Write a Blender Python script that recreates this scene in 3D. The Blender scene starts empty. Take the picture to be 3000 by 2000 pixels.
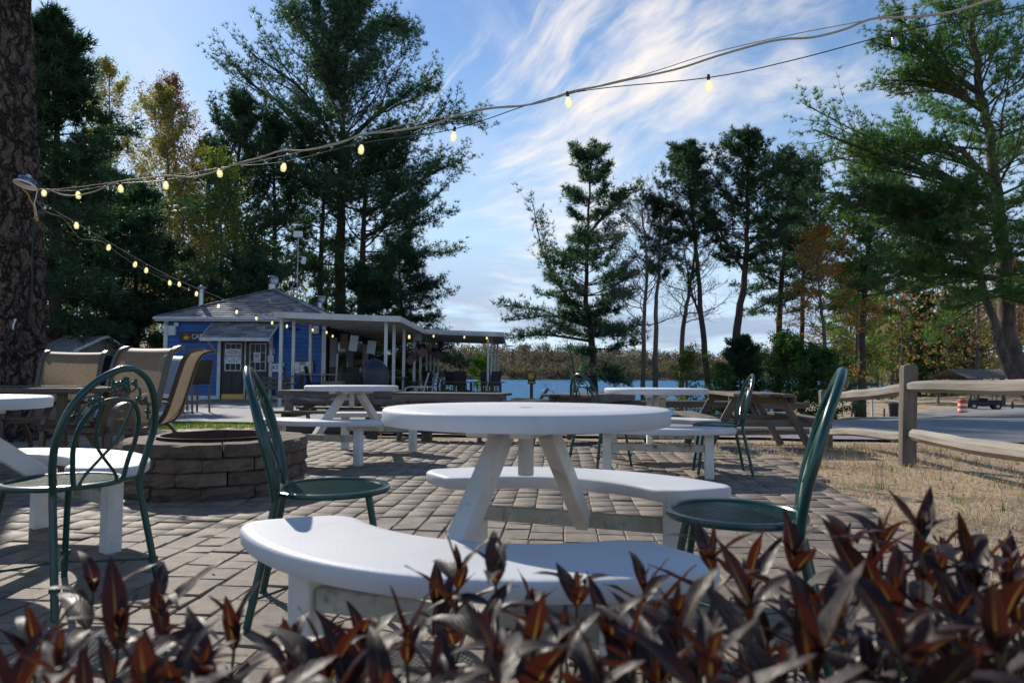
import bpy, bmesh, math, random
import numpy as np
from mathutils import Vector, Matrix, Euler, Quaternion
R = math.radians
random.seed(7)
scene = bpy.context.scene
col = scene.collection

# ---------------------------------------------------------------- camera
CAM_H = 0.875
PITCH = math.atan(102 / 2000)
ROLL = R(0.3)
cam_data = bpy.data.cameras.new('camera')
cam_data.sensor_width = 36.0
cam_data.lens = 24.0
cam_data.clip_start = 0.05
cam_data.clip_end = 4000
cam_data.dof.use_dof = True
cam_data.dof.focus_distance = 5.5
cam_data.dof.aperture_fstop = 4.8
cam = bpy.data.objects.new('camera', cam_data)
cam.matrix_world = Matrix.Translation((0, 0, CAM_H)) @ Matrix.Rotation(R(90) + PITCH, 4, 'X') @ Matrix.Rotation(ROLL, 4, 'Z')
col.objects.link(cam)
scene.camera = cam
CAM_R = cam.matrix_world.to_3x3()

# ---------------------------------------------------------------- sun and sky
SUN_AZ = R(34.9)      # left of straight ahead
SUN_EL = R(33.0)
S = Vector((-math.sin(SUN_AZ) * math.cos(SUN_EL), math.cos(SUN_AZ) * math.cos(SUN_EL), math.sin(SUN_EL)))
sun_data = bpy.data.lights.new('sun', 'SUN')
sun_data.energy = 4.2
sun_data.angle = R(0.53)
sun_data.color = (1.0, 0.93, 0.82)
sun = bpy.data.objects.new('sun', sun_data)
sun.rotation_euler = (-S).to_track_quat('-Z', 'Y').to_euler()
sun.location = (-20, 30, 25)
col.objects.link(sun)

world = bpy.data.worlds.new('World')
scene.world = world
world.use_nodes = True
wn, wl = world.node_tree.nodes, world.node_tree.links
wn.clear()

def N(nodes, t, **kw):
    n = nodes.new(t)
    for k, v in kw.items():
        if k == 'ins':
            for i, val in v.items():
                n.inputs[i].default_value = val
        else:
            setattr(n, k, v)
    return n

def wmath(op, a, b=None, c=None, clamp=False):
    n = wn.new('ShaderNodeMath'); n.operation = op; n.use_clamp = clamp
    for i, v in enumerate((a, b, c)):
        if v is None: continue
        if isinstance(v, (int, float)): n.inputs[i].default_value = v
        else: wl.new(v, n.inputs[i])
    return n.outputs[0]

def wsmooth(v, lo, hi):
    n = wn.new('ShaderNodeMapRange'); n.interpolation_type = 'SMOOTHSTEP'
    wl.new(v, n.inputs[0]); n.inputs[1].default_value = lo; n.inputs[2].default_value = hi
    return n.outputs[0]

def wmix(f, a, b):
    n = wn.new('ShaderNodeMix'); n.data_type = 'RGBA'
    if isinstance(f, (int, float)): n.inputs[0].default_value = f
    else: wl.new(f, n.inputs[0])
    for i, v in ((6, a), (7, b)):
        if isinstance(v, tuple): n.inputs[i].default_value = v
        else: wl.new(v, n.inputs[i])
    return n.outputs[2]

sky = N(wn, 'ShaderNodeTexSky', sky_type='NISHITA', sun_disc=False)
sky.sun_elevation = SUN_EL
sky.sun_rotation = -SUN_AZ
sky.air_density = 1.0
sky.dust_density = 0.15
sky.ozone_density = 2.6
tc = wn.new('ShaderNodeTexCoord')
sep = wn.new('ShaderNodeSeparateXYZ'); wl.new(tc.outputs['Generated'], sep.inputs[0])
az = wmath('ARCTAN2', sep.outputs[0], sep.outputs[1])
el = wmath('ARCSINE', sep.outputs[2])
# streaks of high cloud: noise stretched along a rising direction, bent by a slow noise
def wcomb(x, y, z=0.0):
    n = wn.new('ShaderNodeCombineXYZ')
    for i, v in enumerate((x, y, z)):
        if isinstance(v, (int, float)): n.inputs[i].default_value = v
        else: wl.new(v, n.inputs[i])
    return n.outputs[0]
def wnoise(vec, scale, detail=4.0, rough=0.55, dist=0.0):
    n = wn.new('ShaderNodeTexNoise'); wl.new(vec, n.inputs['Vector'])
    n.inputs['Scale'].default_value = scale; n.inputs['Detail'].default_value = detail
    n.inputs['Roughness'].default_value = rough; n.inputs['Distortion'].default_value = dist
    return n.outputs[0]
# fan coordinates about a point low in the sky
az0, el0 = R(-17.0), R(9.5)
dx = wmath('SUBTRACT', az, az0); dy = wmath('SUBTRACT', el, el0)
rad = wmath('SQRT', wmath('ADD', wmath('MULTIPLY', dx, dx), wmath('MULTIPLY', dy, dy)))
phi = wmath('ARCTAN2', dy, dx)
warp = wnoise(wcomb(az, el), 4.0, 3.0)
ph = wmath('ADD', phi, wmath('MULTIPLY', wmath('SUBTRACT', warp, 0.5), 0.24))
broad = wnoise(wcomb(wmath('MULTIPLY', ph, 5.0), wmath('MULTIPLY', rad, 3.6), 1.7), 1.5, 4.0, 0.5)
fine = wnoise(wcomb(wmath('MULTIPLY', ph, 12.0), wmath('MULTIPLY', rad, 5.0), 4.7), 1.6, 7.0, 0.6)
puff = wnoise(wcomb(az, el, 2.2), 22.0, 6.0, 0.6)
streak = wmath('ADD', wmath('ADD', wmath('MULTIPLY', broad, 0.50), wmath('MULTIPLY', fine, 0.40)), wmath('MULTIPLY', puff, 0.10))
# where the high cloud lies: a long patch rising to the right
qx = wmath('SUBTRACT', az, R(13)); qy = wmath('SUBTRACT', el, R(23))
e1 = wmath('DIVIDE', wmath('ADD', wmath('MULTIPLY', qx, 0.80), wmath('MULTIPLY', qy, 0.60)), R(25))
e2 = wmath('DIVIDE', wmath('SUBTRACT', wmath('MULTIPLY', qy, 0.80), wmath('MULTIPLY', qx, 0.60)), R(13))
env = wmath('EXPONENT', wmath('MULTIPLY', wmath('ADD', wmath('MULTIPLY', e1, e1), wmath('MULTIPLY', e2, e2)), -0.9))
dens = wmath('ADD', streak, wmath('MULTIPLY', wmath('SUBTRACT', env, 0.5), 0.30))
cirrus = wmath('MULTIPLY', wmath('MULTIPLY', wsmooth(dens, 0.47, 0.82), 0.95), wsmooth(rad, R(7), R(17)))
# thin veil and low bank near the horizon
veil = wmath('MULTIPLY', wsmooth(wnoise(wcomb(wmath('ADD', wmath('MULTIPLY', az, 4.0), wmath('MULTIPLY', el, 1.5)), wmath('MULTIPLY', el, 4.0), 3.1), 1.4, 5.0), 0.48, 0.75), 0.42)
bank = wnoise(wcomb(wmath('MULTIPLY', az, 3.0), wmath('MULTIPLY', el, 15.0), 5.5), 1.5, 6.0, 0.55)
low = wmath('MULTIPLY', wsmooth(el, R(14), R(3)), wsmooth(bank, 0.40, 0.56))
hz = wmath('MULTIPLY', wsmooth(el, R(30), R(0)), 0.85)
gain = N(wn, 'ShaderNodeHueSaturation'); wl.new(sky.outputs[0], gain.inputs['Color'])
gain.inputs['Saturation'].default_value = 1.12
base = wmix(hz, gain.outputs[0], (4.7, 6.0, 7.5, 1))
c1 = wmix(veil, base, (5.6, 5.8, 7.0, 1))
c2 = wmix(wmath('MULTIPLY', low, 0.85), c1, (2.7, 3.4, 4.6, 1))
c3 = wmix(cirrus, c2, (8.2, 7.5, 6.6, 1))
bg = wn.new('ShaderNodeBackground'); wl.new(c3, bg.inputs[0]); bg.inputs[1].default_value = 0.115
wo = wn.new('ShaderNodeOutputWorld'); wl.new(bg.outputs[0], wo.inputs[0])

scene.view_settings.view_transform = 'Standard'
scene.view_settings.look = 'None'
scene.view_settings.gamma = 1.0
scene.view_settings.use_curve_mapping = False
scene.view_settings.exposure = 0.30
try:
    scene.cycles.max_bounces = 8
    scene.cycles.transparent_max_bounces = 8
    scene.cycles.diffuse_bounces = 3
    scene.cycles.glossy_bounces = 3
    scene.cycles.sample_clamp_indirect = 6.0
    scene.cycles.use_denoising = True
except Exception:
    pass

# ---------------------------------------------------------------- helpers
def at(px, py, D):
    """world point on the photograph's line of sight (3000 x 2000 pixels) at distance D straight ahead"""
    d = CAM_R @ Vector(((px - 1500) / 2000, -(py - 1000) / 2000, -1))
    return Vector((0, 0, CAM_H)) + d * (D / d.y)

def tag(o, label=None, cat=None, group=None, kind=None):
    if label: o['label'] = label
    if cat: o['category'] = cat
    if group: o['group'] = group
    if kind: o['kind'] = kind
    return o

def thing(name, label, cat, loc=(0, 0, 0), rz=0.0, group=None, rx=0.0, ry=0.0):
    o = bpy.data.objects.new(name, None)
    o.empty_display_size = 0.1
    col.objects.link(o)
    o.location = loc
    o.rotation_euler = (rx, ry, rz)
    return tag(o, label, cat, group)

def link(name, me, parent=None, mw=None):
    o = bpy.data.objects.new(name, me)
    col.objects.link(o)
    if parent is not None: o.parent = parent
    if mw is not None: o.matrix_local = mw
    return o

def copy_tree(o, parent=None):
    c = o.copy()
    col.objects.link(c)
    c.parent = parent
    for ch in KIDS(o):
        copy_tree(ch, c)
    return c
_kids = {}
def KIDS(o):
    return list(o.children)

def smoothstep(a, b, x):
    t = min(1.0, max(0.0, (x - a) / (b - a)))
    return t * t * (3 - 2 * t)

class MB:
    def __init__(s):
        s.v, s.f, s.uv = [], [], None
    def add(s, vs, fs):
        n = len(s.v)
        s.v.extend([tuple(p) for p in vs])
        s.f.extend([tuple(i + n for i in f) for f in fs])
        return s
    def box(s, c, size, rot=None):
        x, y, z = size[0] / 2, size[1] / 2, size[2] / 2
        vs = [Vector((a * x, b * y, d * z)) for a in (-1, 1) for b in (-1, 1) for d in (-1, 1)]
        if rot is not None: vs = [rot @ p for p in vs]
        c = Vector(c)
        return s.add([p + c for p in vs], [(0, 1, 3, 2), (4, 6, 7, 5), (0, 4, 5, 1), (2, 3, 7, 6), (0, 2, 6, 4), (1, 5, 7, 3)])
    def tube(s, pts, r, n=8, cap=True, closed=False):
        pts = [Vector(p) for p in pts]
        m = len(pts)
        rr = r if isinstance(r, (list, tuple)) else [r] * m
        rings = []
        ref = None
        for i, p in enumerate(pts):
            a = pts[(i - 1) % m] if (closed or i > 0) else p
            b = pts[(i + 1) % m] if (closed or i < m - 1) else p
            t = (b - a).normalized()
            if ref is None:
                ref = Vector((0, 0, 1)) if abs(t.z) < 0.9 else Vector((1, 0, 0))
                ref = (ref - t * ref.dot(t)).normalized()
            else:
                ref = (ref - t * ref.dot(t))
                ref = ref.normalized() if ref.length > 1e-6 else t.orthogonal().normalized()
            w = t.cross(ref)
            rings.append([p + (ref * math.cos(2 * math.pi * k / n) + w * math.sin(2 * math.pi * k / n)) * rr[i] for k in range(n)])
        base = len(s.v)
        for ring in rings: s.v.extend([tuple(q) for q in ring])
        for i in range(m if closed else m - 1):
            j = (i + 1) % m
            for k in range(n):
                l = (k + 1) % n
                s.f.append((base + i * n + k, base + i * n + l, base + j * n + l, base + j * n + k))
        if cap and not closed:
            s.f.append(tuple(base + k for k in reversed(range(n))))
            s.f.append(tuple(base + (m - 1) * n + k for k in range(n)))
        return s
    def lathe(s, prof, n=24, c=(0, 0, 0), a0=0.0, a1=2 * math.pi):
        """prof: (radius, z) pairs, bottom to top"""
        full = abs(a1 - a0 - 2 * math.pi) < 1e-6
        cols = n if full else n + 1
        base = len(s.v)
        for k in range(cols):
            a = a0 + (a1 - a0) * k / n
            for r_, z in prof: s.v.append((c[0] + r_ * math.cos(a), c[1] + r_ * math.sin(a), c[2] + z))
        m = len(prof)
        for k in range(n):
            l = (k + 1) % cols
            for i in range(m - 1):
                s.f.append((base + k * m + i, base + l * m + i, base + l * m + i + 1, base + k * m + i + 1))
        if not full:
            s.f.append(tuple(base + i for i in range(m)))
            s.f.append(tuple(base + (cols - 1) * m + i for i in reversed(range(m))))
        return s
    def prism(s, poly, z0, z1):
        n = len(poly); b = len(s.v)
        s.v.extend([(p[0], p[1], z0) for p in poly] + [(p[0], p[1], z1) for p in poly])
        s.f.append(tuple(b + i for i in reversed(range(n))))
        s.f.append(tuple(b + n + i for i in range(n)))
        for i in range(n):
            j = (i + 1) % n
            s.f.append((b + i, b + j, b + n + j, b + n + i))
        return s
    def ball(s, c, rx, ry=None, rz=None, n=8, m=5, rot=None):
        ry = ry or rx; rz = rz or rx
        b = len(s.v); c = Vector(c)
        P = [Vector((0, 0, -rz))]
        for i in range(1, m):
            t = -math.pi / 2 + math.pi * i / m
            for k in range(n):
                a = 2 * math.pi * k / n
                P.append(Vector((rx * math.cos(t) * math.cos(a), ry * math.cos(t) * math.sin(a), rz * math.sin(t))))
        P.append(Vector((0, 0, rz)))
        if rot is not None: P = [rot @ p for p in P]
        s.v.extend([tuple(p + c) for p in P])
        for k in range(n):
            s.f.append((b, b + 1 + (k + 1) % n, b + 1 + k))
        for i in range(m - 2):
            for k in range(n):
                l = (k + 1) % n
                s.f.append((b + 1 + i * n + k, b + 1 + i * n + l, b + 1 + (i + 1) * n + l, b + 1 + (i + 1) * n + k))
        e = len(s.v) - 1
        for k in range(n):
            s.f.append((e, b + 1 + (m - 2) * n + k, b + 1 + (m - 2) * n + (k + 1) % n))
        return s
    def mesh(s, name, mat=None, smooth=False, angle=None):
        me = bpy.data.meshes.new(name)
        me.from_pydata(s.v, [], s.f)
        if mat is not None: me.materials.append(mat)
        if smooth:
            me.polygons.foreach_set('use_smooth', [True] * len(me.polygons))
            if angle is not None:
                try: me.set_sharp_from_angle(angle=angle)
                except Exception: pass
        me.update()
        return me
    def build(s, name, mat=None, parent=None, smooth=False, angle=R(40), mw=None):
        return link(name, s.mesh(name, mat, smooth, angle), parent, mw)

_cb = {}
def cbox_mesh(l, w, h, c, mat, key='plank', jit=0.0, seed=0):
    """box with chamfered edges, centred, length along X; cached so alike pieces share their mesh"""
    k = (round(l, 4), round(w, 4), round(h, 4), round(c, 4), mat.name, seed)
    if k in _cb: return _cb[k]
    bm = bmesh.new()
    bmesh.ops.create_cube(bm, size=1.0)
    for v in bm.verts:
        v.co.x *= l; v.co.y *= w; v.co.z *= h
    if jit:
        rr = random.Random(seed)
        for v in bm.verts: v.co += Vector((rr.uniform(-jit, jit), rr.uniform(-jit, jit), rr.uniform(-jit, jit)))
    if c > 0:
        bmesh.ops.bevel(bm, geom=list(bm.edges), offset=c, segments=1, affect='EDGES', clamp_overlap=True)
    me = bpy.data.meshes.new(key)
    bm.to_mesh(me); bm.free()
    me.materials.append(mat)
    _cb[k] = me
    return me

def frame_between(p0, p1, up=(0, 0, 1), roll=0.0):
    p0, p1 = Vector(p0), Vector(p1)
    x = (p1 - p0).normalized()
    u = Vector(up)
    y = u.cross(x)
    if y.length < 1e-4: y = Vector((0, 1, 0)).cross(x)
    y.normalize()
    z = x.cross(y)
    m = Matrix((x, y, z)).transposed()
    if roll: m = Matrix.Rotation(roll, 3, x) @ m
    return Matrix.Translation((p0 + p1) / 2) @ m.to_4x4()

def plank(name, parent, p0, p1, w, h, mat, c=0.004, up=(0, 0, 1), roll=0.0, jit=0.0, seed=0):
    """straight piece of timber from p0 to p1: w across, h along up"""
    L = (Vector(p1) - Vector(p0)).length
    return link(name, cbox_mesh(L, w, h, c, mat, name, jit, seed), parent, frame_between(p0, p1, up, roll))

def np_mesh(name, V, F, mat, uv=None):
    """fast mesh from arrays; F has 3 or 4 columns"""
    me = bpy.data.meshes.new(name)
    V = np.ascontiguousarray(V, dtype=np.float32); F = np.ascontiguousarray(F, dtype=np.int32)
    me.vertices.add(len(V)); me.vertices.foreach_set('co', V.ravel())
    k = F.shape[1]
    me.loops.add(F.size); me.loops.foreach_set('vertex_index', F.ravel())
    me.polygons.add(len(F))
    me.polygons.foreach_set('loop_start', np.arange(0, F.size, k, dtype=np.int32))
    try: me.polygons.foreach_set('loop_total', np.full(len(F), k, dtype=np.int32))
    except Exception: pass
    if mat is not None: me.materials.append(mat)
    if uv is not None:
        l = me.uv_layers.new(name='UVMap')
        l.data.foreach_set('uv', np.ascontiguousarray(uv[F.ravel()], dtype=np.float32).ravel())
    me.update(calc_edges=True)
    me.validate()
    return me

def catmull(P, n=8):
    P = [Vector(p) for p in P]
    out = []
    for i in range(len(P) - 1):
        p0 = P[i - 1] if i > 0 else P[0] * 2 - P[1]
        p1, p2 = P[i], P[i + 1]
        p3 = P[i + 2] if i + 2 < len(P) else P[-1] * 2 - P[-2]
        for k in range(n):
            t = k / n
            out.append(0.5 * ((2 * p1) + (p2 - p0) * t + (2 * p0 - 5 * p1 + 4 * p2 - p3) * t * t + (3 * p1 - p0 - 3 * p2 + p3) * t ** 3))
    out.append(P[-1])
    return out

# ---------------------------------------------------------------- materials
def hexc(h):
    h = h.lstrip('#')
    c = [int(h[i:i + 2], 16) / 255 for i in (0, 2, 4)]
    return tuple(((x + 0.055) / 1.055) ** 2.4 if x > 0.04045 else x / 12.92 for x in c) + (1,)

def pm(name, c1, c2=None, scale=5.0, rough=0.6, bump=0.0, bscale=None, metal=0.0, coord='pos', stretch=(1, 1, 1),
       detail=5.0, lo=0.35, hi=0.65, rnd=0.0, isl=0.0, spec=0.5, trans=0.0, tcol=None, rvar=0.0, third=None, coat=0.0, dirt=None, bdist=0.02):
    """one procedural material: two colours mixed by noise, variation by object or piece, fine relief"""
    m = bpy.data.materials.new(name); m.use_nodes = True
    nt = m.node_tree; n, l = nt.nodes, nt.links
    bs = n['Principled BSDF']
    c1 = tuple(c1) + (1,) if len(c1) == 3 else c1
    if c2 is None: c2 = c1
    c2 = tuple(c2) + (1,) if len(c2) == 3 else c2
    if coord == 'pos':
        src = n.new('ShaderNodeNewGeometry').outputs['Position']
    else:
        src = n.new('ShaderNodeTexCoord').outputs['Object']
    mp = n.new('ShaderNodeMapping'); mp.inputs['Scale'].default_value = stretch
    l.new(src, mp.inputs['Vector'])
    vec = mp.outputs[0]
    if coord != 'pos':
        oi = n.new('ShaderNodeObjectInfo')
        ad = n.new('ShaderNodeVectorMath'); ad.operation = 'MULTIPLY_ADD'
        cb = n.new('ShaderNodeCombineXYZ')
        for i in range(3): l.new(oi.outputs['Random'], cb.inputs[i])
        l.new(cb.outputs[0], ad.inputs[0]); ad.inputs[1].default_value = (37, 51, 23); l.new(vec, ad.inputs[2])
        vec = ad.outputs[0]
    nz = n.new('ShaderNodeTexNoise'); l.new(vec, nz.inputs['Vector'])
    nz.inputs['Scale'].default_value = scale; nz.inputs['Detail'].default_value = detail; nz.inputs['Roughness'].default_value = 0.6
    mr = n.new('ShaderNodeMapRange'); mr.inputs[1].default_value = lo; mr.inputs[2].default_value = hi
    l.new(nz.outputs[0], mr.inputs[0])
    mx = n.new('ShaderNodeMix'); mx.data_type = 'RGBA'
    l.new(mr.outputs[0], mx.inputs[0]); mx.inputs[6].default_value = c1; mx.inputs[7].default_value = c2
    out = mx.outputs[2]
    if third is not None:
        nz3 = n.new('ShaderNodeTexNoise'); l.new(vec, nz3.inputs['Vector'])
        nz3.inputs['Scale'].default_value = third[1]; nz3.inputs['Detail'].default_value = 6.0; nz3.inputs['Roughness'].default_value = 0.7
        mr3 = n.new('ShaderNodeMapRange'); mr3.inputs[1].default_value = third[2]; mr3.inputs[2].default_value = third[3]
        l.new(nz3.outputs[0], mr3.inputs[0])
        mx3 = n.new('ShaderNodeMix'); mx3.data_type = 'RGBA'
        l.new(mr3.outputs[0], mx3.inputs[0]); l.new(out, mx3.inputs[6]); mx3.inputs[7].default_value = tuple(third[0])[:3] + (1,)
        out = mx3.outputs[2]
    if rnd or isl:
        hv = n.new('ShaderNodeHueSaturation'); l.new(out, hv.inputs['Color'])
        add = None
        if rnd:
            oi2 = n.new('ShaderNodeObjectInfo')
            a = n.new('ShaderNodeMapRange'); a.inputs[3].default_value = 1 - rnd; a.inputs[4].default_value = 1 + rnd
            l.new(oi2.outputs['Random'], a.inputs[0]); add = a.outputs[0]
        if isl:
            g = n.new('ShaderNodeNewGeometry')
            b = n.new('ShaderNodeMapRange'); b.inputs[3].default_value = 1 - isl; b.inputs[4].default_value = 1 + isl
            l.new(g.outputs['Random Per Island'], b.inputs[0])
            if add is not None:
                q = n.new('ShaderNodeMath'); q.operation = 'MULTIPLY'; l.new(add, q.inputs[0]); l.new(b.outputs[0], q.inputs[1]); add = q.outputs[0]
            else: add = b.outputs[0]
        l.new(add, hv.inputs['Value'])
        out = hv.outputs[0]
    l.new(out, bs.inputs['Base Color'])
    bs.inputs['Roughness'].default_value = rough
    bs.inputs['Metallic'].default_value = metal
    bs.inputs['Specular IOR Level'].default_value = spec
    if coat:
        bs.inputs['Coat Weight'].default_value = coat; bs.inputs['Coat Roughness'].default_value = 0.12
    if rvar:
        mrr = n.new('ShaderNodeMapRange'); mrr.inputs[3].default_value = rough - rvar; mrr.inputs[4].default_value = rough + rvar
        l.new(nz.outputs[0], mrr.inputs[0]); l.new(mrr.outputs[0], bs.inputs['Roughness'])
    if bump:
        nb = n.new('ShaderNodeTexNoise'); l.new(vec, nb.inputs['Vector'])
        nb.inputs['Scale'].default_value = bscale or scale * 6; nb.inputs['Detail'].default_value = 6.0; nb.inputs['Roughness'].default_value = 0.65
        bp = n.new('ShaderNodeBump'); bp.inputs['Strength'].default_value = bump; bp.inputs['Distance'].default_value = bdist
        l.new(nb.outputs[0], bp.inputs['Height']); l.new(bp.outputs[0], bs.inputs['Normal'])
    if trans:
        tr = n.new('ShaderNodeBsdfTranslucent')
        if tcol is None:
            tm = n.new('ShaderNodeHueSaturation'); tm.inputs['Value'].default_value = 1.5; tm.inputs['Saturation'].default_value = 1.15
            l.new(out, tm.inputs['Color']); l.new(tm.outputs[0], tr.inputs[0])
        else: tr.inputs[0].default_value = tuple(tcol)[:3] + (1,)
        ms = n.new('ShaderNodeMixShader'); ms.inputs[0].default_value = trans
        l.new(bs.outputs[0], ms.inputs[1]); l.new(tr.outputs[0], ms.inputs[2])
        l.new(ms.outputs[0], n['Material Output'].inputs['Surface'])
    return m

def emat(name, color, strength):
    m = bpy.data.materials.new(name); m.use_nodes = True
    bs = m.node_tree.nodes['Principled BSDF']
    bs.inputs['Base Color'].default_value = tuple(color)[:3] + (1,)
    bs.inputs['Emission Color'].default_value = tuple(color)[:3] + (1,)
    bs.inputs['Emission Strength'].default_value = strength
    return m

M = {}
M['white_resin'] = pm('white_resin', (.62, .63, .64), (.53, .54, .555), 2.2, 0.55, 0.10, 90, spec=0.3, third=((.44, .425, .39), 5.0, .56, .88), coord='obj')
M['white_post'] = pm('white_post', (.70, .70, .68), (.58, .57, .53), 6.0, 0.45, 0.06, 50, third=((.22, .21, .17), 11.0, .58, .80), coord='obj')
M['mossy_rail'] = pm('mossy_rail', (.52, .51, .46), (.30, .31, .24), 7.0, 0.6, 0.1, 50, third=((.09, .11, .06), 12.0, .55, .72), coord='obj')
M['green_metal'] = pm('green_metal', (.003, .045, .038), (.005, .062, .052), 9.0, 0.26, 0.03, 120, coord='obj', spec=0.5, coat=0.15)
M['tan_frame'] = pm('tan_frame', (.125, .092, .062), (.095, .07, .047), 8.0, 0.36, 0.04, 90, coord='obj')
M['paver'] = pm('paver', (.275, .215, .16), (.165, .13, .10), 9.0, 0.68, 0.9, 150, rnd=0.20, isl=0.20, third=((.46, .42, .37), 190.0, .60, .70), bdist=0.008, spec=0.45)
M['joint'] = pm('joint_sand', (.075, .062, .048), (.04, .036, .026), 14.0, 0.9, 0.4, 160, third=((.04, .06, .02), 2.0, .58, .7))
M['block'] = pm('pit_block', (.20, .138, .088), (.095, .072, .054), 10.0, 0.85, 1.0, 40, rnd=0.22, third=((.30, .25, .20), 60.0, .58, .75), bdist=0.02, coord='obj')
M['rust'] = pm('rust', (.085, .028, .012), (.045, .018, .010), 12.0, 0.75, 0.3, 80)
M['asphalt'] = pm('asphalt', (.25, .25, .252), (.18, .182, .185), 0.8, 0.8, 0.4, 120, third=((.34, .335, .33), 200.0, .58, .72), bdist=0.01)
M['concrete_apron'] = pm('concrete_apron', (.35, .34, .32), (.27, .265, .25), 1.4, 0.8, 0.25, 90)
M['old_wood'] = pm('old_wood', (.175, .145, .115), (.085, .067, .05), 14.0, 0.75, 0.5, 40, coord='obj', stretch=(.12, 1, 1), rnd=0.2, bdist=0.006)
M['dark_wood'] = pm('dark_wood', (.085, .058, .038), (.038, .028, .02), 14.0, 0.7, 0.5, 40, coord='obj', stretch=(.12, 1, 1), rnd=0.25, bdist=0.006)
M['rail_wood'] = pm('rail_wood', (.34, .30, .245), (.19, .165, .135), 12.0, 0.75, 0.6, 36, coord='obj', stretch=(.10, 1, 1), rnd=0.12, third=((.08, .065, .05), 9.0, .62, .75), bdist=0.012)
M['post_wood'] = pm('post_wood', (.20, .165, .13), (.105, .085, .066), 12.0, 0.78, 0.6, 40, coord='obj', stretch=(.12, 1, 1), rnd=0.12, bdist=0.008)
M['blue_board'] = pm('blue_board', (.014, .105, .36), (.010, .08, .28), 6.0, 0.45, 0.12, 50, coord='obj', stretch=(.2, 1, 1), rnd=0.07)
M['trim'] = pm('white_trim', (.66, .66, .65), (.52, .52, .50), 5.0, 0.5, 0.08, 50)
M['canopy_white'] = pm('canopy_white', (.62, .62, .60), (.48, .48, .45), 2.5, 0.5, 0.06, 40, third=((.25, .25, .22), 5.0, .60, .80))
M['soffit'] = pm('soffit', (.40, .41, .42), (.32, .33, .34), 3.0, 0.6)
M['shingle'] = pm('shingle', (.26, .255, .26), (.16, .16, .165), 16.0, 0.85, 0.5, 120, rnd=0.42, third=((.25, .21, .16), 2.2, .58, .75), bdist=0.006)
M['door_black'] = pm('door_black', (.012, .012, .014), (.02, .02, .02), 8.0, 0.4)
M['glass_dark'] = pm('window_glass', (.006, .007, .009), (.01, .012, .014), 3.0, 0.10, spec=0.25)
M['brass'] = pm('brass', (.55, .38, .12), (.4, .27, .08), 20, 0.3, metal=1.0)
M['sign_black'] = pm('sign_black', (.012, .013, .016), None, 4, 0.45)
M['sign_white'] = pm('sign_white', (.72, .74, .76), (.66, .68, .70), 4, 0.4)
M['sign_blue'] = pm('sign_blue', (.03, .11, .30), None, 4, 0.5)
M['sign_yellow'] = pm('sign_yellow', (.70, .42, .03), None, 4, 0.5)
M['sign_red'] = pm('sign_red', (.55, .04, .03), None, 4, 0.5)
M['ink'] = pm('ink', (.02, .02, .022), None, 4, 0.5)
M['galv'] = pm('galvanised', (.50, .52, .55), (.36, .38, .40), 14, 0.34, metal=0.9)
M['pale_plastic'] = pm('pale_plastic', (.60, .61, .62), (.52, .53, .54), 4, 0.45)
M['black_plastic'] = pm('black_plastic', (.015, .015, .016), (.026, .026, .028), 9, 0.5)
M['wicker'] = pm('dark_wicker', (.020, .017, .016), (.038, .033, .03), 40, 0.6, 0.4, 120)
M['grill_cover'] = pm('grill_cover', (.012, .016, .028), (.02, .026, .042), 5, 0.32, 0.3, 14, bdist=0.05)
M['orange'] = pm('orange_plastic', (.75, .075, .015), (.60, .06, .012), 6, 0.45)
M['reflective'] = pm('reflective_white', (.80, .80, .78), None, 4, 0.35)
M['rope'] = pm('pale_cord', (.50, .44, .34), (.36, .31, .24), 60, 0.7, 0.3, 300)
M['black_cord'] = pm('black_cord', (.012, .012, .012), None, 4, 0.55)
M['yellow_cord'] = pm('yellow_cord', (.55, .28, .02), None, 4, 0.5)
M['bulb'] = emat('lit_bulb', (1.0, 0.90, 0.36), 2.2)
M['bulb_core'] = emat('lit_filament', (1.0, 0.95, 0.55), 9.0)
M['sling_grey'] = pm('grey_sling', (.23, .27, .32), (.18, .21, .26), 30, 0.6)
M['white_metal'] = pm('white_metal', (.68, .69, .70), (.58, .59, .60), 8, 0.35)
M['water'] = None

# ================================================================= the setting
WATER_Z = -1.75
def sst(a, b, x):
    t = np.clip((x - a) / (b - a), 0, 1)
    return t * t * (3 - 2 * t)

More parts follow.
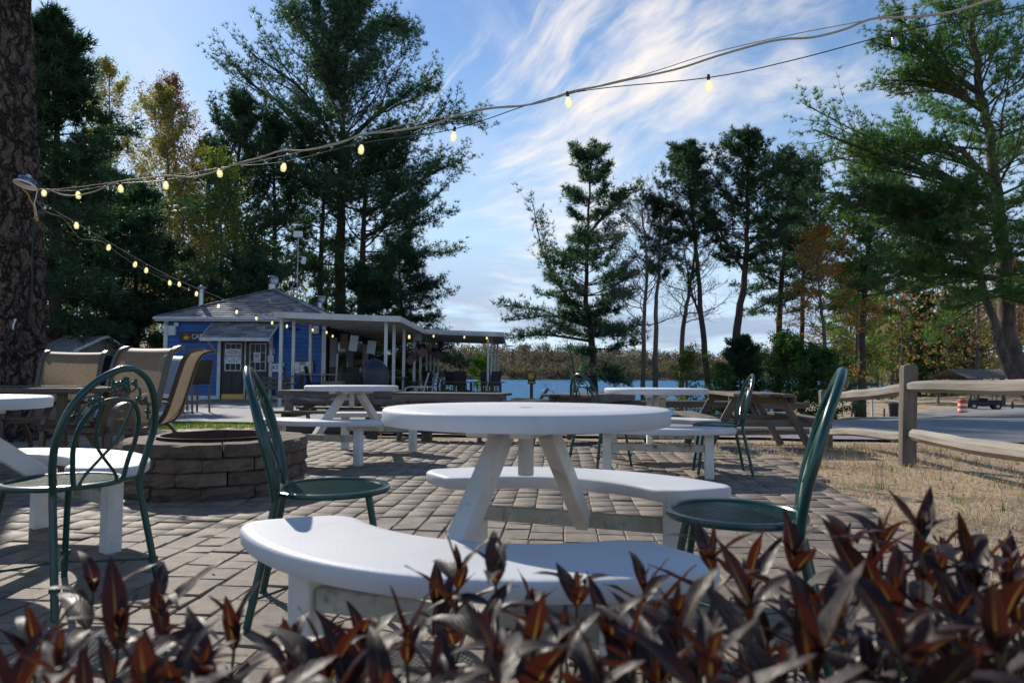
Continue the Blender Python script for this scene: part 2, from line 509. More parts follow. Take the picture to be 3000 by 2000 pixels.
def gz_np(x, y):
    """height of the ground"""
    x = np.asarray(x, float); y = np.asarray(y, float)
    mid = sst(-5.0, -1.0, x + 0 * y)
    z = -0.11 * sst(8.3, 9.8, y) * sst(-4.5, -2.5, x)            # little step down off the patio
    z = z - 0.80 * sst(14.5, 26.0, y) * sst(-3.5, 1.0, x) * (1 - sst(8, 16, x))
    z = z - 0.85 * sst(24.0, 38.0, y) * sst(-9, -1, x) * (1 - sst(8, 16, x))
    z = z - 1.32 * sst(12.0, 44.0, y) * sst(8, 16, x)            # road runs gently down to the right
    # lake basin: a wedge opening away from the camera
    ang = x / np.maximum(y, 1.0)
    lake = sst(33.0, 44.0, y) * sst(-0.16, -0.08, ang) * (1 - sst(0.26, 0.44, ang)) * (1 - sst(545, 570, y))
    z = z - 2.6 * lake
    wide = sst(120, 200, y) * (1 - sst(545, 570, y)) * (1 - sst(.7, 1.0, np.abs(ang)))
    z = np.where(y > 110, np.minimum(z, -0.8 - 3.0 * wide), z)
    z = z + 38.0 * sst(558, 690, y) * (0.55 + 0.45 * np.sin(x * 0.011 + 0.8) * np.cos(x * 0.0043 + 1.0))
    # rising wood behind the cafe and beyond the road on the right
    z = z + 7.0 * sst(42, 100, y) * sst(-0.22, -0.6, ang) * (1 - sst(130, 180, y))
    z = z + 7.5 * sst(55, 110, y) * sst(0.52, 0.9, ang) * (1 - sst(130, 180, y))
    z = z + 0.55 * np.exp(-(((x - 24.5) / 4.5) ** 2 + ((y - 30.5) / 4.0) ** 2))       # mound at the leaning pine
    z = z + 0.03 * np.sin(x * 1.3 + 0.7) * np.sin(y * 1.1) * sst(10.5, 14, y)
    return z
def gz(x, y): return float(gz_np(x, y))

xs = np.unique(np.concatenate([np.linspace(-900, -120, 14), np.linspace(-120, -30, 26), np.linspace(-30, 40, 95), np.linspace(40, 130, 26), np.linspace(130, 900, 14)]))
ys = np.unique(np.concatenate([np.linspace(-60, -4, 8), np.linspace(-4, 14, 61), np.linspace(14, 60, 60), np.linspace(60, 180, 31), np.linspace(180, 540, 6), np.linspace(540, 720, 19), np.linspace(720, 1500, 8)]))
GX, GY = np.meshgrid(xs, ys)
GZ = gz_np(GX, GY) - 0.012
Vg = np.stack([GX.ravel(), GY.ravel(), GZ.ravel()], 1)
nx, ny = len(xs), len(ys)
ii, jj = np.meshgrid(np.arange(nx - 1), np.arange(ny - 1))
a = (jj * nx + ii).ravel()
Fg = np.stack([a, a + 1, a + nx + 1, a + nx], 1)

def ground_material():
    m = bpy.data.materials.new('ground_cover'); m.use_nodes = True
    nt = m.node_tree; n, l = nt.nodes, nt.links
    bs = n['Principled BSDF']
    pos = n.new('ShaderNodeNewGeometry').outputs['Position']
    def nz(scale, detail=5.0, st=(1, 1, 1)):
        mp = n.new('ShaderNodeMapping'); mp.inputs['Scale'].default_value = st; l.new(pos, mp.inputs[0])
        q = n.new('ShaderNodeTexNoise'); l.new(mp.outputs[0], q.inputs['Vector'])
        q.inputs['Scale'].default_value = scale; q.inputs['Detail'].default_value = detail; q.inputs['Roughness'].default_value = .65
        return q.outputs[0]
    def ramp(v, lo, hi):
        q = n.new('ShaderNodeMapRange'); q.inputs[1].default_value = lo; q.inputs[2].default_value = hi; l.new(v, q.inputs[0]); return q.outputs[0]
    def mix(f, a_, b_):
        q = n.new('ShaderNodeMix'); q.data_type = 'RGBA'; l.new(f, q.inputs[0])
        for i, v in ((6, a_), (7, b_)):
            if isinstance(v, tuple): q.inputs[i].default_value = v
            else: l.new(v, q.inputs[i])
        return q.outputs[2]
    c = mix(ramp(nz(60, 4, (1, .35, 1)), .38, .62), (.54, .41, .27, 1), (.29, .21, .135, 1))     # straw
    c = mix(ramp(nz(1.1), .50, .68), c, (.135, .095, .06, 1))                                     # bare earth
    c = mix(ramp(nz(.55, 6), .60, .70), c, (.085, .105, .03, 1))                                  # thin grass
    c = mix(ramp(nz(35), .62, .72), c, (.30, .29, .275, 1))                                        # pebbles
    l.new(c, bs.inputs['Base Color']); bs.inputs['Roughness'].default_value = .9
    bp = n.new('ShaderNodeBump'); bp.inputs['Strength'].default_value = .8; bp.inputs['Distance'].default_value = .03
    l.new(nz(45, 6), bp.inputs['Height']); l.new(bp.outputs[0], bs.inputs['Normal'])
    return m
M['ground'] = ground_material()
g = link('ground', np_mesh('ground', Vg, Fg, M['ground']))
tag(g, 'straw-strewn sandy ground around the patio and under the trees', None, kind='structure')
g.data.polygons.foreach_set('use_smooth', [True] * len(g.data.polygons))

# ---- lake
def water_material():
    m = bpy.data.materials.new('lake_water'); m.use_nodes = True
    n, l = m.node_tree.nodes, m.node_tree.links
    bs = n['Principled BSDF']
    bs.inputs['Base Color'].default_value = (.006, .125, .29, 1)
    bs.inputs['Roughness'].default_value = .28
    bs.inputs['Specular IOR Level'].default_value = .02
    pos = n.new('ShaderNodeNewGeometry').outputs['Position']
    mp = n.new('ShaderNodeMapping'); mp.inputs['Scale'].default_value = (.35, 1, 1); l.new(pos, mp.inputs[0])
    a_ = n.new('ShaderNodeTexNoise'); l.new(mp.outputs[0], a_.inputs['Vector']); a_.inputs['Scale'].default_value = 1.3; a_.inputs['Detail'].default_value = 5
    b_ = n.new('ShaderNodeTexNoise'); l.new(mp.outputs[0], b_.inputs['Vector']); b_.inputs['Scale'].default_value = .16; b_.inputs['Detail'].default_value = 4
    ad = n.new('ShaderNodeMath'); ad.operation = 'MULTIPLY_ADD'; l.new(b_.outputs[0], ad.inputs[0]); ad.inputs[1].default_value = 2.5; l.new(a_.outputs[0], ad.inputs[2])
    bp = n.new('ShaderNodeBump'); bp.inputs['Strength'].default_value = 1.0; bp.inputs['Distance'].default_value = .9
    l.new(ad.outputs[0], bp.inputs['Height']); l.new(bp.outputs[0], bs.inputs['Normal'])
    return m
M['water'] = water_material()
w = MB().add([(-480, 30, WATER_Z), (480, 30, WATER_Z), (480, 575, WATER_Z), (-480, 575, WATER_Z)], [(0, 1, 2, 3)]).build('lake', M['water'])
tag(w, 'blue lake with small ripples below the patio', kind='structure')

# ---- road and forecourt: one ribbon draped on the ground
RX = [-18, -12, -6, -3.5, -1, 2, 5, 8, 11, 15, 20, 26, 33, 42]
RN = [14.2, 13.9, 12.9, 11.4, 11.2, 11.1, 10.9, 10.3, 10.0, 11.0, 14.5, 21.5, 32.5, 46]
RF = [22.3, 22.3, 21.0, 18.5, 16.8, 16.4, 17.0, 19.5, 24.0, 31.0, 39.0, 45.0, 51.0, 60]
rx = np.linspace(-18, 42, 121)
rn = np.interp(rx, RX, RN); rf = np.interp(rx, RX, RF)
ker = np.ones(9) / 9
rn = np.convolve(np.pad(rn, 4, 'edge'), ker, 'valid') + 0.06 * np.sin(rx * 2.3) + 0.04 * np.sin(rx * 5.1)
rf = np.convolve(np.pad(rf, 4, 'edge'), ker, 'valid') + 0.10 * np.sin(rx * 1.9 + 1)
m_ = 26
T = np.linspace(0, 1, m_)
PX = np.repeat(rx[:, None], m_, 1); PY = rn[:, None] * (1 - T) + rf[:, None] * T
PZ = gz_np(PX, PY) + 0.03
a = (np.arange(120)[:, None] * m_ + np.arange(m_ - 1)[None]).ravel()
rd = link('road', np_mesh('road', np.stack([PX.ravel(), PY.ravel(), PZ.ravel()], 1), np.stack([a, a + m_, a + m_ + 1, a + 1], 1), M['asphalt']))
tag(rd, 'grey asphalt road behind the rail fence and cafe forecourt', kind='structure')
rd.data.polygons.foreach_set('use_smooth', [True] * len(rd.data.polygons))

# ---- patio: bed of sand plus individual pavers
PATIO = [(1.55, 0.35), (2.0, 2.9), (2.45, 5.0), (2.95, 7.4), (0.82, 8.35), (-2.05, 9.35), (-3.5, 11.15), (-5.2, 10.9), (-6.0, 9.7), (-9.5, 9.5), (-9.5, 0.35)]
def inside(poly, x, y):
    c = False; n = len(poly); j = n - 1
    for i in range(n):
        xi, yi = poly[i]; xj, yj = poly[j]
        if (yi > y) != (yj > y) and x < (xj - xi) * (y - yi) / (yj - yi) + xi: c = not c
        j = i
    return c
pb = MB().prism(PATIO, -0.05, 0.0085).build('patio', M['joint'])
tag(pb, 'paved terrace of tumbled grey-brown stones in dark sand joints', kind='structure')
rng = random.Random(11)
PIT = (-2.28, 5.35)
ang = R(86)
ux, uy = math.cos(ang), math.sin(ang)      # along a row
vx, vy = -uy, ux                           # across the rows
paver_list = []
rowpos = -12.0
while rowpos < 12:
    rw = rng.choice([.150, .150, .185])
    s = -3 + rng.uniform(0, .2)
    while s < 14:
        ln = rng.choice([.130, .170, .170, .220, .235])
        cu, cv = s + ln / 2, rowpos + rw / 2
        x, y = cu * ux + cv * vx, cu * uy + cv * vy
        s += ln
        if -9.4 < x < 3.1 and 0.4 < y < 11.3 and inside(PATIO, x, y) and (x - PIT[0]) ** 2 + (y - PIT[1]) ** 2 > .42:
            paver_list.append((x, y, ln, rw, rng.uniform(-.0035, .0045), rng.uniform(-R(.9), R(.9)), rng.uniform(-R(.7), R(.7))))
    rowpos += rw
def in_view(p):
    x, y = p[0], p[1]
    return y > 1.75 and abs(x / y) < .77
def key_seen(p):
    return math.hypot(p[0], p[1]) + (0 if in_view(p) else 50)
paver_list.sort(key=key_seen)
GAP = .0055
pav_meshes = {}
for i, (x, y, ln, rw, dz, tx, ty) in enumerate(paver_list[:300]):
    k = (ln, rw, i % 3)
    if k not in pav_meshes:
        pav_meshes[k] = cbox_mesh(ln - GAP, rw - GAP, .05, .006, M['paver'], 'paver', .0035, i)
    mw = Matrix.Translation((x, y, -.0105 + dz)) @ Euler((tx, ty, ang + rng.uniform(-R(1), R(1)))).to_matrix().to_4x4()
    link('paver', pav_meshes[k], pb, mw)
# the rest, too many to pick apart, joined
Vs, Fs = [], []
proto = {}
off = 0
for i, (x, y, ln, rw, dz, tx, ty) in enumerate(paver_list[300:]):
    k = (ln, rw, i % 3)
    if k not in proto:
        me = cbox_mesh(ln - GAP, rw - GAP, .05, .006, M['paver'], 'paver', .0035, i + 900)
        v = np.array([q.co[:] for q in me.vertices]); me.calc_loop_triangles()
        f = np.array([t.vertices[:] for t in me.loop_triangles])
        keep = (v[f][:, :, 2].mean(1) > -.02)
        proto[k] = (v, f[keep])
    v, f = proto[k]
    rot = np.array(Euler((tx, ty, ang + rng.uniform(-R(1), R(1)))).to_matrix())
    Vs.append(v @ rot.T + np.array((x, y, -.0105 + dz))); Fs.append(f + off); off += len(v)
ps = link('paver_field', np_mesh('paver_field', np.concatenate(Vs), np.concatenate(Fs), M['paver']), pb)
ps['kind'] = 'stuff'

# ---- concrete edge strip on the patio's right side is loose gravel instead: pebbles along the far edge
def scatter_pebbles(name, label, n, fn, mat, s0, s1, seed):
    r = np.random.default_rng(seed)
    P = fn(n)
    base = np.array([(1, 0, 0), (-1, 0, 0), (0, 1, 0), (0, -1, 0), (0, 0, 1), (0, 0, -.5)], float)
    f = np.array([(0, 2, 4), (2, 1, 4), (1, 3, 4), (3, 0, 4)])
    sc = r.uniform(s0, s1, n)
    th = r.uniform(0, 6.28, n)
    jit = r.uniform(.6, 1.3, (n, 6, 1)) * base[None]
    jit[:, :, 2] *= .6
    c_, s_ = np.cos(th)[:, None], np.sin(th)[:, None]
    X = jit[:, :, 0] * c_ - jit[:, :, 1] * s_; Y = jit[:, :, 0] * s_ + jit[:, :, 1] * c_
    V = np.stack([X, Y, jit[:, :, 2]], 2) * sc[:, None, None] + P[:, None, :]
    F = (f[None] + (np.arange(n) * 6)[:, None, None]).reshape(-1, 3)
    o = link(name, np_mesh(name, V.reshape(-1, 3), F, mat))
    return tag(o, label, None, kind='stuff')
M['pebble'] = pm('pebble', (.22, .215, .21), (.13, .125, .12), 30, .75, isl=.45)
r = np.random.default_rng(5)
def inside_np(poly, x, y):
    c = np.zeros(x.shape, bool); n = len(poly); j = n - 1
    for i in range(n):
        xi, yi = poly[i]; xj, yj = poly[j]
        c ^= ((yi > y) != (yj > y)) & (x < (xj - xi) * (y - yi) / (yj - yi + 1e-12) + xi)
        j = i
    return c
def area(n, x0, x1, y0, y1, cond, clump=0):
    xx, yy = np.empty(0), np.empty(0)
    need = n // clump + 1 if clump else n
    while len(xx) < need:
        a_ = r.uniform(x0, x1, need * 3); b_ = r.uniform(y0, y1, need * 3)
        k = cond(a_, b_)
        xx = np.concatenate([xx, a_[k]]); yy = np.concatenate([yy, b_[k]])
    xx, yy = xx[:need], yy[:need]
    if clump:
        xx = np.repeat(xx, clump) + r.normal(0, .03, need * clump); yy = np.repeat(yy, clump) + r.normal(0, .03, need * clump)
    return np.stack([xx, yy, gz_np(xx, yy) - .014], 1)[:n]
def grav(n):
    p = area(n, -4.2, 3.6, 8.0, 10.4, lambda x, y: ~inside_np(PATIO, x, y + .12)); p[:, 2] += .010
    return p
scatter_pebbles('gravel', 'strip of grey crushed gravel between patio and fence', 10000, grav, M['pebble'], .012, .030, 3)

# ---- dry grass, straw and green turf blades
def blades(name, label, P, mat, h0, h1, w, lean, seed):
    r = np.random.default_rng(seed)
    P = np.asarray(P); n = len(P)
    th = r.uniform(0, 6.283, n); h = r.uniform(h0, h1, n); le = r.uniform(lean * .3, lean, n)
    d = np.stack([np.cos(th), np.sin(th), np.zeros(n)], 1)
    sd = np.stack([-np.sin(th), np.cos(th), np.zeros(n)], 1)
    up = np.array((0, 0, 1.))
    tip = P + d * (np.sin(le) * h)[:, None] + up * (np.cos(le) * h)[:, None]
    mid = P + d * (np.sin(le * .4) * h * .5)[:, None] + up * (np.cos(le * .4) * h * .5)[:, None]
    V = np.stack([P - sd * w, P + sd * w, mid + sd * w * .8, mid - sd * w * .8, tip], 1).reshape(-1, 3)
    b = (np.arange(n) * 5)[:, None]
    F = np.concatenate([b + np.array([[0, 1, 2]]), b + np.array([[0, 2, 3]]), b + np.array([[3, 2, 4]])])
    o = link(name, np_mesh(name, V, F, mat))
    return tag(o, label, None, kind='stuff')
M['straw'] = pm('straw', (.58, .44, .26), (.34, .24, .13), 3.0, .8, isl=.5, trans=.25)
M['turf'] = pm('turf', (.14, .23, .028), (.085, .15, .018), 2.0, .7, isl=.3, trans=.35)
right = lambda x, y: ~inside_np(PATIO, x - .03, y) & (x > 1.2)
blades('dry_straw', 'tangled dry straw lying on the sandy bank by the fence', area(17000, 1.4, 6.5, 1.6, 10.3, right), M['straw'], .03, .11, .0022, 1.5, 1)
blades('dry_grass', 'upright wisps of dry grass along the fence foot', area(900, -3.5, 6.5, 5.0, 10.9, lambda x, y: ((x > 2.6) | (y > 8.6)) & ~inside_np(PATIO, x, y), 9), M['straw'], .08, .22, .0016, .7, 2)
blades('green_sprigs', 'scattered green weeds sprouting in the straw bank', area(500, 2.6, 6.5, 3.0, 10.0, right, 10), M['turf'], .03, .09, .004, .9, 3)
lawn = lambda x, y: (y > 9.75) & (x > -10.5) & ~inside_np(PATIO, x, y) & (y < 13.0 - .9 * np.maximum(0, x + 5.6)) & (x < -3.9)
blades('lawn', 'bright green wedge of turf between patio and cafe forecourt', area(14000, -10.5, -3.9, 9.6, 13.2, lawn), M['turf'], .03, .075, .0045, .8, 4)
blades('verge_grass', 'thin green grass verge on the far side of the road', area(5000, -1, 14, 16.4, 23, lambda x, y: y > np.interp(x, RX, RF) + .1), M['turf'], .04, .10, .006, .8, 6)

M['litter'] = pm('leaf_litter', (.16, .09, .04), (.08, .05, .03), 6.0, .8, isl=.5)
def litter(n, x0, x1, y0, y1, cond, sz, z_up, seed, name, label):
    rg_ = np.random.default_rng(seed)
    P = area(n, x0, x1, y0, y1, cond); P[:, 2] += z_up + rg_.uniform(0, .006, n)
    th = rg_.uniform(0, 6.28, n); s_ = rg_.uniform(sz * .4, sz, n)
    d = np.stack([np.cos(th), np.sin(th), rg_.uniform(-.15, .3, n)], 1) * s_[:, None]
    e = np.stack([-np.sin(th), np.cos(th), rg_.uniform(-.15, .35, n)], 1) * (s_ * rg_.uniform(.15, .6, n))[:, None]
    V = np.stack([P - d, P + e, P + d, P - e], 1).reshape(-1, 3)
    return tag(link(name, np_mesh(name, V, np.arange(4 * n).reshape(-1, 4), M['litter'])), label, None, kind='stuff')
litter(420, -6, 2.9, 1.6, 9, lambda x, y: inside_np(PATIO, x, y), .016, .034, 8, 'leaf_litter', 'tiny dry leaf scraps scattered over the paving')
litter(2600, 1.3, 6.5, 1.6, 10.3, right, .030, .022, 9, 'bank_litter', 'brown leaf litter strewn on the bank by the fence')
a_ = r.uniform(0, 6.283, 260); q_ = r.uniform(.655, .73, 260)
blades('pit_weeds', 'small green weeds growing around the foot of the fire pit', np.stack([PIT[0] + q_ * np.cos(a_), PIT[1] + q_ * np.sin(a_), np.full(260, .008)], 1), M['turf'], .012, .045, .004, 1.2, 12)

# wooded slope across the lake: dark forest floor under the far trees
hx = np.linspace(-420, 520, 48); hy = np.linspace(553, 760, 12)
HX, HY = np.meshgrid(hx, hy); HZ = gz_np(HX, HY) + .35
ih = (np.arange(11)[:, None] * 48 + np.arange(47)[None]).ravel()
M['forest_floor'] = pm('forest_floor', (.060, .052, .030), (.045, .05, .024), .05, .95)
hl = link('far_hill', np_mesh('far_hill', np.stack([HX.ravel(), HY.ravel(), HZ.ravel()], 1), np.stack([ih, ih + 1, ih + 49, ih + 48], 1), M['forest_floor']))
tag(hl, 'low hill across the lake under the far wood', kind='structure')

# ================================================================= trees
def tubes_np(P, Rr, n=4):
    """P (N,M,3) polylines, Rr (N,M) radii -> verts, quads"""
    Nn, Mm, _ = P.shape
    T = np.empty_like(P)
    T[:, 1:-1] = P[:, 2:] - P[:, :-2]; T[:, 0] = P[:, 1] - P[:, 0]; T[:, -1] = P[:, -1] - P[:, -2]
    T /= np.linalg.norm(T, axis=2, keepdims=True) + 1e-9
    ref = np.where(np.abs(T[..., 2:3]) < .85, np.array((0, 0, 1.)), np.array((1., 0, 0)))
    A = np.cross(T, ref); A /= np.linalg.norm(A, axis=2, keepdims=True) + 1e-9
    B = np.cross(T, A)
    k = np.arange(n) * 2 * np.pi / n
    V = P[:, :, None] + (A[:, :, None] * np.cos(k)[None, None, :, None] + B[:, :, None] * np.sin(k)[None, None, :, None]) * Rr[:, :, None, None]
    idx = np.arange(Nn * Mm * n).reshape(Nn, Mm, n)
    a_ = idx[:, :-1]; b_ = idx[:, 1:]
    F = np.stack([a_, np.roll(a_, -1, 2), np.roll(b_, -1, 2), b_], 3).reshape(-1, 4)
    return V.reshape(-1, 3), F

class Wood:
    def __init__(s): s.V, s.F, s.n = [], [], 0
    def add(s, V, F):
        s.V.append(V); s.F.append(F + s.n); s.n += len(V)
    def mesh(s, mat):
        return np_mesh('trunk', np.concatenate(s.V), np.concatenate(s.F), mat)

def unit(v): return v / (np.linalg.norm(v, axis=-1, keepdims=True) + 1e-9)

def grow(rg, O, D, L, m, up=0.0, wob=.12, tipup=0.0):
    """polylines from origins O along D with length L, bending upward by up, wobbling"""
    n = len(O)
    P = np.empty((n, m, 3)); P[:, 0] = O
    d = unit(D.copy())
    step = (L / (m - 1))[:, None]
    for i in range(1, m):
        d = d + rg.normal(0, wob, (n, 3)) + np.array((0, 0, 1.)) * (up + tipup * (i / (m - 1)) ** 2)
        d = unit(d)
        P[:, i] = P[:, i - 1] + d * step
    return P

def sample_poly(P, t):
    """P (N,M,3), t (N,K) in 0..1 -> points and directions (N,K,3)"""
    m = P.shape[1]
    f = np.clip(t * (m - 1), 0, m - 1.001); i = f.astype(int); u = (f - i)[..., None]
    n = np.arange(P.shape[0])[:, None]
    a_, b_ = P[n, i], P[n, i + 1]
    return a_ * (1 - u) + b_ * u, unit(b_ - a_)

def tufts(rg, P, D, k, ln, w, spread):
    """k needles (triangles) fanning from each point"""
    n = len(P); w = w * 1.05; ln = ln * 1.42; spread = spread * .82
    d = unit(D[:, None] * (1 - spread) + unit(rg.normal(0, 1, (n, k, 3))) * spread * 1.25 + np.array((0, 0, .22)))
    l = ln * rg.uniform(.6, 1.2, (n, k, 1))
    side = unit(np.cross(d, rg.normal(0, 1, (n, k, 3)))) * w
    o = P[:, None] + d * (l * .04)
    V = np.stack([o - side, o + side, o + d * l], 2).reshape(-1, 3)
    return V, np.arange(len(V)).reshape(-1, 3)

def leaves(rg, P, sz):
    n = len(P)
    a_ = unit(rg.normal(0, 1, (n, 3))); b_ = unit(np.cross(a_, rg.normal(0, 1, (n, 3))))
    s_ = (sz * rg.uniform(.6, 1.3, (n, 1)))
    V = np.stack([P - a_ * s_, P + b_ * s_ * .55, P + a_ * s_, P - b_ * s_ * .55], 1).reshape(-1, 3)
    return V, np.arange(len(V)).reshape(-1, 4)

M['bark_pine'] = pm('pine_bark', (.085, .062, .048), (.04, .03, .024), 6.0, .9, .9, 9, stretch=(1, 1, .3), bdist=.08)
M['bark_grey'] = pm('grey_bark', (.17, .14, .115), (.09, .074, .06), 5.0, .9, .6, 10, stretch=(1, 1, .3), bdist=.05)
M['bark_plated'] = pm('plated_bark', (.15, .115, .09), (.055, .042, .035), 4.0, .9, .9, 8, stretch=(1, 1, .35), bdist=.1)  # paler plated bark for the two pines at the right edge
M['needle_dark'] = pm('dark_needles', (0.0467, 0.0978, 0.0382), (0.0255, 0.0595, 0.0255), 1.3, .5, isl=.4, trans=.42)
M['needle_white'] = pm('white_pine_needles', (0.0641, 0.1282, 0.0528), (0.0339, 0.0792, 0.0377), .9, .48, isl=.4, trans=.42)
M['needle_pitch'] = pm('pitch_pine_needles', (0.1144, 0.2080, 0.0520), (0.0582, 0.1290, 0.0374), .8, .5, isl=.4, trans=.48)
M['needle_green'] = pm('spruce_needles', (0.0728, 0.1540, 0.0486), (0.0406, 0.0972, 0.0324), 1.0, .5, isl=.35, trans=.35)
M['leaf_yellow'] = pm('young_yellow_leaves', (.34, .30, .11), (.22, .20, .065), .8, .6, isl=.4, trans=.55)
M['leaf_lime'] = pm('young_lime_leaves', (.16, .20, .04), (.10, .14, .03), .8, .6, isl=.4, trans=.5)
M['leaf_red'] = pm('red_buds', (.24, .10, .06), (.20, .14, .07), .8, .6, isl=.4, trans=.45)
M['leaf_orange'] = pm('orange_catkins', (.42, .22, .05), (.30, .16, .035), .8, .6, isl=.4, trans=.5)
M['leaf_green'] = pm('glossy_green_leaves', (0.0585, 0.1430, 0.0234), (0.0325, 0.0910, 0.0156), 1.2, .42, isl=.45, trans=.38)
M['leaf_bright'] = pm('bright_lime_leaves', (.20, .33, .02), (.13, .24, .015), 1.2, .5, isl=.35, trans=.55)  # brighter, greener lime leaves for the bush behind the canopy

def tree(name, label, trunk, r0, r1, seed, kind='pine', t0=.3, nl=60, prof=None, elev=(5, 45), up=.03, tipup=.05, sec=9, secf=.34,
         tuft=8, nk=7, ln=.16, w=.009, needle='needle_white', bark='bark_pine', spread=.62, group=None, cat='tree', limbs=None, wob=.07,
         secel=.12, leafsz=.05, nleaf=10, levels=3, dead=0, flat=0.0, bias=None, child_up=.03, own_trunk=True, twigs=True, ncopy=2, whorl=0):
    """trunk: list of world points from the ground up. Conifers bear tufts along side twigs, broadleaf trees leaves on a third order of twigs."""
    rg = np.random.default_rng(seed)
    base = Vector(trunk[0])
    root = thing(name, label, cat, base, 0.0, group)
    wood = Wood()
    TP = np.array([tuple(p) for p in catmull([Vector(p) - base for p in trunk], 6)])
    m = len(TP)
    tr = r0 + (r1 - r0) * np.linspace(0, 1, m) ** .8
    tr[0] *= 1.35; tr[1] *= 1.12
    TPj = TP.copy(); TPj[1:-1, :2] += rg.normal(0, r0 * .10, (m - 2, 2))
    if own_trunk: wood.add(*tubes_np(TPj[None], tr[None], 12))
    H = np.linalg.norm(TP[-1] - TP[0])
    t = np.sort(t0 + (1 - t0) * (np.arange(nl) + rg.uniform(0, 1, nl)) / nl)
    u = (t - t0) / (1 - t0)
    if whorl:      # boughs stand in tiers
        u = np.clip((np.floor(u * whorl) + rg.uniform(0, .28, nl)) / whorl, 0, 1); t = t0 + (1 - t0) * u
    O, TD = sample_poly(TP[None], t[None]); O = O[0]
    az_ = np.arange(nl) * 2.39996 + rg.normal(0, .5, nl)
    if bias is not None:
        az_ = np.where(rg.uniform(0, 1, nl) < bias[1], bias[0] + rg.normal(0, .7, nl), az_)
    e = np.radians(elev[0] + (elev[1] - elev[0]) * u + rg.normal(0, 7, nl))
    D = np.stack([np.cos(az_) * np.cos(e), np.sin(az_) * np.cos(e), np.sin(e)], 1)
    pf = np.interp(u, np.linspace(0, 1, len(prof)), prof)
    L = pf * rg.uniform(.48, 1.16, nl)
    P1 = grow(rg, O, D, L, 8, up, wob, tipup)
    if limbs:      # limbs seen one by one in the photograph
        extra = []
        for pts in limbs:
            q = np.array([tuple(p) for p in catmull([Vector(p) - base for p in pts], 7)])
            s_ = np.linspace(0, len(q) - 1, 8).astype(int)
            q = q[s_]; ll = np.linalg.norm(q[-1] - q[0])
            extra.append(q)
            for _ in range(ncopy):
                k0 = rg.integers(1, 3)
                j_ = q + rg.normal(0, .10 * ll, 3)[None] * (np.linspace(0, 1, 8) ** 1.2)[:, None]
                j_ = q[0] * 0 + np.stack([np.interp(np.linspace(k0 / 8, .93, 8), np.linspace(0, 1, 8), j_[:, a_]) for a_ in range(3)], 1)
                j_[0] = q[k0]
                extra.append(j_)
        P1 = np.concatenate([P1, np.array(extra)]); L = np.concatenate([L, [np.linalg.norm(q[-1] - q[0]) for q in extra]])
        nx_ = len(extra)
    else: nx_ = 0
    n1 = len(P1)
    lr = np.interp(np.concatenate([t, np.full(nx_, .55)]), np.linspace(0, 1, m), tr) * .30 + .004
    lr = np.minimum(lr, .012 + L * .018)
    if nx_: lr[-nx_:] = np.where(np.arange(nx_) % (ncopy + 1) == 0, np.maximum(lr[-nx_:], r0 * .34), np.maximum(lr[-nx_:], r0 * .14))
    tap = np.linspace(1, .22, 8)
    wood.add(*tubes_np(P1, lr[:, None] * tap[None], 5))
    # side branches
    far = base.y > 50
    K = sec + (0 if far else 2)
    secf = secf * 1.12
    ts = (np.arange(K)[None] + rg.uniform(0, 1, (n1, K))) / K * .82 + .18
    O2, D2 = sample_poly(P1, ts)
    sidev = np.cross(D2, np.array((0, 0, 1.)))
    sgn = np.where((np.arange(K)[None] + np.arange(n1)[:, None]) % 2 == 0, 1, -1)[..., None]
    dd = D2 * .62 + unit(sidev) * sgn * rg.uniform(.45, .9, (n1, K, 1)) + rg.normal(0, .18, (n1, K, 3)) * np.array((1, 1, 1 - flat)) + np.array((0, 0, secel))
    L2 = (L[:, None] * secf * (1.12 - .55 * ts) * rg.uniform(.55, 1.2, (n1, K))).ravel()
    O2 = O2.reshape(-1, 3); dd = dd.reshape(-1, 3)
    P2 = grow(rg, O2, dd, L2, 4, child_up, .10, tipup * .8)
    r2 = np.clip(.35 * np.repeat(lr, K) * (1 - .5 * ts.ravel()), .0035, .05)
    if twigs or kind == 'leaf': wood.add(*tubes_np(P2, r2[:, None] * np.linspace(1, .3, 4)[None], 3))
    V = F = None
    if kind == 'pine':
        tuft = tuft + (0 if far else 2); w = w * (1.2 if far else 1)
        tf = (np.arange(tuft)[None] + rg.uniform(0, 1, (len(P2), tuft))) / tuft * .8 + .22
        tf = np.minimum(tf, .999)
        Q, DQ = sample_poly(P2, tf)
        Q = Q.reshape(-1, 3) + rg.normal(0, ln * .55, (Q.shape[0] * Q.shape[1], 3)); DQ = DQ.reshape(-1, 3)
        tl = (np.arange(5)[None] + rg.uniform(0, 1, (n1, 5))) / 5 * .5 + .5
        Q1, D1 = sample_poly(P1, np.minimum(tl, .999))
        Q = np.concatenate([Q, Q1.reshape(-1, 3)]); DQ = np.concatenate([DQ, D1.reshape(-1, 3)])
        V, F = tufts(rg, Q, DQ, int(round(nk * .88)) if base.y > 40 else int(round(nk * 1.3)), ln, w * (1.25 if base.y > 40 else 1.03), spread)
    else:
        K3 = levels
        t3 = np.minimum((np.arange(K3)[None] + rg.uniform(0, 1, (len(P2), K3))) / K3 * .8 + .2, .999)
        O3, D3 = sample_poly(P2, t3)
        d3 = (D3 * .7 + unit(rg.normal(0, 1, D3.shape)) * .7 + np.array((0, 0, .12))).reshape(-1, 3)
        L3 = (np.repeat(L2, K3) * rg.uniform(.3, .62, len(d3)))
        P3 = grow(rg, O3.reshape(-1, 3), d3, L3, 3, .03, .14)
        if twigs: wood.add(*tubes_np(P3, np.full((len(P3), 1), .008 + r0 * .018) * np.linspace(1, .4, 3)[None], 3))
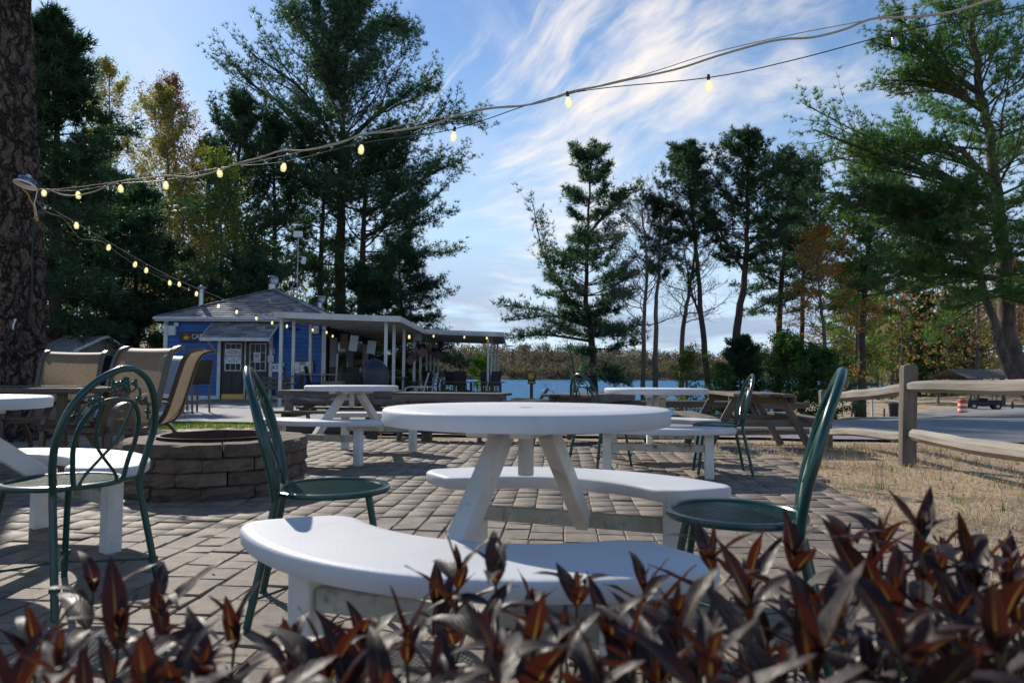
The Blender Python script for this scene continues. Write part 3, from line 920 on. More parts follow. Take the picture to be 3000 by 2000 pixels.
        if nleaf:
            tl = np.minimum(rg.uniform(.15, 1, (len(P3), nleaf)), .999)
            Q, _ = sample_poly(P3, tl)
            Q = Q.reshape(-1, 3) + rg.normal(0, leafsz * 1.2, (Q.shape[0] * nleaf, 3))
            V, F = leaves(rg, Q, leafsz)
    tk = link('trunk' if own_trunk else 'boughs', wood.mesh(M[bark]), root)
    tk.data.polygons.foreach_set('use_smooth', [True] * len(tk.data.polygons))
    if V is not None:
        link('crown', np_mesh('crown', V, F, M[needle]), root)
    return root

def tpts(D, *pp):
    """trunk points from photograph pixels at one distance"""
    return [at(x, y, D) for x, y in pp]
def rooted(D, *pp):
    q = tpts(D, *pp); q[0].z = gz(q[0].x, q[0].y) - .15
    return q

# --- dark spruces and pines behind the cafe, left to right
tree('spruce_tree', 'tall dark drooping spruce beside the foreground trunk', rooted(26, (165, 1150), (163, 600), (158, 60)), .30, .03, 21, t0=.06, nl=100,
     prof=[5.6, 5.7, 5.2, 4.3, 3.2, 2.3, 1.5, .35], elev=(-8, 20), up=-.004, tipup=.035, sec=13, secf=.30, tuft=9, nk=5, ln=.24, w=.022, needle='needle_dark', spread=.55, secel=-.16, flat=.6, cat='tree', child_up=-.03, twigs=False)
tree('spruce_tree', 'second dark spruce filling the gap behind the small shed', rooted(33, (70, 1130), (65, 600), (60, 200)), .28, .03, 22, t0=.05, nl=56,
     prof=[5.5, 5.4, 4.6, 3.6, 2.4, 1.4, .4], elev=(-8, 20), up=-.004, tipup=.03, sec=11, secf=.30, tuft=8, nk=5, ln=.28, w=.028, needle='needle_dark', spread=.55, secel=-.12, flat=.6, child_up=-.03, twigs=False)
tree('spruce_tree', 'low dark spruce right behind the left end of the cafe', rooted(31, (400, 1120), (398, 900), (395, 560)), .22, .03, 23, t0=.04, nl=54,
     prof=[4.4, 4.2, 3.6, 2.8, 1.8, .4], elev=(-6, 22), up=-.004, tipup=.03, sec=11, secf=.30, tuft=8, nk=5, ln=.26, w=.026, needle='needle_dark', spread=.55, secel=-.12, flat=.6, child_up=-.03, twigs=False)
tree('oak_tree', 'tall oak in pale yellow spring leaf behind the big spruce', rooted(50, (330, 1110), (325, 700), (320, 215)), .28, .03, 31, kind='leaf', t0=.30, nl=34,
     prof=[5.0, 5.8, 5.2, 4.4, 3.0, 1.4], elev=(15, 65), up=.05, sec=9, secf=.40, levels=5, nleaf=9, leafsz=.085, needle='leaf_yellow', bark='bark_grey', twigs=False)
tree('oak_tree', 'yellow-brown budding oak left of the dark pines', rooted(46, (510, 1110), (500, 700), (485, 285)), .26, .03, 32, kind='leaf', t0=.12, nl=46,
     prof=[4.6, 5.4, 5.2, 4.6, 3.2, 1.2], elev=(10, 60), up=.04, sec=9, secf=.40, levels=5, nleaf=11, leafsz=.085, needle='leaf_yellow', bark='bark_grey', twigs=False)
tree('maple_tree', 'small maple with red spring buds among the oaks', rooted(49, (545, 1110), (520, 600), (500, 262)), .2, .02, 33, kind='leaf', t0=.55, nl=26,
     prof=[2.6, 3.2, 2.6, 1.2], elev=(25, 65), up=.05, sec=8, secf=.4, levels=4, nleaf=6, leafsz=.08, needle='leaf_red', bark='bark_grey', twigs=False)
tree('pine_tree', 'round-topped dark pine left of the giant pine', rooted(42, (700, 1110), (690, 700), (705, 330)), .30, .05, 34, t0=.35, nl=70,
     prof=[3.4, 3.9, 3.8, 3.4, 2.6, 1.3], elev=(5, 60), up=.04, tipup=.05, sec=9, secf=.36, tuft=7, nk=6, ln=.22, w=.022, needle='needle_dark', twigs=False)
tree('pine_tree', 'shorter dark pine tucked against the giant pine', rooted(45, (800, 1110), (805, 700), (800, 372)), .26, .05, 35, t0=.3, nl=60,
     prof=[3.0, 3.4, 3.2, 2.6, 1.2], elev=(5, 55), up=.04, tipup=.05, sec=9, secf=.36, tuft=7, nk=6, ln=.22, w=.022, needle='needle_dark', twigs=False)
tree('birch_tree', 'slender understory tree with lime leaves behind the cafe roof', rooted(34, (640, 1100), (650, 800), (640, 470)), .12, .02, 36, kind='leaf', t0=.12, nl=40,
     prof=[2.6, 3.0, 2.8, 2.2, 1.0], elev=(10, 55), up=.03, sec=8, secf=.42, levels=4, nleaf=7, leafsz=.065, needle='leaf_lime', bark='bark_grey', twigs=False)
tree('birch_tree', 'understory tree with tan spring leaves right of the spruce', rooted(36, (520, 1100), (530, 850), (540, 560)), .12, .02, 37, kind='leaf', t0=.1, nl=40,
     prof=[2.6, 3.0, 2.8, 2.2, 1.0], elev=(10, 55), up=.03, sec=8, secf=.42, levels=4, nleaf=7, leafsz=.07, needle='leaf_yellow', bark='bark_grey', twigs=False)
tree('pine_tree', 'bushy young pine directly behind the cafe roof ridge', rooted(32, (760, 1090), (755, 950), (750, 790)), .14, .02, 38, t0=.05, nl=60,
     prof=[3.6, 3.4, 2.8, 2.0, .8], elev=(0, 40), up=.03, sec=9, secf=.36, tuft=8, nk=6, ln=.20, w=.016, needle='needle_white')
tree('pine_tree', 'dark pine filling the wood far behind the spruces', rooted(58, (250, 1090), (255, 700), (260, 400)), .3, .04, 39, t0=.2, nl=44,
     prof=[5, 5, 4.5, 3.5, 2.0, .8], elev=(0, 45), up=.02, sec=9, secf=.36, tuft=7, nk=5, ln=.34, w=.035, needle='needle_dark', twigs=False)
tree('pine_tree', 'dark pine filling the wood far behind the oaks', rooted(60, (620, 1090), (615, 700), (610, 430)), .3, .04, 40, t0=.15, nl=44,
     prof=[5, 5, 4.5, 3.5, 2.0, .8], elev=(0, 45), up=.02, sec=9, secf=.36, tuft=7, nk=5, ln=.34, w=.035, needle='needle_dark', twigs=False)
# the giant white pine: three stems under one crown
GP = 48
tree('giant_pine_tree', 'giant white pine with spreading limbs towering over the cafe', rooted(GP, (1000, 1130), (998, 700), (1005, 350), (1020, 20)), .53, .06, 41, t0=.42, nl=90,
     prof=[6.3, 6.8, 7.0, 6.5, 5.9, 5.0, 4.0, 2.4], elev=(-2, 56), up=.025, tipup=.085, whorl=18, sec=13, secf=.38, tuft=10, nk=9, ln=.24, w=.017, needle='needle_white', wob=.06,
     limbs=[[at(1010, 560, GP), at(850, 330, GP), at(740, 250, GP), at(692, 200, GP)], [at(1005, 470, GP), at(900, 280, GP), at(800, 200, GP), at(738, 160, GP)],
            [at(1010, 330, GP), at(940, 150, GP), at(880, 80, GP), at(880, 45, GP)], [at(1015, 250, GP), at(960, 120, GP), at(930, 30, GP), at(925, 8, GP)],
            [at(1015, 420, GP), at(1120, 320, GP), at(1200, 270, GP), at(1270, 225, GP)], [at(1010, 520, GP), at(1180, 400, GP), at(1300, 350, GP), at(1395, 350, GP)],
            [at(1020, 150, GP), at(1100, 90, GP), at(1150, 70, GP), at(1180, 95, GP)]])
tree('pine_tree', 'right-hand stem of the pine clump bearing wide lower boughs', rooted(GP - 1.5, (1055, 1135), (1060, 800), (1075, 430)), .43, .08, 42, t0=.36, nl=50,
     prof=[3.8, 5.5, 6.3, 5.8, 4.3, 2.5], elev=(-4, 40), up=.02, tipup=.05, sec=11, secf=.38, tuft=10, nk=9, ln=.24, w=.017, needle='needle_white', bias=(0.0, .55),
     limbs=[[at(1060, 640, GP), at(1180, 560, GP), at(1280, 500, GP), at(1330, 485, GP)], [at(1062, 900, GP), at(1130, 830, GP), at(1180, 740, GP), at(1215, 640, GP)],
            [at(1060, 700, GP), at(1170, 640, GP), at(1260, 590, GP), at(1320, 530, GP)]])
tree('pine_tree', 'left-hand bare stem of the pine clump behind the cafe', rooted(GP + 1.5, (935, 1130), (940, 800), (955, 450)), .33, .08, 43, t0=.45, nl=40,
     prof=[2.5, 4.3, 5.0, 4.5, 3.0], elev=(-4, 40), up=.02, tipup=.05, sec=9, secf=.34, tuft=7, nk=6, ln=.28, w=.024, needle='needle_dark', bias=(3.1, .5))
tree('hemlock_tree', 'dark open-branched hemlock above the canopy roof', rooted(36, (1190, 1120), (1180, 950), (1165, 722)), .2, .03, 44, t0=.10, nl=56,
     prof=[3.6, 3.4, 3.2, 2.6, 1.9, .8], elev=(-8, 30), up=.0, tipup=.03, sec=9, secf=.36, tuft=7, nk=6, ln=.18, w=.014, needle='needle_dark', flat=.6, secel=-.02, bias=(0.0, .35))
tree('hemlock_tree', 'smaller dark hemlock left of the open-branched one', rooted(35, (1085, 1120), (1080, 950), (1075, 800)), .16, .03, 45, t0=.1, nl=46,
     prof=[2.8, 2.8, 2.4, 1.8, .7], elev=(-6, 30), up=.0, tipup=.03, sec=9, secf=.36, tuft=7, nk=6, ln=.18, w=.014, needle='needle_dark', flat=.6)
tree('hemlock_tree', 'dark hemlock seen through the open side of the canopy', rooted(46, (1120, 1120), (1130, 1040), (1135, 950)), .14, .03, 46, t0=.0, nl=46,
     prof=[4.0, 4.0, 3.2, 2.0, .8], elev=(-4, 30), up=.0, sec=8, secf=.38, tuft=7, nk=6, ln=.24, w=.022, needle='needle_dark')
tree('shrub', 'bright lime green bush behind the canopy', rooted(40, (1412, 1120), (1412, 1100), (1412, 1082)), .05, .01, 47, kind='leaf', t0=.15, nl=34, prof=[1.0, 1.0, .8, .5], elev=(5, 65), up=.03, sec=6, secf=.4, levels=3, nleaf=6, leafsz=.06, needle='leaf_bright', bark='bark_grey', cat='bush', twigs=False)

# --- trees on the lake shore
tree('white_pine_tree', 'tiered white pine leaning at the lake shore right of the canopy', rooted(42, (1752, 1170), (1735, 1020), (1718, 880), (1722, 700), (1735, 428)), .30, .04, 51, t0=.18, nl=66,
     prof=[2.2, 3.0, 3.1, 3.0, 3.0, 2.9, 2.6, 2.0, .9], elev=(-10, 38), up=.008, tipup=.06, whorl=15, sec=11, secf=.38, tuft=8, nk=8, ln=.23, w=.016, needle='needle_white', flat=.4, secel=.06,
     limbs=[[at(1728, 940, 42), at(1640, 840, 42), at(1590, 740, 42), at(1562, 600, 42)], [at(1735, 960, 42), at(1620, 925, 42), at(1560, 930, 42), at(1490, 940, 42)],
            [at(1735, 1000, 42), at(1640, 985, 42), at(1570, 980, 42), at(1490, 990, 42)], [at(1720, 690, 42), at(1790, 610, 42), at(1830, 580, 42), at(1862, 560, 42)]], ncopy=1)
tree('bare_tree', 'small bare tree with brown buds left of the leaning white pine', rooted(40, (1690, 1165), (1680, 1080), (1660, 1000)), .10, .02, 52, kind='leaf', t0=.2, nl=16, prof=[2.4, 2.4, 1.8, 1.0], elev=(10, 60), up=.03, sec=7, secf=.45, levels=4, nleaf=1, leafsz=.04, needle='leaf_red', bark='bark_grey', twigs=False)
tree('bare_tree', 'left of two slim leafless trunks at the water', rooted(38, (1882, 1175), (1886, 960), (1895, 780), (1880, 600)), .17, .03, 53, kind='leaf', t0=.33, nl=34, prof=[3.4, 3.6, 3.0, 2.6, 1.6], elev=(15, 60), up=.04, sec=8, secf=.42, levels=5, nleaf=0, bark='bark_grey', wob=.16)
tree('bare_tree', 'right of two slim leafless trunks with dark pine sprays on top', rooted(38, (1922, 1175), (1920, 960), (1930, 800), (1935, 630)), .19, .04, 54, t0=.62, nl=26, prof=[1.2, 1.9, 2.0, 1.2], elev=(15, 65), up=.04, tipup=.05, sec=7, secf=.38, tuft=6, nk=7, ln=.16, w=.012, needle='needle_dark', bark='bark_grey', wob=.14)
tree('bare_tree', 'forked leafless tree curving up beside the dark leaning trunk', rooted(40, (1995, 1170), (1998, 1000), (2020, 850), (2040, 700), (2050, 620)), .20, .03, 55, kind='leaf', t0=.3, nl=34, prof=[3.0, 3.6, 3.8, 3.2, 1.8], elev=(20, 65), up=.04, sec=8, secf=.42, levels=5, nleaf=0, bark='bark_grey', wob=.15)
tree('pitch_pine_tree', 'pitch pine with dark trunk leaning left and flat clumped crown', rooted(37, (2090, 1190), (2062, 1000), (2045, 800), (2025, 600), (2010, 450)), .22, .04, 56, t0=.58, nl=46, prof=[1.6, 2.4, 2.5, 2.3, 1.7, .9], elev=(5, 60), up=.03, tipup=.07, sec=8, secf=.38, tuft=6, nk=9, ln=.17, w=.012, needle='needle_dark', wob=.13,
     limbs=[[at(2040, 700, 37), at(1980, 620, 37), at(1930, 600, 37), at(1885, 598, 37)], [at(2052, 930, 37), at(2025, 850, 37), at(2012, 780, 37), at(2000, 700, 37)]])
tree('pitch_pine_tree', 'tall pitch pine with dark trunk leaning right by the shore', rooted(36, (2128, 1190), (2160, 960), (2185, 780), (2190, 600), (2195, 420)), .28, .05, 57, t0=.5, nl=60, prof=[1.8, 2.6, 3.0, 2.9, 2.4, 1.2], elev=(0, 60), up=.03, tipup=.06, sec=9, secf=.38, tuft=6, nk=9, ln=.17, w=.012, needle='needle_dark', wob=.12,
     limbs=[[at(2185, 800, 36), at(2120, 700, 36), at(2090, 620, 36), at(2050, 560, 36)], [at(2188, 720, 36), at(2250, 660, 36), at(2290, 650, 36), at(2330, 640, 36)]])
tree('pitch_pine_tree', 'shaggy pitch pine standing behind the taller two', rooted(44, (2275, 1160), (2285, 900), (2300, 700), (2310, 500)), .26, .05, 58, t0=.3, nl=64, prof=[2.0, 2.8, 3.4, 3.4, 2.8, 1.4], elev=(0, 55), up=.03, tipup=.05, sec=9, secf=.38, tuft=6, nk=8, ln=.20, w=.016, needle='needle_dark', wob=.12)
tree('pitch_pine_tree', 'thin pine trunk standing beyond the orange-leaved tree', rooted(48, (2345, 1150), (2350, 900), (2360, 700), (2365, 520)), .22, .05, 59, t0=.4, nl=50, prof=[2.0, 2.8, 3.2, 2.8, 1.4], elev=(0, 55), up=.03, sec=8, secf=.38, tuft=6, nk=8, ln=.22, w=.018, needle='needle_dark', wob=.12)
tree('catkin_tree', 'small tree hung with orange catkins beside the shore', rooted(33, (2420, 1170), (2415, 1000), (2400, 850), (2395, 700)), .15, .02, 60, kind='leaf', t0=.22, nl=40, prof=[2.4, 2.8, 2.6, 2.0, 1.0], elev=(0, 55), up=.02, sec=8, secf=.42, levels=4, nleaf=4, leafsz=.055, needle='leaf_orange', bark='bark_grey', wob=.12)
tree('shrub', 'rounded glossy green bush below the orange-leaved tree', rooted(30, (2310, 1175), (2310, 1100), (2310, 1035)), .10, .02, 61, kind='leaf', t0=.0, nl=60, prof=[1.5, 1.6, 1.5, 1.2, .8], elev=(5, 75), up=.02, sec=9, secf=.42, levels=4, nleaf=9, leafsz=.05, needle='leaf_green', bark='bark_grey', cat='bush', twigs=False)
tree('shrub', 'darker green bush spreading right of the rounded one', rooted(30, (2410, 1180), (2410, 1120), (2408, 1070)), .08, .02, 62, kind='leaf', t0=.0, nl=46, prof=[1.4, 1.4, 1.2, .7], elev=(5, 70), up=.02, sec=8, secf=.42, levels=4, nleaf=8, leafsz=.05, needle='leaf_green', bark='bark_grey', cat='bush', twigs=False)
tree('shrub', 'airy yellow-green shrub at the water between bare trunks', rooted(33, (2010, 1180), (2012, 1120), (2015, 1060)), .07, .01, 63, kind='leaf', t0=.0, nl=40, prof=[1.3, 1.4, 1.2, .7], elev=(15, 75), up=.03, sec=7, secf=.42, levels=4, nleaf=4, leafsz=.05, needle='leaf_lime', bark='bark_grey', cat='bush', twigs=False)
tree('shrub', 'low dark cedar bush at the foot of the shore pines', rooted(34, (2170, 1180), (2170, 1100), (2175, 1000)), .08, .02, 64, t0=.05, nl=50, prof=[1.6, 1.5, 1.2, .9, .3], elev=(10, 50), up=.02, sec=8, secf=.4, tuft=7, nk=6, ln=.14, w=.014, needle='needle_dark', cat='bush', twigs=False)
tree('shrub', 'leafy green sapling thicket behind the second fence', rooted(31, (2110, 1190), (2112, 1150), (2115, 1090)), .05, .01, 65, kind='leaf', t0=.0, nl=36, prof=[1.0, 1.1, .9, .5], elev=(15, 75), up=.03, sec=7, secf=.42, levels=4, nleaf=5, leafsz=.045, needle='leaf_green', bark='bark_grey', cat='bush', twigs=False)

# --- the big pines on the right
tree('pitch_pine_tree', 'full green pitch pine between the shore trees and the big pine', rooted(40, (2520, 1160), (2530, 900), (2545, 700), (2560, 450)), .24, .05, 79, t0=.32, nl=66, prof=[2.4, 3.0, 3.4, 3.4, 2.8, 1.4], elev=(0, 55), up=.03, tipup=.05, sec=9, secf=.38, tuft=6, nk=9, ln=.20, w=.015, needle='needle_pitch', wob=.12)
tree('oak_tree', 'yellow-green young oak filling the gap below the pitch pines', rooted(46, (2500, 1150), (2510, 980), (2505, 800)), .16, .02, 80, kind='leaf', t0=.12, nl=44, prof=[2.6, 3.0, 2.8, 2.2, 1.0], elev=(5, 60), up=.03, sec=8, secf=.42, levels=4, nleaf=8, leafsz=.075, needle='leaf_lime', bark='bark_grey', twigs=False)
RP = 31
tree('big_pitch_pine_tree', 'big plated-bark pine at the right edge reaching over the road', [Vector((24.0, 31, gz(24.0, 31) - .1)), at(2955, 1000, RP), at(2945, 800, RP), at(2925, 600, RP), at(2895, 380, RP), at(2860, 180, RP), at(2835, -80, RP)], .46, .10, 71, t0=.36, nl=56,
     prof=[3.6, 4.2, 4.6, 4.4, 4.0, 3.6, 2.6], elev=(0, 45), up=.02, tipup=.05, sec=13, secf=.37, tuft=7, nk=10, ln=.175, w=.012, needle='needle_pitch', bark='bark_plated', wob=.11, ncopy=5,
     limbs=[[at(2920, 560, RP), at(2800, 430, RP), at(2650, 425, RP), at(2520, 420, RP)], [at(2935, 650, RP), at(2820, 620, RP), at(2640, 600, RP), at(2400, 560, RP)],
            [at(2930, 600, RP), at(2760, 520, RP), at(2560, 450, RP), at(2385, 380, RP)], [at(2940, 760, RP), at(2780, 700, RP), at(2680, 640, RP), at(2560, 520, RP)],
            [at(2880, 280, RP), at(2760, 200, RP), at(2680, 130, RP), at(2605, 90, RP)], [at(2890, 330, RP), at(2780, 260, RP), at(2690, 240, RP), at(2600, 235, RP)],
            [at(2945, 820, RP), at(2820, 800, RP), at(2700, 790, RP), at(2560, 830, RP)]])
tree('leaning_pine_tree', 'pine with pale flaking trunk leaning left at the right edge', [Vector((23.2, 30, gz(23.2, 30) - .1)), at(2960, 1090, 30), at(2915, 960, 30), at(2870, 820, 30), at(2800, 680, 30), at(2730, 600, 30)], .30, .06, 72, t0=.5, nl=56,
     prof=[3.0, 3.6, 3.8, 3.4, 2.2], elev=(-6, 40), up=.01, tipup=.05, sec=10, secf=.36, tuft=7, nk=11, ln=.165, w=.010, needle='needle_pitch', bark='bark_plated', wob=.12, bias=(3.14, .5))
tree('spruce_tree', 'sunlit green spruce across the road behind the fence post', rooted(78, (2690, 1140), (2690, 950), (2690, 740)), .26, .03, 73, t0=.02, nl=80, prof=[4.5, 4.5, 4.0, 3.1, 2.1, .5], elev=(-8, 25), up=.0, tipup=.03, sec=10, secf=.32, tuft=8, nk=6, ln=.36, w=.036, needle='needle_green', flat=.5, twigs=False)
tree('spruce_tree', 'smaller green spruce right of the sunlit one', rooted(82, (2780, 1130), (2785, 1000), (2790, 850)), .2, .03, 74, t0=.02, nl=60, prof=[4.1, 3.8, 3.0, 2.0, .5], elev=(-8, 25), up=.0, sec=9, secf=.32, tuft=8, nk=6, ln=.36, w=.038, needle='needle_green', flat=.5, twigs=False)
tree('oak_tree', 'pale yellow flowering tree between the orange tree and spruce', rooted(84, (2570, 1130), (2575, 1000), (2570, 850)), .16, .02, 75, kind='leaf', t0=.05, nl=44, prof=[4.6, 5.1, 4.3, 3.0, 1.3], elev=(5, 60), up=.03, sec=8, secf=.42, levels=4, nleaf=8, leafsz=.085, needle='leaf_yellow', bark='bark_grey', twigs=False)
tree('oak_tree', 'brown budding oak behind the big pine trunk', rooted(70, (2860, 1110), (2865, 900), (2870, 700)), .22, .02, 76, kind='leaf', t0=.1, nl=44, prof=[4.4, 5.0, 4.6, 3.4, 1.4], elev=(5, 60), up=.03, sec=8, secf=.42, levels=4, nleaf=8, leafsz=.10, needle='leaf_yellow', bark='bark_grey', twigs=False)
tree('oak_tree', 'tan budding oak at the far right beyond the golf cart', rooted(74, (2985, 1110), (2985, 950), (2990, 780)), .22, .02, 77, kind='leaf', t0=.1, nl=44, prof=[4.4, 5.0, 4.6, 3.4, 1.4], elev=(5, 60), up=.03, sec=8, secf=.42, levels=4, nleaf=8, leafsz=.10, needle='leaf_red', bark='bark_grey', twigs=False)
tree('pine_tree', 'dark pine between orange tree and yellow tree across the road', rooted(68, (2490, 1140), (2492, 1000), (2490, 800)), .24, .03, 78, t0=.15, nl=56, prof=[3.6, 3.9, 3.4, 2.3, .9], elev=(-4, 40), up=.02, sec=9, secf=.36, tuft=7, nk=7, ln=.24, w=.022, needle='needle_pitch')

# --- woods too far to count
def wood_mass(name, label, spots, seed, mats):
    """far-off wood: small crowns of loose leaf faces on thin trunks, one object"""
    rg = np.random.default_rng(seed)
    V, F, Mi, off = [], [], [], 0
    wv = Wood()
    for (x, y, h, wd, sz, k, c) in spots:
        z = gz(x, y)
        p = rg.normal(0, 1, (k, 3)); p = unit(p) * (rg.uniform(0, 1, (k, 1)) ** .4)
        top = 1.0 if c != 3 else .55
        q = np.stack([p[:, 0] * wd, p[:, 1] * wd, p[:, 2] * h * .45 + h * .55], 1)
        if c == 3:
            q[:, :2] *= np.clip(1.25 - q[:, 2:3] / h, .08, 1)
        v, f = leaves(rg, q + np.array((x, y, z)), sz)
        V.append(v); F.append(f + off); off += len(v); Mi.append(np.full(len(f), c))
        tb, tf = tubes_np(np.array([[(x, y, z - .3), (x + rg.normal(0, .3), y, z + h * .45), (x + rg.normal(0, .5), y, z + h * .9)]]), np.array([[h * .014, h * .010, h * .003]]), 4)
        V.append(tb); F.append(tf + off); off += len(tb); Mi.append(np.full(len(tf), len(mats)))
    me = np_mesh(name, np.concatenate(V), np.concatenate(F), None)
    for m_ in mats + ['bark_grey']: me.materials.append(M[m_])
    me.polygons.foreach_set('material_index', np.concatenate(Mi).astype(np.int32))
    return tag(link(name, me), label, None, kind='stuff')
rg = np.random.default_rng(99)
M['far_tan'] = pm('far_tan_wood', (0.1512, 0.1188, 0.0756), (0.1008, 0.0828, 0.0540), .12, .8, isl=.10, trans=.35)  # far tones muted: the slight haze is put into these colours
M['far_gold'] = pm('far_gold_wood', (0.2025, 0.1613, 0.0825), (0.1425, 0.1200, 0.0638), .12, .8, isl=.10, trans=.35)
M['far_green'] = pm('far_green_wood', (0.1040, 0.1200, 0.0600), (0.0720, 0.0880, 0.0480), .12, .8, isl=.10, trans=.3)
M['far_conifer'] = pm('far_conifers', (.06, .08, .055), (.045, .065, .045), .12, .8, isl=.10, trans=.2)
sp = []
for _ in range(1500):
    x = rg.uniform(-150, 260); y = 560 + 118 * rg.uniform(0, 1) ** 1.25
    if y > 690: continue
    c = rg.choice([0, 0, 0, 1, 2, 2, 3]); h = rg.uniform(8, 12.5)
    sp.append((x, y, h, rg.uniform(3.6, 5.6), .85, 50, c))
wood_mass('far_wood', 'tan and green wooded hillside on the far lake shore', sp, 5, ['far_tan', 'far_gold', 'far_green', 'far_conifer'])
sp = []
for _ in range(90):
    y = rg.uniform(62, 118); x = -y * rg.uniform(.20, .95)
    sp.append((x, y, rg.uniform(11, 19), rg.uniform(2.8, 4.2),   .36, 170, rg.choice([0, 2, 3, 3, 3])))
wood_mass('left_wood', 'dim mixed wood filling the distance behind the cafe', sp, 6, ['leaf_yellow', 'leaf_lime', 'leaf_lime', 'needle_dark'])
sp = []
for _ in range(80):
    y = rg.uniform(72, 125); x = y * rg.uniform(.48, 1.0)
    sp.append((x, y, rg.uniform(9, 16), rg.uniform(2.8, 4.2), .24, 340, rg.choice([0, 1, 1, 2, 3])))
wood_mass('right_wood', 'mixed spring wood on the slope beyond the road', sp, 7, ['leaf_yellow', 'leaf_red', 'leaf_lime', 'needle_green'])

# --- foreground pine at the left edge: detailed bark, only its trunk in the picture
from mathutils import noise as mnoise
FT = [Vector((-6.62, 9.0, -.1)), Vector((-6.63, 9.0, 1.5)), Vector((-6.74, 9.0, 3.2)), Vector((-6.86, 9.0, 4.6)), Vector((-6.98, 9.0, 6.2)), Vector((-7.05, 9.0, 9.0)), Vector((-7.05, 9.05, 12.5)), Vector((-7.0, 9.0, 16.0))]
fg = tree('foreground_pine_tree', 'thick rough-barked pine trunk at the left edge carrying the lamp', FT,   .36, .06, 81, t0=.78, nl=30, prof=[2.2, 3.0, 3.0, 2.4, 1.0], elev=(-5, 50), up=.02, tipup=.05, sec=8, secf=.36, tuft=7, nk=7, ln=.16, w=.010, needle='needle_dark', own_trunk=False)
cen = catmull([p - FT[0] for p in FT[:6]], 42) + [p - FT[0] for p in FT[6:]]
nr, na = len(cen), 84
Vt = np.empty((nr, na, 3))
for i_, c in enumerate(cen):
    z = c.z
    r_ = .372 - .16 * min(1, z / 16.0) + .16 * math.exp(-max(0, z) / .28)
    for k in range(na):
        a_ = 2 * math.pi * k / na
        ca, sa = math.cos(a_), math.sin(a_)
        if z < 7.5:
            q = Vector((ca * 3.0, sa * 3.0, z * 1.15)) + Vector((mnoise.noise(Vector((ca * 2, sa * 2, z * 1.6))), 0, mnoise.noise(Vector((sa * 2, ca * 2, z * 1.6 + 9))))) * .35
            d = mnoise.voronoi(q * 1.5)[0]
            ridge = min(.30, d[1] - d[0]) / .30
            dz = .050 * ridge + .022 * mnoise.noise(Vector((ca * 9, sa * 9, z * 7))) + .03 * mnoise.noise(Vector((ca * 1.2, sa * 1.2, z * .6)))
        else: dz = 0
        Vt[i_, k] = (c.x + (r_ + dz) * ca, c.y + (r_ + dz) * sa, z)
idx = np.arange(nr * na).reshape(nr, na)
Ft = np.stack([idx[:-1], np.roll(idx[:-1], -1, 1), np.roll(idx[1:], -1, 1), idx[1:]], 2).reshape(-1, 4)
def bark_material():
    """plated bark: dark cracks between scaly plates"""
    m = bpy.data.materials.new('foreground_bark'); m.use_nodes = True
    n, l = m.node_tree.nodes, m.node_tree.links
    bs = n['Principled BSDF']; bs.inputs['Roughness'].default_value = .9; bs.inputs['Specular IOR Level'].default_value = .2
    pos = n.new('ShaderNodeNewGeometry').outputs['Position']
    nz = n.new('ShaderNodeTexNoise'); nz.inputs['Scale'].default_value = 5; nz.inputs['Detail'].default_value = 4; l.new(pos, nz.inputs['Vector'])
    ad = n.new('ShaderNodeVectorMath'); ad.operation = 'MULTIPLY_ADD'; l.new(nz.outputs['Color'], ad.inputs[0]); ad.inputs[1].default_value = (.34, .34, .34); l.new(pos, ad.inputs[2])
    mp = n.new('ShaderNodeMapping'); mp.inputs['Scale'].default_value = (1, 1, .30); l.new(ad.outputs[0], mp.inputs[0])
    hs = []
    for sc in (7.5, 19.0):
        v = n.new('ShaderNodeTexVoronoi'); v.feature = 'DISTANCE_TO_EDGE'; v.inputs['Scale'].default_value = sc; l.new(mp.outputs[0], v.inputs['Vector'])
        r_ = n.new('ShaderNodeMapRange'); r_.inputs[1].default_value = .0; r_.inputs[2].default_value = .16; l.new(v.outputs[0], r_.inputs[0]); hs.append(r_.outputs[0])
    mu = n.new('ShaderNodeMath'); mu.operation = 'MULTIPLY_ADD'; l.new(hs[1], mu.inputs[0]); mu.inputs[1].default_value = .45; l.new(hs[0], mu.inputs[2])
    f = n.new('ShaderNodeTexNoise'); f.inputs['Scale'].default_value = 38; f.inputs['Detail'].default_value = 6; l.new(mp.outputs[0], f.inputs['Vector'])
    h = n.new('ShaderNodeMath'); h.operation = 'MULTIPLY_ADD'; l.new(f.outputs[0], h.inputs[0]); h.inputs[1].default_value = .7; l.new(mu.outputs[0], h.inputs[2])
    bp = n.new('ShaderNodeBump'); bp.inputs['Strength'].default_value = 1.0; bp.inputs['Distance'].default_value = .035; l.new(h.outputs[0], bp.inputs['Height']); l.new(bp.outputs[0], bs.inputs['Normal'])
    cr = n.new('ShaderNodeValToRGB'); cr.color_ramp.elements[0].position = .35; cr.color_ramp.elements[0].color = (.030, .022, .018, 1); cr.color_ramp.elements[1].position = 1.7 / 2.2; cr.color_ramp.elements[1].color = (.165, .125, .10, 1)
    e = cr.color_ramp.elements.new(.58); e.color = (.08, .06, .048, 1)
    dv = n.new('ShaderNodeMath'); dv.operation = 'DIVIDE'; l.new(h.outputs[0], dv.inputs[0]); dv.inputs[1].default_value = 2.2; l.new(dv.outputs[0], cr.inputs[0])
    l.new(cr.outputs[0], bs.inputs['Base Color'])
    return m
M['bark_fore'] = bark_material()
link('trunk', np_mesh('trunk', Vt.reshape(-1, 3), Ft, M['bark_fore']), fg)

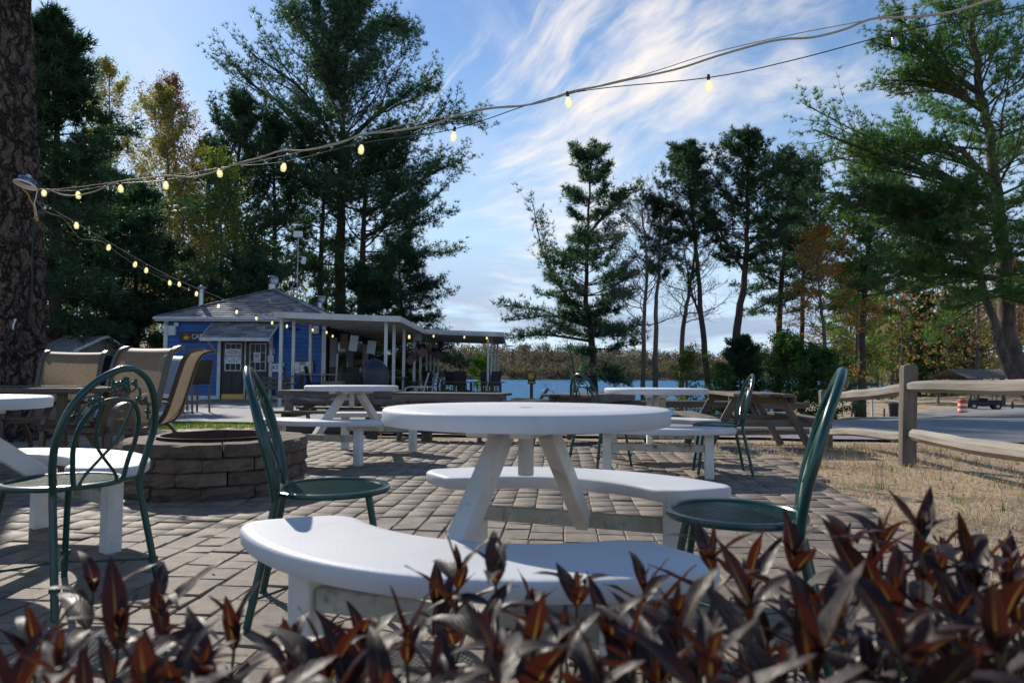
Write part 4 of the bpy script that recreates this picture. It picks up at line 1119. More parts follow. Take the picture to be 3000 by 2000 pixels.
# ================================================================= things on the patio
# ---- round white picnic tables with two curved benches (local: near bench towards -Y)
def arc_bench_mesh(name, r0, r1, half, z, th):
    """curved seat with rounded ends and soft edges, centred on +Y"""
    outline = []
    n = 22
    rc = (r1 - r0) * .30
    def pol(r, a): return (r * math.sin(a), r * math.cos(a))
    # walk the outer arc, a rounded end, the inner arc, a rounded end
    da_o, da_i = rc / r1, rc / r0
    for k in range(n + 1): outline.append(pol(r1, -half + da_o + (2 * half - 2 * da_o) * k / n))
    def corner(rc_c, a_c, r_from, sgn, first):
        pass
    def fillet(rr, a_end, outer, end):
        # quarter circle in (r, arclength) space
        pts = []
        for k in range(1, 6):
            t = k / 6 * math.pi / 2
            if outer: r_ = rr - rc * (1 - math.cos(t)); a_ = a_end - end * (rc / rr) * (1 - math.sin(t))
            else: r_ = rr + rc * (1 - math.sin(t)); a_ = a_end - end * (rc / rr) * (1 - math.cos(t))
            pts.append(pol(r_, a_))
        return pts
    outline += fillet(r1, half, True, 1)
    outline += fillet(r0, half, False, 1)
    for k in range(n + 1): outline.append(pol(r0, half - da_i - (2 * half - 2 * da_i) * k / n))
    e = fillet(r0, -half, False, -1); outline += list(reversed(e))
    e = fillet(r1, -half, True, -1); outline += list(reversed(e))
    P = [Vector((p[0], p[1], 0)) for p in outline]
    m = len(P)
    def inset(d):
        out = []
        for i in range(m):
            t = (P[(i + 1) % m] - P[i - 1]).normalized()
            out.append(P[i] + Vector((t.y, -t.x, 0)) * d)      # outline runs clockwise seen from above
        return out
    loops = [(0.007, -th), (0.004, -th + .004), (0, -.014), (.0015, -.008), (.005, -.0035), (.011, 0), (.03, 0)]
    mb = MB()
    for d, dz in loops:
        mb.v.extend([(q.x, q.y, z + dz) for q in inset(d)])
    for li in range(len(loops) - 1):
        for i in range(m):
            j = (i + 1) % m
            a_, b_ = li * m + i, li * m + j
            mb.f.append((b_, a_, a_ + m, b_ + m))
    # caps as strips between the outer and inner arcs
    top = (len(loops) - 1) * m
    mb.f.append(tuple(top + i for i in reversed(range(m))))
    mb.f.append(tuple(i for i in range(m)))
    return mb.mesh(name, M['white_resin'], True, R(50))

def disc_mesh(r, z, th):
    prof = [(0.0, z - th + .012), (r - .03, z - th + .012), (r - .028, z - th), (r - .006, z - th), (r - .002, z - th + .005), (r, z - .014), (r - .0015, z - .008), (r - .005, z - .0035), (r - .011, z), (r * .6, z), (.026, z), (.024, z - .006), (.024, z - th + .013), (0.0001, z - th + .013)]
    return MB().lathe(prof, 96).mesh('tabletop', M['white_resin'], True, R(50))

TT, BT = .762, .44
bench_me = arc_bench_mesh('bench_seat', .58, .917, R(50), BT, .050)
top_me = disc_mesh(.490, TT, .052)
def wnorm(o):
    for q in o.data.polygons:
        if len(q.vertices) > 20: q.use_smooth = False
    return o
def round_table(label, x, y, rz, z=0.0):
    t = thing('round_picnic_table', label, 'picnic table', (x, y, z), rz, 'round white picnic tables')
    wnorm(link('tabletop', top_me, t))
    cleat = cbox_mesh(.56, .075, .03, .004, M['white_post'], 'cleat')
    for s in (-1, 1):
        link('cleat', cleat, t, Matrix.Translation((s * .072, 0, TT - .0675)) @ Matrix.Rotation(R(90), 4, 'Z'))
    MB().lathe([(.0, .53), (.026, .53), (.027, .534), (.027, TT - .045), (.0, TT - .045)], 20).build('umbrella_tube', M['white_post'], t, True)
    for sgn in (-1, 1):
        plank('leg', t, (.064 * sgn, .045 * sgn, TT - .078), (.064 * sgn, .592 * sgn, .262), .055, .085, M['white_post'], .005)
        wnorm(link('bench_seat', bench_me, t, Matrix.Rotation(0 if sgn > 0 else math.pi, 4, 'Z')))
        for s2 in (-1, 1):
            plank('bench_leg', t, (s2 * .43, sgn * .63, .008), (s2 * .43, sgn * .63, BT - .053), .075, .075, M['white_post'], .005, up=(0, 1, 0))
            MB().lathe([(.0, .001), (.05, .001), (.05, .008), (.0, .008)], 16, (s2 * .43, sgn * .63, 0)).build('foot_plate', M['pale_plastic'], t)
        plank('stretcher', t, (-.392, sgn * .63, .262), (.392, sgn * .63, .262), .04, .062, M['mossy_rail'], .004)
    return t
round_table('large white round table nearest, between the three green chairs', .05, 2.37, R(-19), .006)
round_table('white round table far left, in front of the cafe canopy', -1.705, 7.3, R(-16), .006)
round_table('white round table far right, with green chair at its side', 1.38, 6.55, R(-11), .006)
round_table('white round table cut off at the left edge of the picture', -2.66, 3.10, R(-36), .006)

# ---- green wrought-iron cafe chairs (local: seat faces +X)
def mesh_seat():
    mb = MB()
    r = .196; sp = .0155; a = R(58)
    for sgn in (-1, 1):
        dx_, dy_ = math.cos(a * sgn), math.sin(a * sgn)
        nx_, ny_ = -dy_, dx_
        k = -int(r / sp)
        while k * sp < r:
            o = k * sp
            h = math.sqrt(max(0, r * r - o * o))
            if h > .02:
                rot = Matrix.Rotation(a * sgn, 3, 'Z')
                mb.box((nx_ * o, ny_ * o, .449 + (.0008 if sgn > 0 else -.0008)), (2 * h, .0050, .0035), rot)
            k += 1
    return mb.mesh('seat_mesh', M['green_metal'])
def build_chair():
    t = thing('garden_chair', 'x', 'chair', (0, 0, 0), 0, 'green metal garden chairs')
    G = M['green_metal']
    # round seat rim with a flat band
    MB().lathe([(.190, .452), (.194, .441), (.206, .436), (.214, .438), (.217, .446), (.214, .455), (.205, .459), (.194, .457), (.190, .452)], 48).build('seat_rim', G, t, True)
    link('seat_mesh', mesh_seat(), t)
    # back hoop runs on into the two rear legs
    def bx(z): return -.185 - .0  if z < .45 else -.185 - .13 * ((z - .45) / .44) ** 1.25
    pts = []
    half = [(-.265, .225, .012), (-.225, .205, .22), (-.190, .190, .40), (-.188, .190, .46), (-.205, .208, .56), (-.232, .212, .66), (-.262, .180, .765), (-.292, .115, .845), (-.308, .045, .885)]
    pts = [(a_, b_, c_) for a_, b_, c_ in half] + [(-.311, 0, .892)] + [(a_, -b_, c_) for a_, b_, c_ in reversed(half)]
    hoop = MB().tube(catmull(pts, 5), .0135, 10).build('back_hoop', G, t, True)
    inner = [(-.186, .108, .452), (-.196, .122, .53), (-.215, .136, .61), (-.238, .126, .69), (-.262, .078, .757)]
    pts = inner + [(-.270, 0, .775)] + [(a_, -b_, c_) for a_, b_, c_ in reversed(inner)]
    MB().tube(catmull(pts, 5), .009, 8).build('inner_hoop', G, t, True)
    for s in (-1, 1):
        c = catmull([(-.266, s * .072, .758), (-.238, s * .062, .68), (-.215, s * .045, .61), (-.198, s * -.005, .55), (-.188, s * -.062, .49), (-.184, s * -.085, .452)], 4)
        MB().tube(c, .0058, 6).build('back_scroll', G, t, True)
    MB().tube([(-.184, -.195, .450), (-.186, -.1, .450), (-.186, .1, .450), (-.184, .195, .450)], .0095, 6).build('back_rail', G, t, True)
    # vine with leaves and berries between the two hoops
    def hoop_pt(y, f):      # f 0 = inner hoop, 1 = outer hoop
        zo = .892 - 1.35 * abs(y) ** 1.75 * 2.1; zi = .775 - 1.25 * abs(y) ** 1.7 * 2.3
        z = zi + (zo - zi) * f
        return Vector((-.185 - .13 * (max(0, z - .45) / .44) ** 1.25, y, z))
    vine = [hoop_pt(.165, .35), hoop_pt(.14, .65), hoop_pt(.11, .35), hoop_pt(.075, .65), hoop_pt(.04, .35), hoop_pt(0, .72), hoop_pt(-.04, .35), hoop_pt(-.075, .65), hoop_pt(-.11, .35), hoop_pt(-.14, .65), hoop_pt(-.165, .35)]
    vn = MB().tube(catmull(vine, 5), .0042, 6).build('vine', G, t, True)
    rr = random.Random(4)
    for i, (y, f, k) in enumerate([(0, .5, 1.6), (.045, .62, 1.0), (-.05, .66, 1.0), (.085, .38, .9), (-.088, .36, .95), (.12, .6, .9), (-.122, .58, .85), (.15, .45, .8), (-.152, .5, .8), (.028, .3, .9), (-.025, .28, .85)]):
        p = hoop_pt(y, f)
        mb = MB()
        for q in range(3):
            a_ = q * 2.1 + i
            mb.ball(p + Vector((rr.uniform(-.003, .003), math.cos(a_) * .009 * k, math.sin(a_) * .008 * k)), .006 * k, .0115 * k, .0085 * k, 7, 5, Matrix.Rotation(a_, 3, 'X'))
        mb.build('vine_leaf', G, vn, True)
    # front legs, cross wires and feet
    for s in (-1, 1):
        MB().tube(catmull([(.130, s * .135, .440), (.155, s * .150, .30), (.195, s * .180, .012)], 4), .0125, 10).build('leg', G, t, True)
        for px_, py_ in ((-.265, s * .225), (.195, s * .180)):
            MB().lathe([(.0, .001), (.020, .001), (.020, .007), (.013, .016), (.0, .017)], 12, (px_, py_, 0)).build('foot', G, t, True)
        MB().tube([(-.245, s * .214, .115), (0, 0, .135), (.182, s * -.172, .115)], .0045, 6).build('cross_wire', G, t, True)
        for bx_, by_ in ((-.245, s * .214), (.182, s * .172)):
            MB().box((bx_, by_, .115), (.026, .026, .022)).build('wire_bracket', G, t)
    return t
ch0 = build_chair()
for i, (x, y, a_, lab) in enumerate([
    (-.675, 2.60, 13, 'green metal chair left of the nearest round table'),
    (-1.77, 2.72, 162, 'green metal chair at far left turned away from the camera'),
    (.70, 2.16, 158, 'green metal chair right of the nearest table behind dark leaves'),
    (1.86, 6.20, 172, 'green metal chair beside the far right round table'),
    (.90, 6.70, 32, 'green metal chair half hidden behind the nearest tabletop')]):
    c = ch0 if i == 0 else copy_tree(ch0)
    c.location = (x, y, .004); c.rotation_euler = (0, 0, R(a_)); c['label'] = lab

# ---- fire pit of stacked blocks with a rusty steel ring
pit = thing('fire_pit', 'round fire pit of stacked brown stone blocks with rusty ring', 'fire pit', (PIT[0], PIT[1], 0), R(5))
def block_mesh(ro, ri, h, da, seed):
    rr = random.Random(seed)
    mb = MB(); n = 5
    g = .004
    for k in range(n + 1):
        a_ = -da / 2 + g + (da - 2 * g) * k / n
        e = .012 if k in (0, n) else .0
        for (r_, z) in ((ri, .004), (ro - .006 - e, .004), (ro + .004 - e, .016), (ro + .008 - e, h * .5), (ro + .002 - e, h - .014), (ro - .014 - e, h - .002), (ri, h - .002)):
            j = .0 if r_ == ri else rr.uniform(-.012, .012)
            mb.v.append(((r_ + j) * math.cos(a_), (r_ + j) * math.sin(a_), z + rr.uniform(-.0015, .0015)))
    m = 7
    for k in range(n):
        for i in range(m):
            j = (i + 1) % m
            mb.f.append((k * m + i, (k + 1) * m + i, (k + 1) * m + j, k * m + j))
    mb.f.append(tuple(reversed(range(m)))); mb.f.append(tuple(n * m + i for i in range(m)))
    return mb.mesh('block', M['block'], False)
courses = [(.640, .0, 11, .0), (.650, .098, 12, .15), (.655, .196, 12, .42), (.662, .294, 12, .10)]
for ci, (ro, z, nb, a0) in enumerate(courses):
    variants = [block_mesh(ro, .435, .100, 2 * math.pi / nb, ci * 10 + q) for q in range(4)]
    for k in range(nb):
        link('block', variants[(k * 3 + ci) % 4], pit, Matrix.Translation((random.uniform(-.006, .006), random.uniform(-.006, .006), z)) @ Matrix.Rotation(a0 + 2 * math.pi * k / nb, 4, 'Z'))
MB().lathe([(.405, .02), (.405, .405), (.412, .414), (.440, .416), (.442, .409), (.417, .404), (.413, .02)], 64).build('steel_ring', M['rust'], pit, True)
M['ash'] = pm('ash', (.10, .095, .09), (.05, .048, .045), 12, .95, .5, 60)
MB().lathe([(.0, .10), (.40, .09)], 32).build('ash_bed', M['ash'], pit)

# ---- tan sling chairs round a tan table (local: faces +X)
def sling_mat(name, a_, b_):
    """woven sling: fine threads let some light through"""
    m = bpy.data.materials.new(name); m.use_nodes = True
    n, l = m.node_tree.nodes, m.node_tree.links
    bs = n['Principled BSDF']
    tc_ = n.new('ShaderNodeTexCoord')
    vo = n.new('ShaderNodeTexNoise'); vo.inputs['Scale'].default_value = 170; vo.inputs['Detail'].default_value = 2
    l.new(tc_.outputs['Object'], vo.inputs['Vector'])
    mr = n.new('ShaderNodeMapRange'); mr.inputs[1].default_value = .36; mr.inputs[2].default_value = .62; l.new(vo.outputs[0], mr.inputs[0])
    mx = n.new('ShaderNodeMix'); mx.data_type = 'RGBA'; l.new(mr.outputs[0], mx.inputs[0]); mx.inputs[6].default_value = a_ + (1,); mx.inputs[7].default_value = b_ + (1,)
    l.new(mx.outputs[2], bs.inputs['Base Color']); bs.inputs['Roughness'].default_value = .6
    tr = n.new('ShaderNodeBsdfTranslucent'); l.new(mx.outputs[2], tr.inputs[0])
    ms = n.new('ShaderNodeMixShader'); ms.inputs[0].default_value = .45
    l.new(bs.outputs[0], ms.inputs[1]); l.new(tr.outputs[0], ms.inputs[2])
    tp = n.new('ShaderNodeBsdfTransparent')
    m2 = n.new('ShaderNodeMixShader'); m2.inputs[0].default_value = .06
    l.new(ms.outputs[0], m2.inputs[1]); l.new(tp.outputs[0], m2.inputs[2])
    l.new(m2.outputs[0], n['Material Output'].inputs['Surface'])
    return m
M['sling_tan'] = sling_mat('tan_sling', (.40, .30, .19), (.17, .125, .08))
M['sling_brown'] = sling_mat('brown_sling', (.10, .08, .06), (.05, .04, .03))
def strip_tube(pts, w, h, wdir=(0, 1, 0)):
    """flat bar following points: w across wdir, h in the profile plane"""
    mb = MB(); P = [Vector(p) for p in pts]; wd = Vector(wdir) * (w / 2)
    m = len(P)
    for i in range(m):
        t_ = (P[min(i + 1, m - 1)] - P[max(i - 1, 0)]).normalized()
        nn = t_.cross(Vector(wdir)).normalized() * (h / 2)
        mb.v.extend([tuple(P[i] - wd - nn), tuple(P[i] + wd - nn), tuple(P[i] + wd + nn), tuple(P[i] - wd + nn)])
    for i in range(m - 1):
        for k in range(4):
            l_ = (k + 1) % 4
            mb.f.append((i * 4 + k, i * 4 + l_, (i + 1) * 4 + l_, (i + 1) * 4 + k))
    mb.f.append((3, 2, 1, 0)); mb.f.append(tuple((m - 1) * 4 + k for k in range(4)))
    return mb
SL = catmull([(.30, 0, .405), (.27, 0, .435), (.10, 0, .425), (-.10, 0, .395), (-.20, 0, .41), (-.265, 0, .50), (-.325, 0, .70), (-.385, 0, .92), (-.42, 0, 1.02), (-.465, 0, 1.085), (-.53, 0, 1.115), (-.585, 0, 1.12)], 5)
def sling_chair(label, x, y, rz, hw=.265, sl='sling_tan', group='tan sling chairs around the tan table', scale=1.0, frame='tan_frame'):
    t = thing('sling_chair', label, 'chair', (x, y, .004 if y < 9.4 else gz(x, y)), rz, group)
    t.scale = (scale, scale, scale)
    F_ = M[frame]
    for s in (-1, 1):
        strip_tube([(p.x, s * hw, p.z) for p in SL], .034, .040).build('side_rail', F_, t)
        arm = catmull([(.235, s * (hw + .045), .0), (.245, s * (hw + .045), .30), (.225, s * (hw + .045), .52), (.15, s * (hw + .045), .615), (.0, s * (hw + .045), .635), (-.16, s * (hw + .045), .615), (-.27, s * (hw + .035), .60), (-.315, s * (hw + .02), .60)], 5)
        strip_tube(arm, .048, .024).build('arm', F_, t)
        leg = catmull([(-.36, s * (hw + .03), .0), (-.27, s * (hw + .03), .2), (-.13, s * (hw + .03), .37), (.02, s * (hw + .03), .40)], 5)
        strip_tube(leg, .036, .028).build('leg', F_, t)
        plank('seat_support', t, (.24, s * (hw + .03), .395), (-.12, s * (hw + .03), .375), .03, .03, F_, .003)
    for z, xx in ((.385, .22), (.365, -.12)):
        plank('crossbar', t, (xx, -hw - .03, z), (xx, hw + .03, z), .028, .028, F_, .003)
    mb = MB(); m = len(SL)
    ny_ = 9
    for p in SL:
        for k in range(ny_):
            v = -1 + 2 * k / (ny_ - 1)
            sag = .012 * (1 - v * v)
            mb.v.append((p.x - sag * .7, v * (hw - .010), p.z - sag * .6))
    for i in range(m - 1):
        for k in range(ny_ - 1):
            a_ = i * ny_ + k
            mb.f.append((a_, a_ + 1, a_ + ny_ + 1, a_ + ny_))
    mb.build('sling', M[sl], t, True, None)
    return t
sling_chair('high-backed tan sling chair facing left beside the fire pit', -3.50, 5.85, R(254), .30)
sling_chair('tan sling chair facing the camera behind the tan table', -4.80, 7.15, R(-80), .30)
sling_chair('tan sling chair seen in profile left of the cafe door', -3.62, 6.75, R(192))
sling_chair('tan sling chair with only its arm showing at left edge', -4.05, 4.75, R(62))
tb = thing('patio_table', 'tan metal table edge among the sling chairs at left', 'table', (-4.45, 6.0, .004), R(4))
M['table_glass'] = pm('table_glass', (.10, .11, .12), (.07, .08, .09), 3, .08, spec=.7)
plank('table_rim', tb, (-.95, -.62, .735), (.95, -.62, .735), .06, .045, M['tan_frame'], .008)
plank('table_rim', tb, (-.95, .62, .735), (.95, .62, .735), .06, .045, M['tan_frame'], .008)
plank('table_rim', tb, (.92, -.59, .735), (.92, .59, .735), .06, .045, M['tan_frame'], .008)
plank('table_rim', tb, (-.92, -.59, .735), (-.92, .59, .735), .06, .045, M['tan_frame'], .008)
link('table_glass', cbox_mesh(1.79, 1.19, .008, .001, M['table_glass'], 'table_glass'), tb, Matrix.Translation((0, 0, .748)))
for sx in (-1, 1):
    for sy in (-1, 1):
        strip_tube(catmull([(sx * .80, sy * .55, .715), (sx * .80, sy * .55, .5), (sx * .84, sy * .56, .0)], 4), .055, .055).build('leg', M['tan_frame'], tb)

# ---- weathered wooden picnic tables (local: planks along X)
def wood_table(label, x, y, rz, L=1.85, mat='old_wood', mat2='dark_wood', group='weathered wooden picnic tables', top_h=.735):
    t = thing('wooden_picnic_table', label, 'picnic table', (x, y, gz(x, y) - .01), rz, group)
    for k in range(5):
        plank('top_plank', t, (-L / 2 + random.uniform(-.01, .01), (k - 2) * .147, top_h), (L / 2 + random.uniform(-.01, .01), (k - 2) * .147, top_h + random.uniform(-.003, .003)), .138, .038, M[mat2 if k % 2 else mat], .004)
    for s in (-1, 1):
        for k in (0, 1):
            plank('bench_plank', t, (-L / 2, s * (.60 + k * .147), .44), (L / 2, s * (.60 + k * .147), .44), .138, .038, M[mat], .004)
    for e in (-1, 1):
        xx = e * (L / 2 - .26)
        plank('crossbar', t, (xx, -.78, .385), (xx, .78, .385), .038, .09, M[mat], .004)
        plank('top_batten', t, (xx, -.36, top_h - .064), (xx, .36, top_h - .064), .038, .088, M[mat], .004)
        for s in (-1, 1):
            plank('leg', t, (xx + .039 * e, s * .27, top_h - .02), (xx + .039 * e, s * .66, .0), .038, .09, M[mat], .004, up=(1, 0, 0), roll=R(90))
        plank('brace', t, (xx, 0, .42), (e * .12, 0, top_h - .03), .038, .08, M[mat], .004)
    plank('apron', t, (-L / 2 + .02, -.375, top_h - .052), (L / 2 - .02, -.375, top_h - .052), .03, .09, M[mat], .004)
    return t
wood_table('wooden picnic table behind the far left round table', -2.72, 10.95, R(-2))
wood_table('wooden picnic table between the far left and nearest tables', -.85, 9.9, R(-14), 1.6)
wood_table('wooden picnic table behind the nearest round tabletop', 1.15, 10.0, R(62))
wood_table('wooden picnic table end-on left of the fence corner', 3.12, 9.15, R(86), 1.7)

# ---- split rail fence
fence = thing('rail_fence', 'weathered split-rail fence between patio bank and road', 'fence', (4.0, 7.0, 0))
F0 = Vector((4.0, 7.0, 0))
def fpost(p, h, w_=.145, lean=(0, 0)):
    z = gz(p[0], p[1]) - .25
    o = plank('post', fence, Vector((p[0], p[1], z)) - F0, Vector((p[0] + lean[0], p[1] + lean[1], h)) - F0, w_, w_ * .72, M['post_wood'], .016, up=(0, 1, 0), jit=.008, seed=int(p[0] * 31 + p[1] * 7))
    return o
fpost((4.02, 7.0), 1.005, .150, (.055, .0))
fpost((4.52, 9.85), .705, .150, (.0, .03))
fpost((3.82, 4.05), .98, .150, (-.02, .02))
for x, h in ((1.40, .56), (-1.3, .56), (-.25, .63), (-2.15, .72), (-3.4, .56)):
    fpost((x, 10.45), h, .125, (random.uniform(-.03, .03), .02))
def rail(p0, p1, w_=.105, h=.085, seed=0, sag=.0, mat='rail_wood'):
    """split rail: irregular beam whose ends taper into the posts"""
    rr = random.Random(seed)
    p0, p1 = Vector(p0) - F0, Vector(p1) - F0
    L = (p1 - p0).length
    n = 12; ns = 6
    mb = MB()
    sh = [rr.uniform(.8, 1.15) for _ in range(ns)]
    for i in range(n + 1):
        t_ = i / n
        k = min(1.0, .42 + min(t_, 1 - t_) * 5.5)
        for q in range(ns):
            a_ = 2 * math.pi * q / ns + .5
            r_ = sh[q] * (1 + rr.uniform(-.07, .07))
            mb.v.append(((t_ - .5) * L, math.cos(a_) * w_ * .5 * r_ * (k if t_ not in (0, 1) else .4), math.sin(a_) * h * .5 * r_ * (.6 + .4 * k) - sag * 4 * t_ * (1 - t_) + .01 * math.sin(t_ * 7 + seed)))
    for i in range(n):
        for q in range(ns):
            l_ = (q + 1) % ns
            mb.f.append((i * ns + q, i * ns + l_, (i + 1) * ns + l_, (i + 1) * ns + q))
    mb.f.append(tuple(reversed(range(ns)))); mb.f.append(tuple(n * ns + q for q in range(ns)))
    return mb.build('rail', M[mat], fence, False, mw=frame_between(p0, p1))
rail((4.05, 7.05, .775), (3.82, 4.05, .83), .13, .115, 1, -.01)
rail((4.03, 6.95, .305), (3.84, 4.05, .33), .13, .12, 2, .01)
rail((3.82, 4.05, .83), (3.6, 1.2, .84), .13, .115, 8)
rail((4.05, 7.0, .775), (4.52, 9.85, .565), .15, .13, 3)
rail((4.03, 7.0, .29), (4.52, 9.85, .115), .14, .12, 4)
xs_ = [4.52, 1.40, -.25, -2.15, -3.4]
for i in range(4):
    rail((xs_[i], 10.4, .47), (xs_[i + 1], 10.45, .47), .12, .115, 10 + i, mat='old_wood')
    rail((xs_[i], 10.42, .05), (xs_[i + 1], 10.45, .05), .12, .115, 20 + i, mat='old_wood')

# second, low fence by the water
f2 = thing('rail_fence', 'thin grey rail fence at the water beyond the road', 'fence', (6, 27, gz(6, 27)))
for k in range(7):
    xw = -2.0 + k * 2.2; yw = 27 + .15 * k
    zb = gz(xw, yw)
    q = Vector((xw, yw, zb)) - f2.location
    plank('post', f2, q - Vector((0, 0, .2)), q + Vector((0, 0, .95)), .11, .11, M['old_wood'], .01, up=(0, 1, 0))
    if k < 6:
        x2, y2 = xw + 2.2, yw + .15
        q2 = Vector((x2, y2, gz(x2, y2))) - f2.location
        for h in (.75, .35):
            plank('rail', f2, q + Vector((0, 0, h)), q2 + Vector((0, 0, h)), .09, .09, M['old_wood'], .015)

# ================================================================= the cafe
def text(name, body, size, mw, mat, parent, ex=.002, align='CENTER', shear=0.0, sx=1.0):
    """raised lettering as a plain mesh"""
    cu = bpy.data.curves.new(name, 'FONT')
    cu.body = body; cu.size = size; cu.extrude = ex; cu.align_x = align; cu.align_y = 'CENTER'; cu.shear = shear
    cu.resolution_u = 3
    tmp = bpy.data.objects.new(name, cu); col.objects.link(tmp)
    me = bpy.data.meshes.new_from_object(tmp.evaluated_get(bpy.context.evaluated_depsgraph_get()))
    bpy.data.objects.remove(tmp); bpy.data.curves.remove(cu)
    me.materials.clear(); me.materials.append(mat)
    return link(name, me, parent, mw @ Matrix.Diagonal((sx, 1, 1, 1)))
FRONT = Matrix.Rotation(R(90), 4, 'X')            # text plane facing -Y
def fr(x, y, z): return Matrix.Translation((x, y, z)) @ FRONT
CX0, CX1, CY, CZ = -11.73, -6.29, 23.0, 2.75
CYB = 31.0
cafe = thing('cafe_building', 'small blue clapboard cafe with hipped shingle roof', 'building', ((CX0 + CX1) / 2, CY, 0))
B0 = Vector(cafe.location)
def L(x, y, z): return Vector((x, y, z)) - B0
wallm = pm('wall_core', (.01, .06, .2), None, 4, .6)
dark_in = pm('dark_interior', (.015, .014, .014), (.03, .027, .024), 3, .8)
DX0, DX1, DZ = -9.80, -8.17, 2.06          # double door opening
# wall cores behind the boards
for (x0, x1, z0, z1) in ((CX0 + .02, DX0, 0, CZ), (DX1, CX1 - .02, 0, CZ), (DX0, DX1, DZ, CZ)):
    MB().box(L((x0 + x1) / 2, CY + .11, (z0 + z1) / 2), (x1 - x0, .16, z1 - z0)).build('wall', wallm, cafe)
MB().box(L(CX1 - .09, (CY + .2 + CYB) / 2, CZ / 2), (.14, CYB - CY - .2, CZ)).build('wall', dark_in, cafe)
MB().box(L(CX0 + .10, (CY + .2 + CYB) / 2, CZ / 2), (.14, CYB - CY - .2, CZ)).build('wall', wallm, cafe)
MB().box(L((CX0 + CX1) / 2, CYB - .08, CZ / 2), (CX1 - CX0 - .3, .14, CZ)).build('wall', wallm, cafe)
# clapboards
EXP = .150
nb = int(CZ / EXP)
def board(x0, x1, z):
    plank('clapboard', cafe, L(x0, CY + .012, z + EXP / 2), L(x1, CY + .012, z + EXP / 2), .022, EXP + .012, M['blue_board'], .003, up=(0, .17, 1))
for k in range(nb):
    z = .02 + k * EXP
    if z + EXP > CZ: break
    if z < DZ + .06:
        board(CX0 + .12, DX0 - .115, z); board(DX1 + .115, CX1 - .12, z)
    else: board(CX0 + .12, CX1 - .12, z)
# trim
for x0, x1 in ((CX0 - .02, CX0 + .12), (CX1 - .12, CX1 + .02)):
    plank('corner_board', cafe, L((x0 + x1) / 2, CY - .012, 0), L((x0 + x1) / 2, CY - .012, CZ - .06), x1 - x0, .03, M['trim'], .004, up=(0, -1, 0))
plank('base_board', cafe, L(CX0 + .125, CY - .004, .09), L(DX0 - .12, CY - .004, .09), .02, .17, M['trim'], .003)
plank('base_board', cafe, L(DX1 + .12, CY - .004, .09), L(CX1 - .125, CY - .004, .09), .02, .17, M['trim'], .003)
for x in (DX0 - .057, DX1 + .057):
    plank('door_casing', cafe, L(x, CY - .02, 0), L(x, CY - .02, DZ + .1), .112, .04, M['trim'], .004, up=(0, -1, 0))
plank('door_casing', cafe, L(DX0, CY - .02, DZ + .05), L(DX1, CY - .02, DZ + .05), .04, .10, M['trim'], .004)
# doors
lw = (DX1 - DX0 - .05) / 2
for di in (0, 1):
    x0 = DX0 + .005 + di * (lw + .04); x1 = x0 + lw; xc = (x0 + x1) / 2
    dr = link('door', None, cafe, Matrix.Translation(L(xc, CY + .03, 0)))
    w2 = lw / 2
    gx0, gx1, gz0, gz1 = -w2 + .13, w2 - .13, 1.02, 1.93
    slab = MB()
    slab.box((0, .02, .51), (lw, .04, 1.02)).box((0, .02, (gz1 + DZ) / 2), (lw, .04, DZ - gz1)).box(((-w2 + gx0) / 2, .02, (gz0 + gz1) / 2), (gx0 + w2, .04, gz1 - gz0)).box(((w2 + gx1) / 2, .02, (gz0 + gz1) / 2), (w2 - gx1, .04, gz1 - gz0))
    sl = slab.build('door_slab', M['door_black'], dr)
    for sx in (-1, 1):
        link('door_panel', cbox_mesh(lw * .34, .02, .55, .008, M['door_black'], 'door_panel'), dr, Matrix.Translation((sx * lw * .21, -.006, .62)))
    link('kick_plate', cbox_mesh(lw - .06, .008, .20, .002, M['brass'], 'kick_plate'), dr, Matrix.Translation((0, -.004, .13)))
    # three by three panes
    pw, ph = (gx1 - gx0) / 3, (gz1 - gz0) / 3
    for a in range(3):
        for b in range(3):
            link('pane', cbox_mesh(pw - .018, .008, ph - .018, .001, M['glass_dark'], 'pane'), dr, Matrix.Translation((gx0 + pw * (a + .5), .015, gz0 + ph * (b + .5))))
    for a in range(4):
        wd = .035 if a in (0, 3) else .020
        plank('muntin', dr, (gx0 + pw * a, -.004, gz0 - .015), (gx0 + pw * a, -.004, gz1 + .015), wd, .018, M['trim'], .002, up=(0, -1, 0))
        plank('muntin', dr, (gx0 - .012, -.0035, gz0 + ph * a), (gx1 + .012, -.0035, gz0 + ph * a), .015, wd, M['trim'], .002)
    kx = (w2 - .06) * (1 if di == 0 else -1)
    MB().ball((kx, -.05, 1.0), .03, n=10, m=6).tube([(kx, 0, 1.0), (kx, -.04, 1.0)], .012, 8).build('knob', M['brass'], dr, True)
plank('door_mullion', cafe, L((DX0 + DX1) / 2, CY + .005, 0), L((DX0 + DX1) / 2, CY + .005, DZ), .042, .05, M['trim'], .003, up=(0, -1, 0))
M['stone_step'] = pm('stone_step', (.20, .19, .18), (.13, .125, .12), 3, .8, .3, 60)
plank('door_step', cafe, L(DX0 - .5, CY - .22, .02), L(DX1 + .5, CY - .22, .02), .44, .08, M['stone_step'], .01)

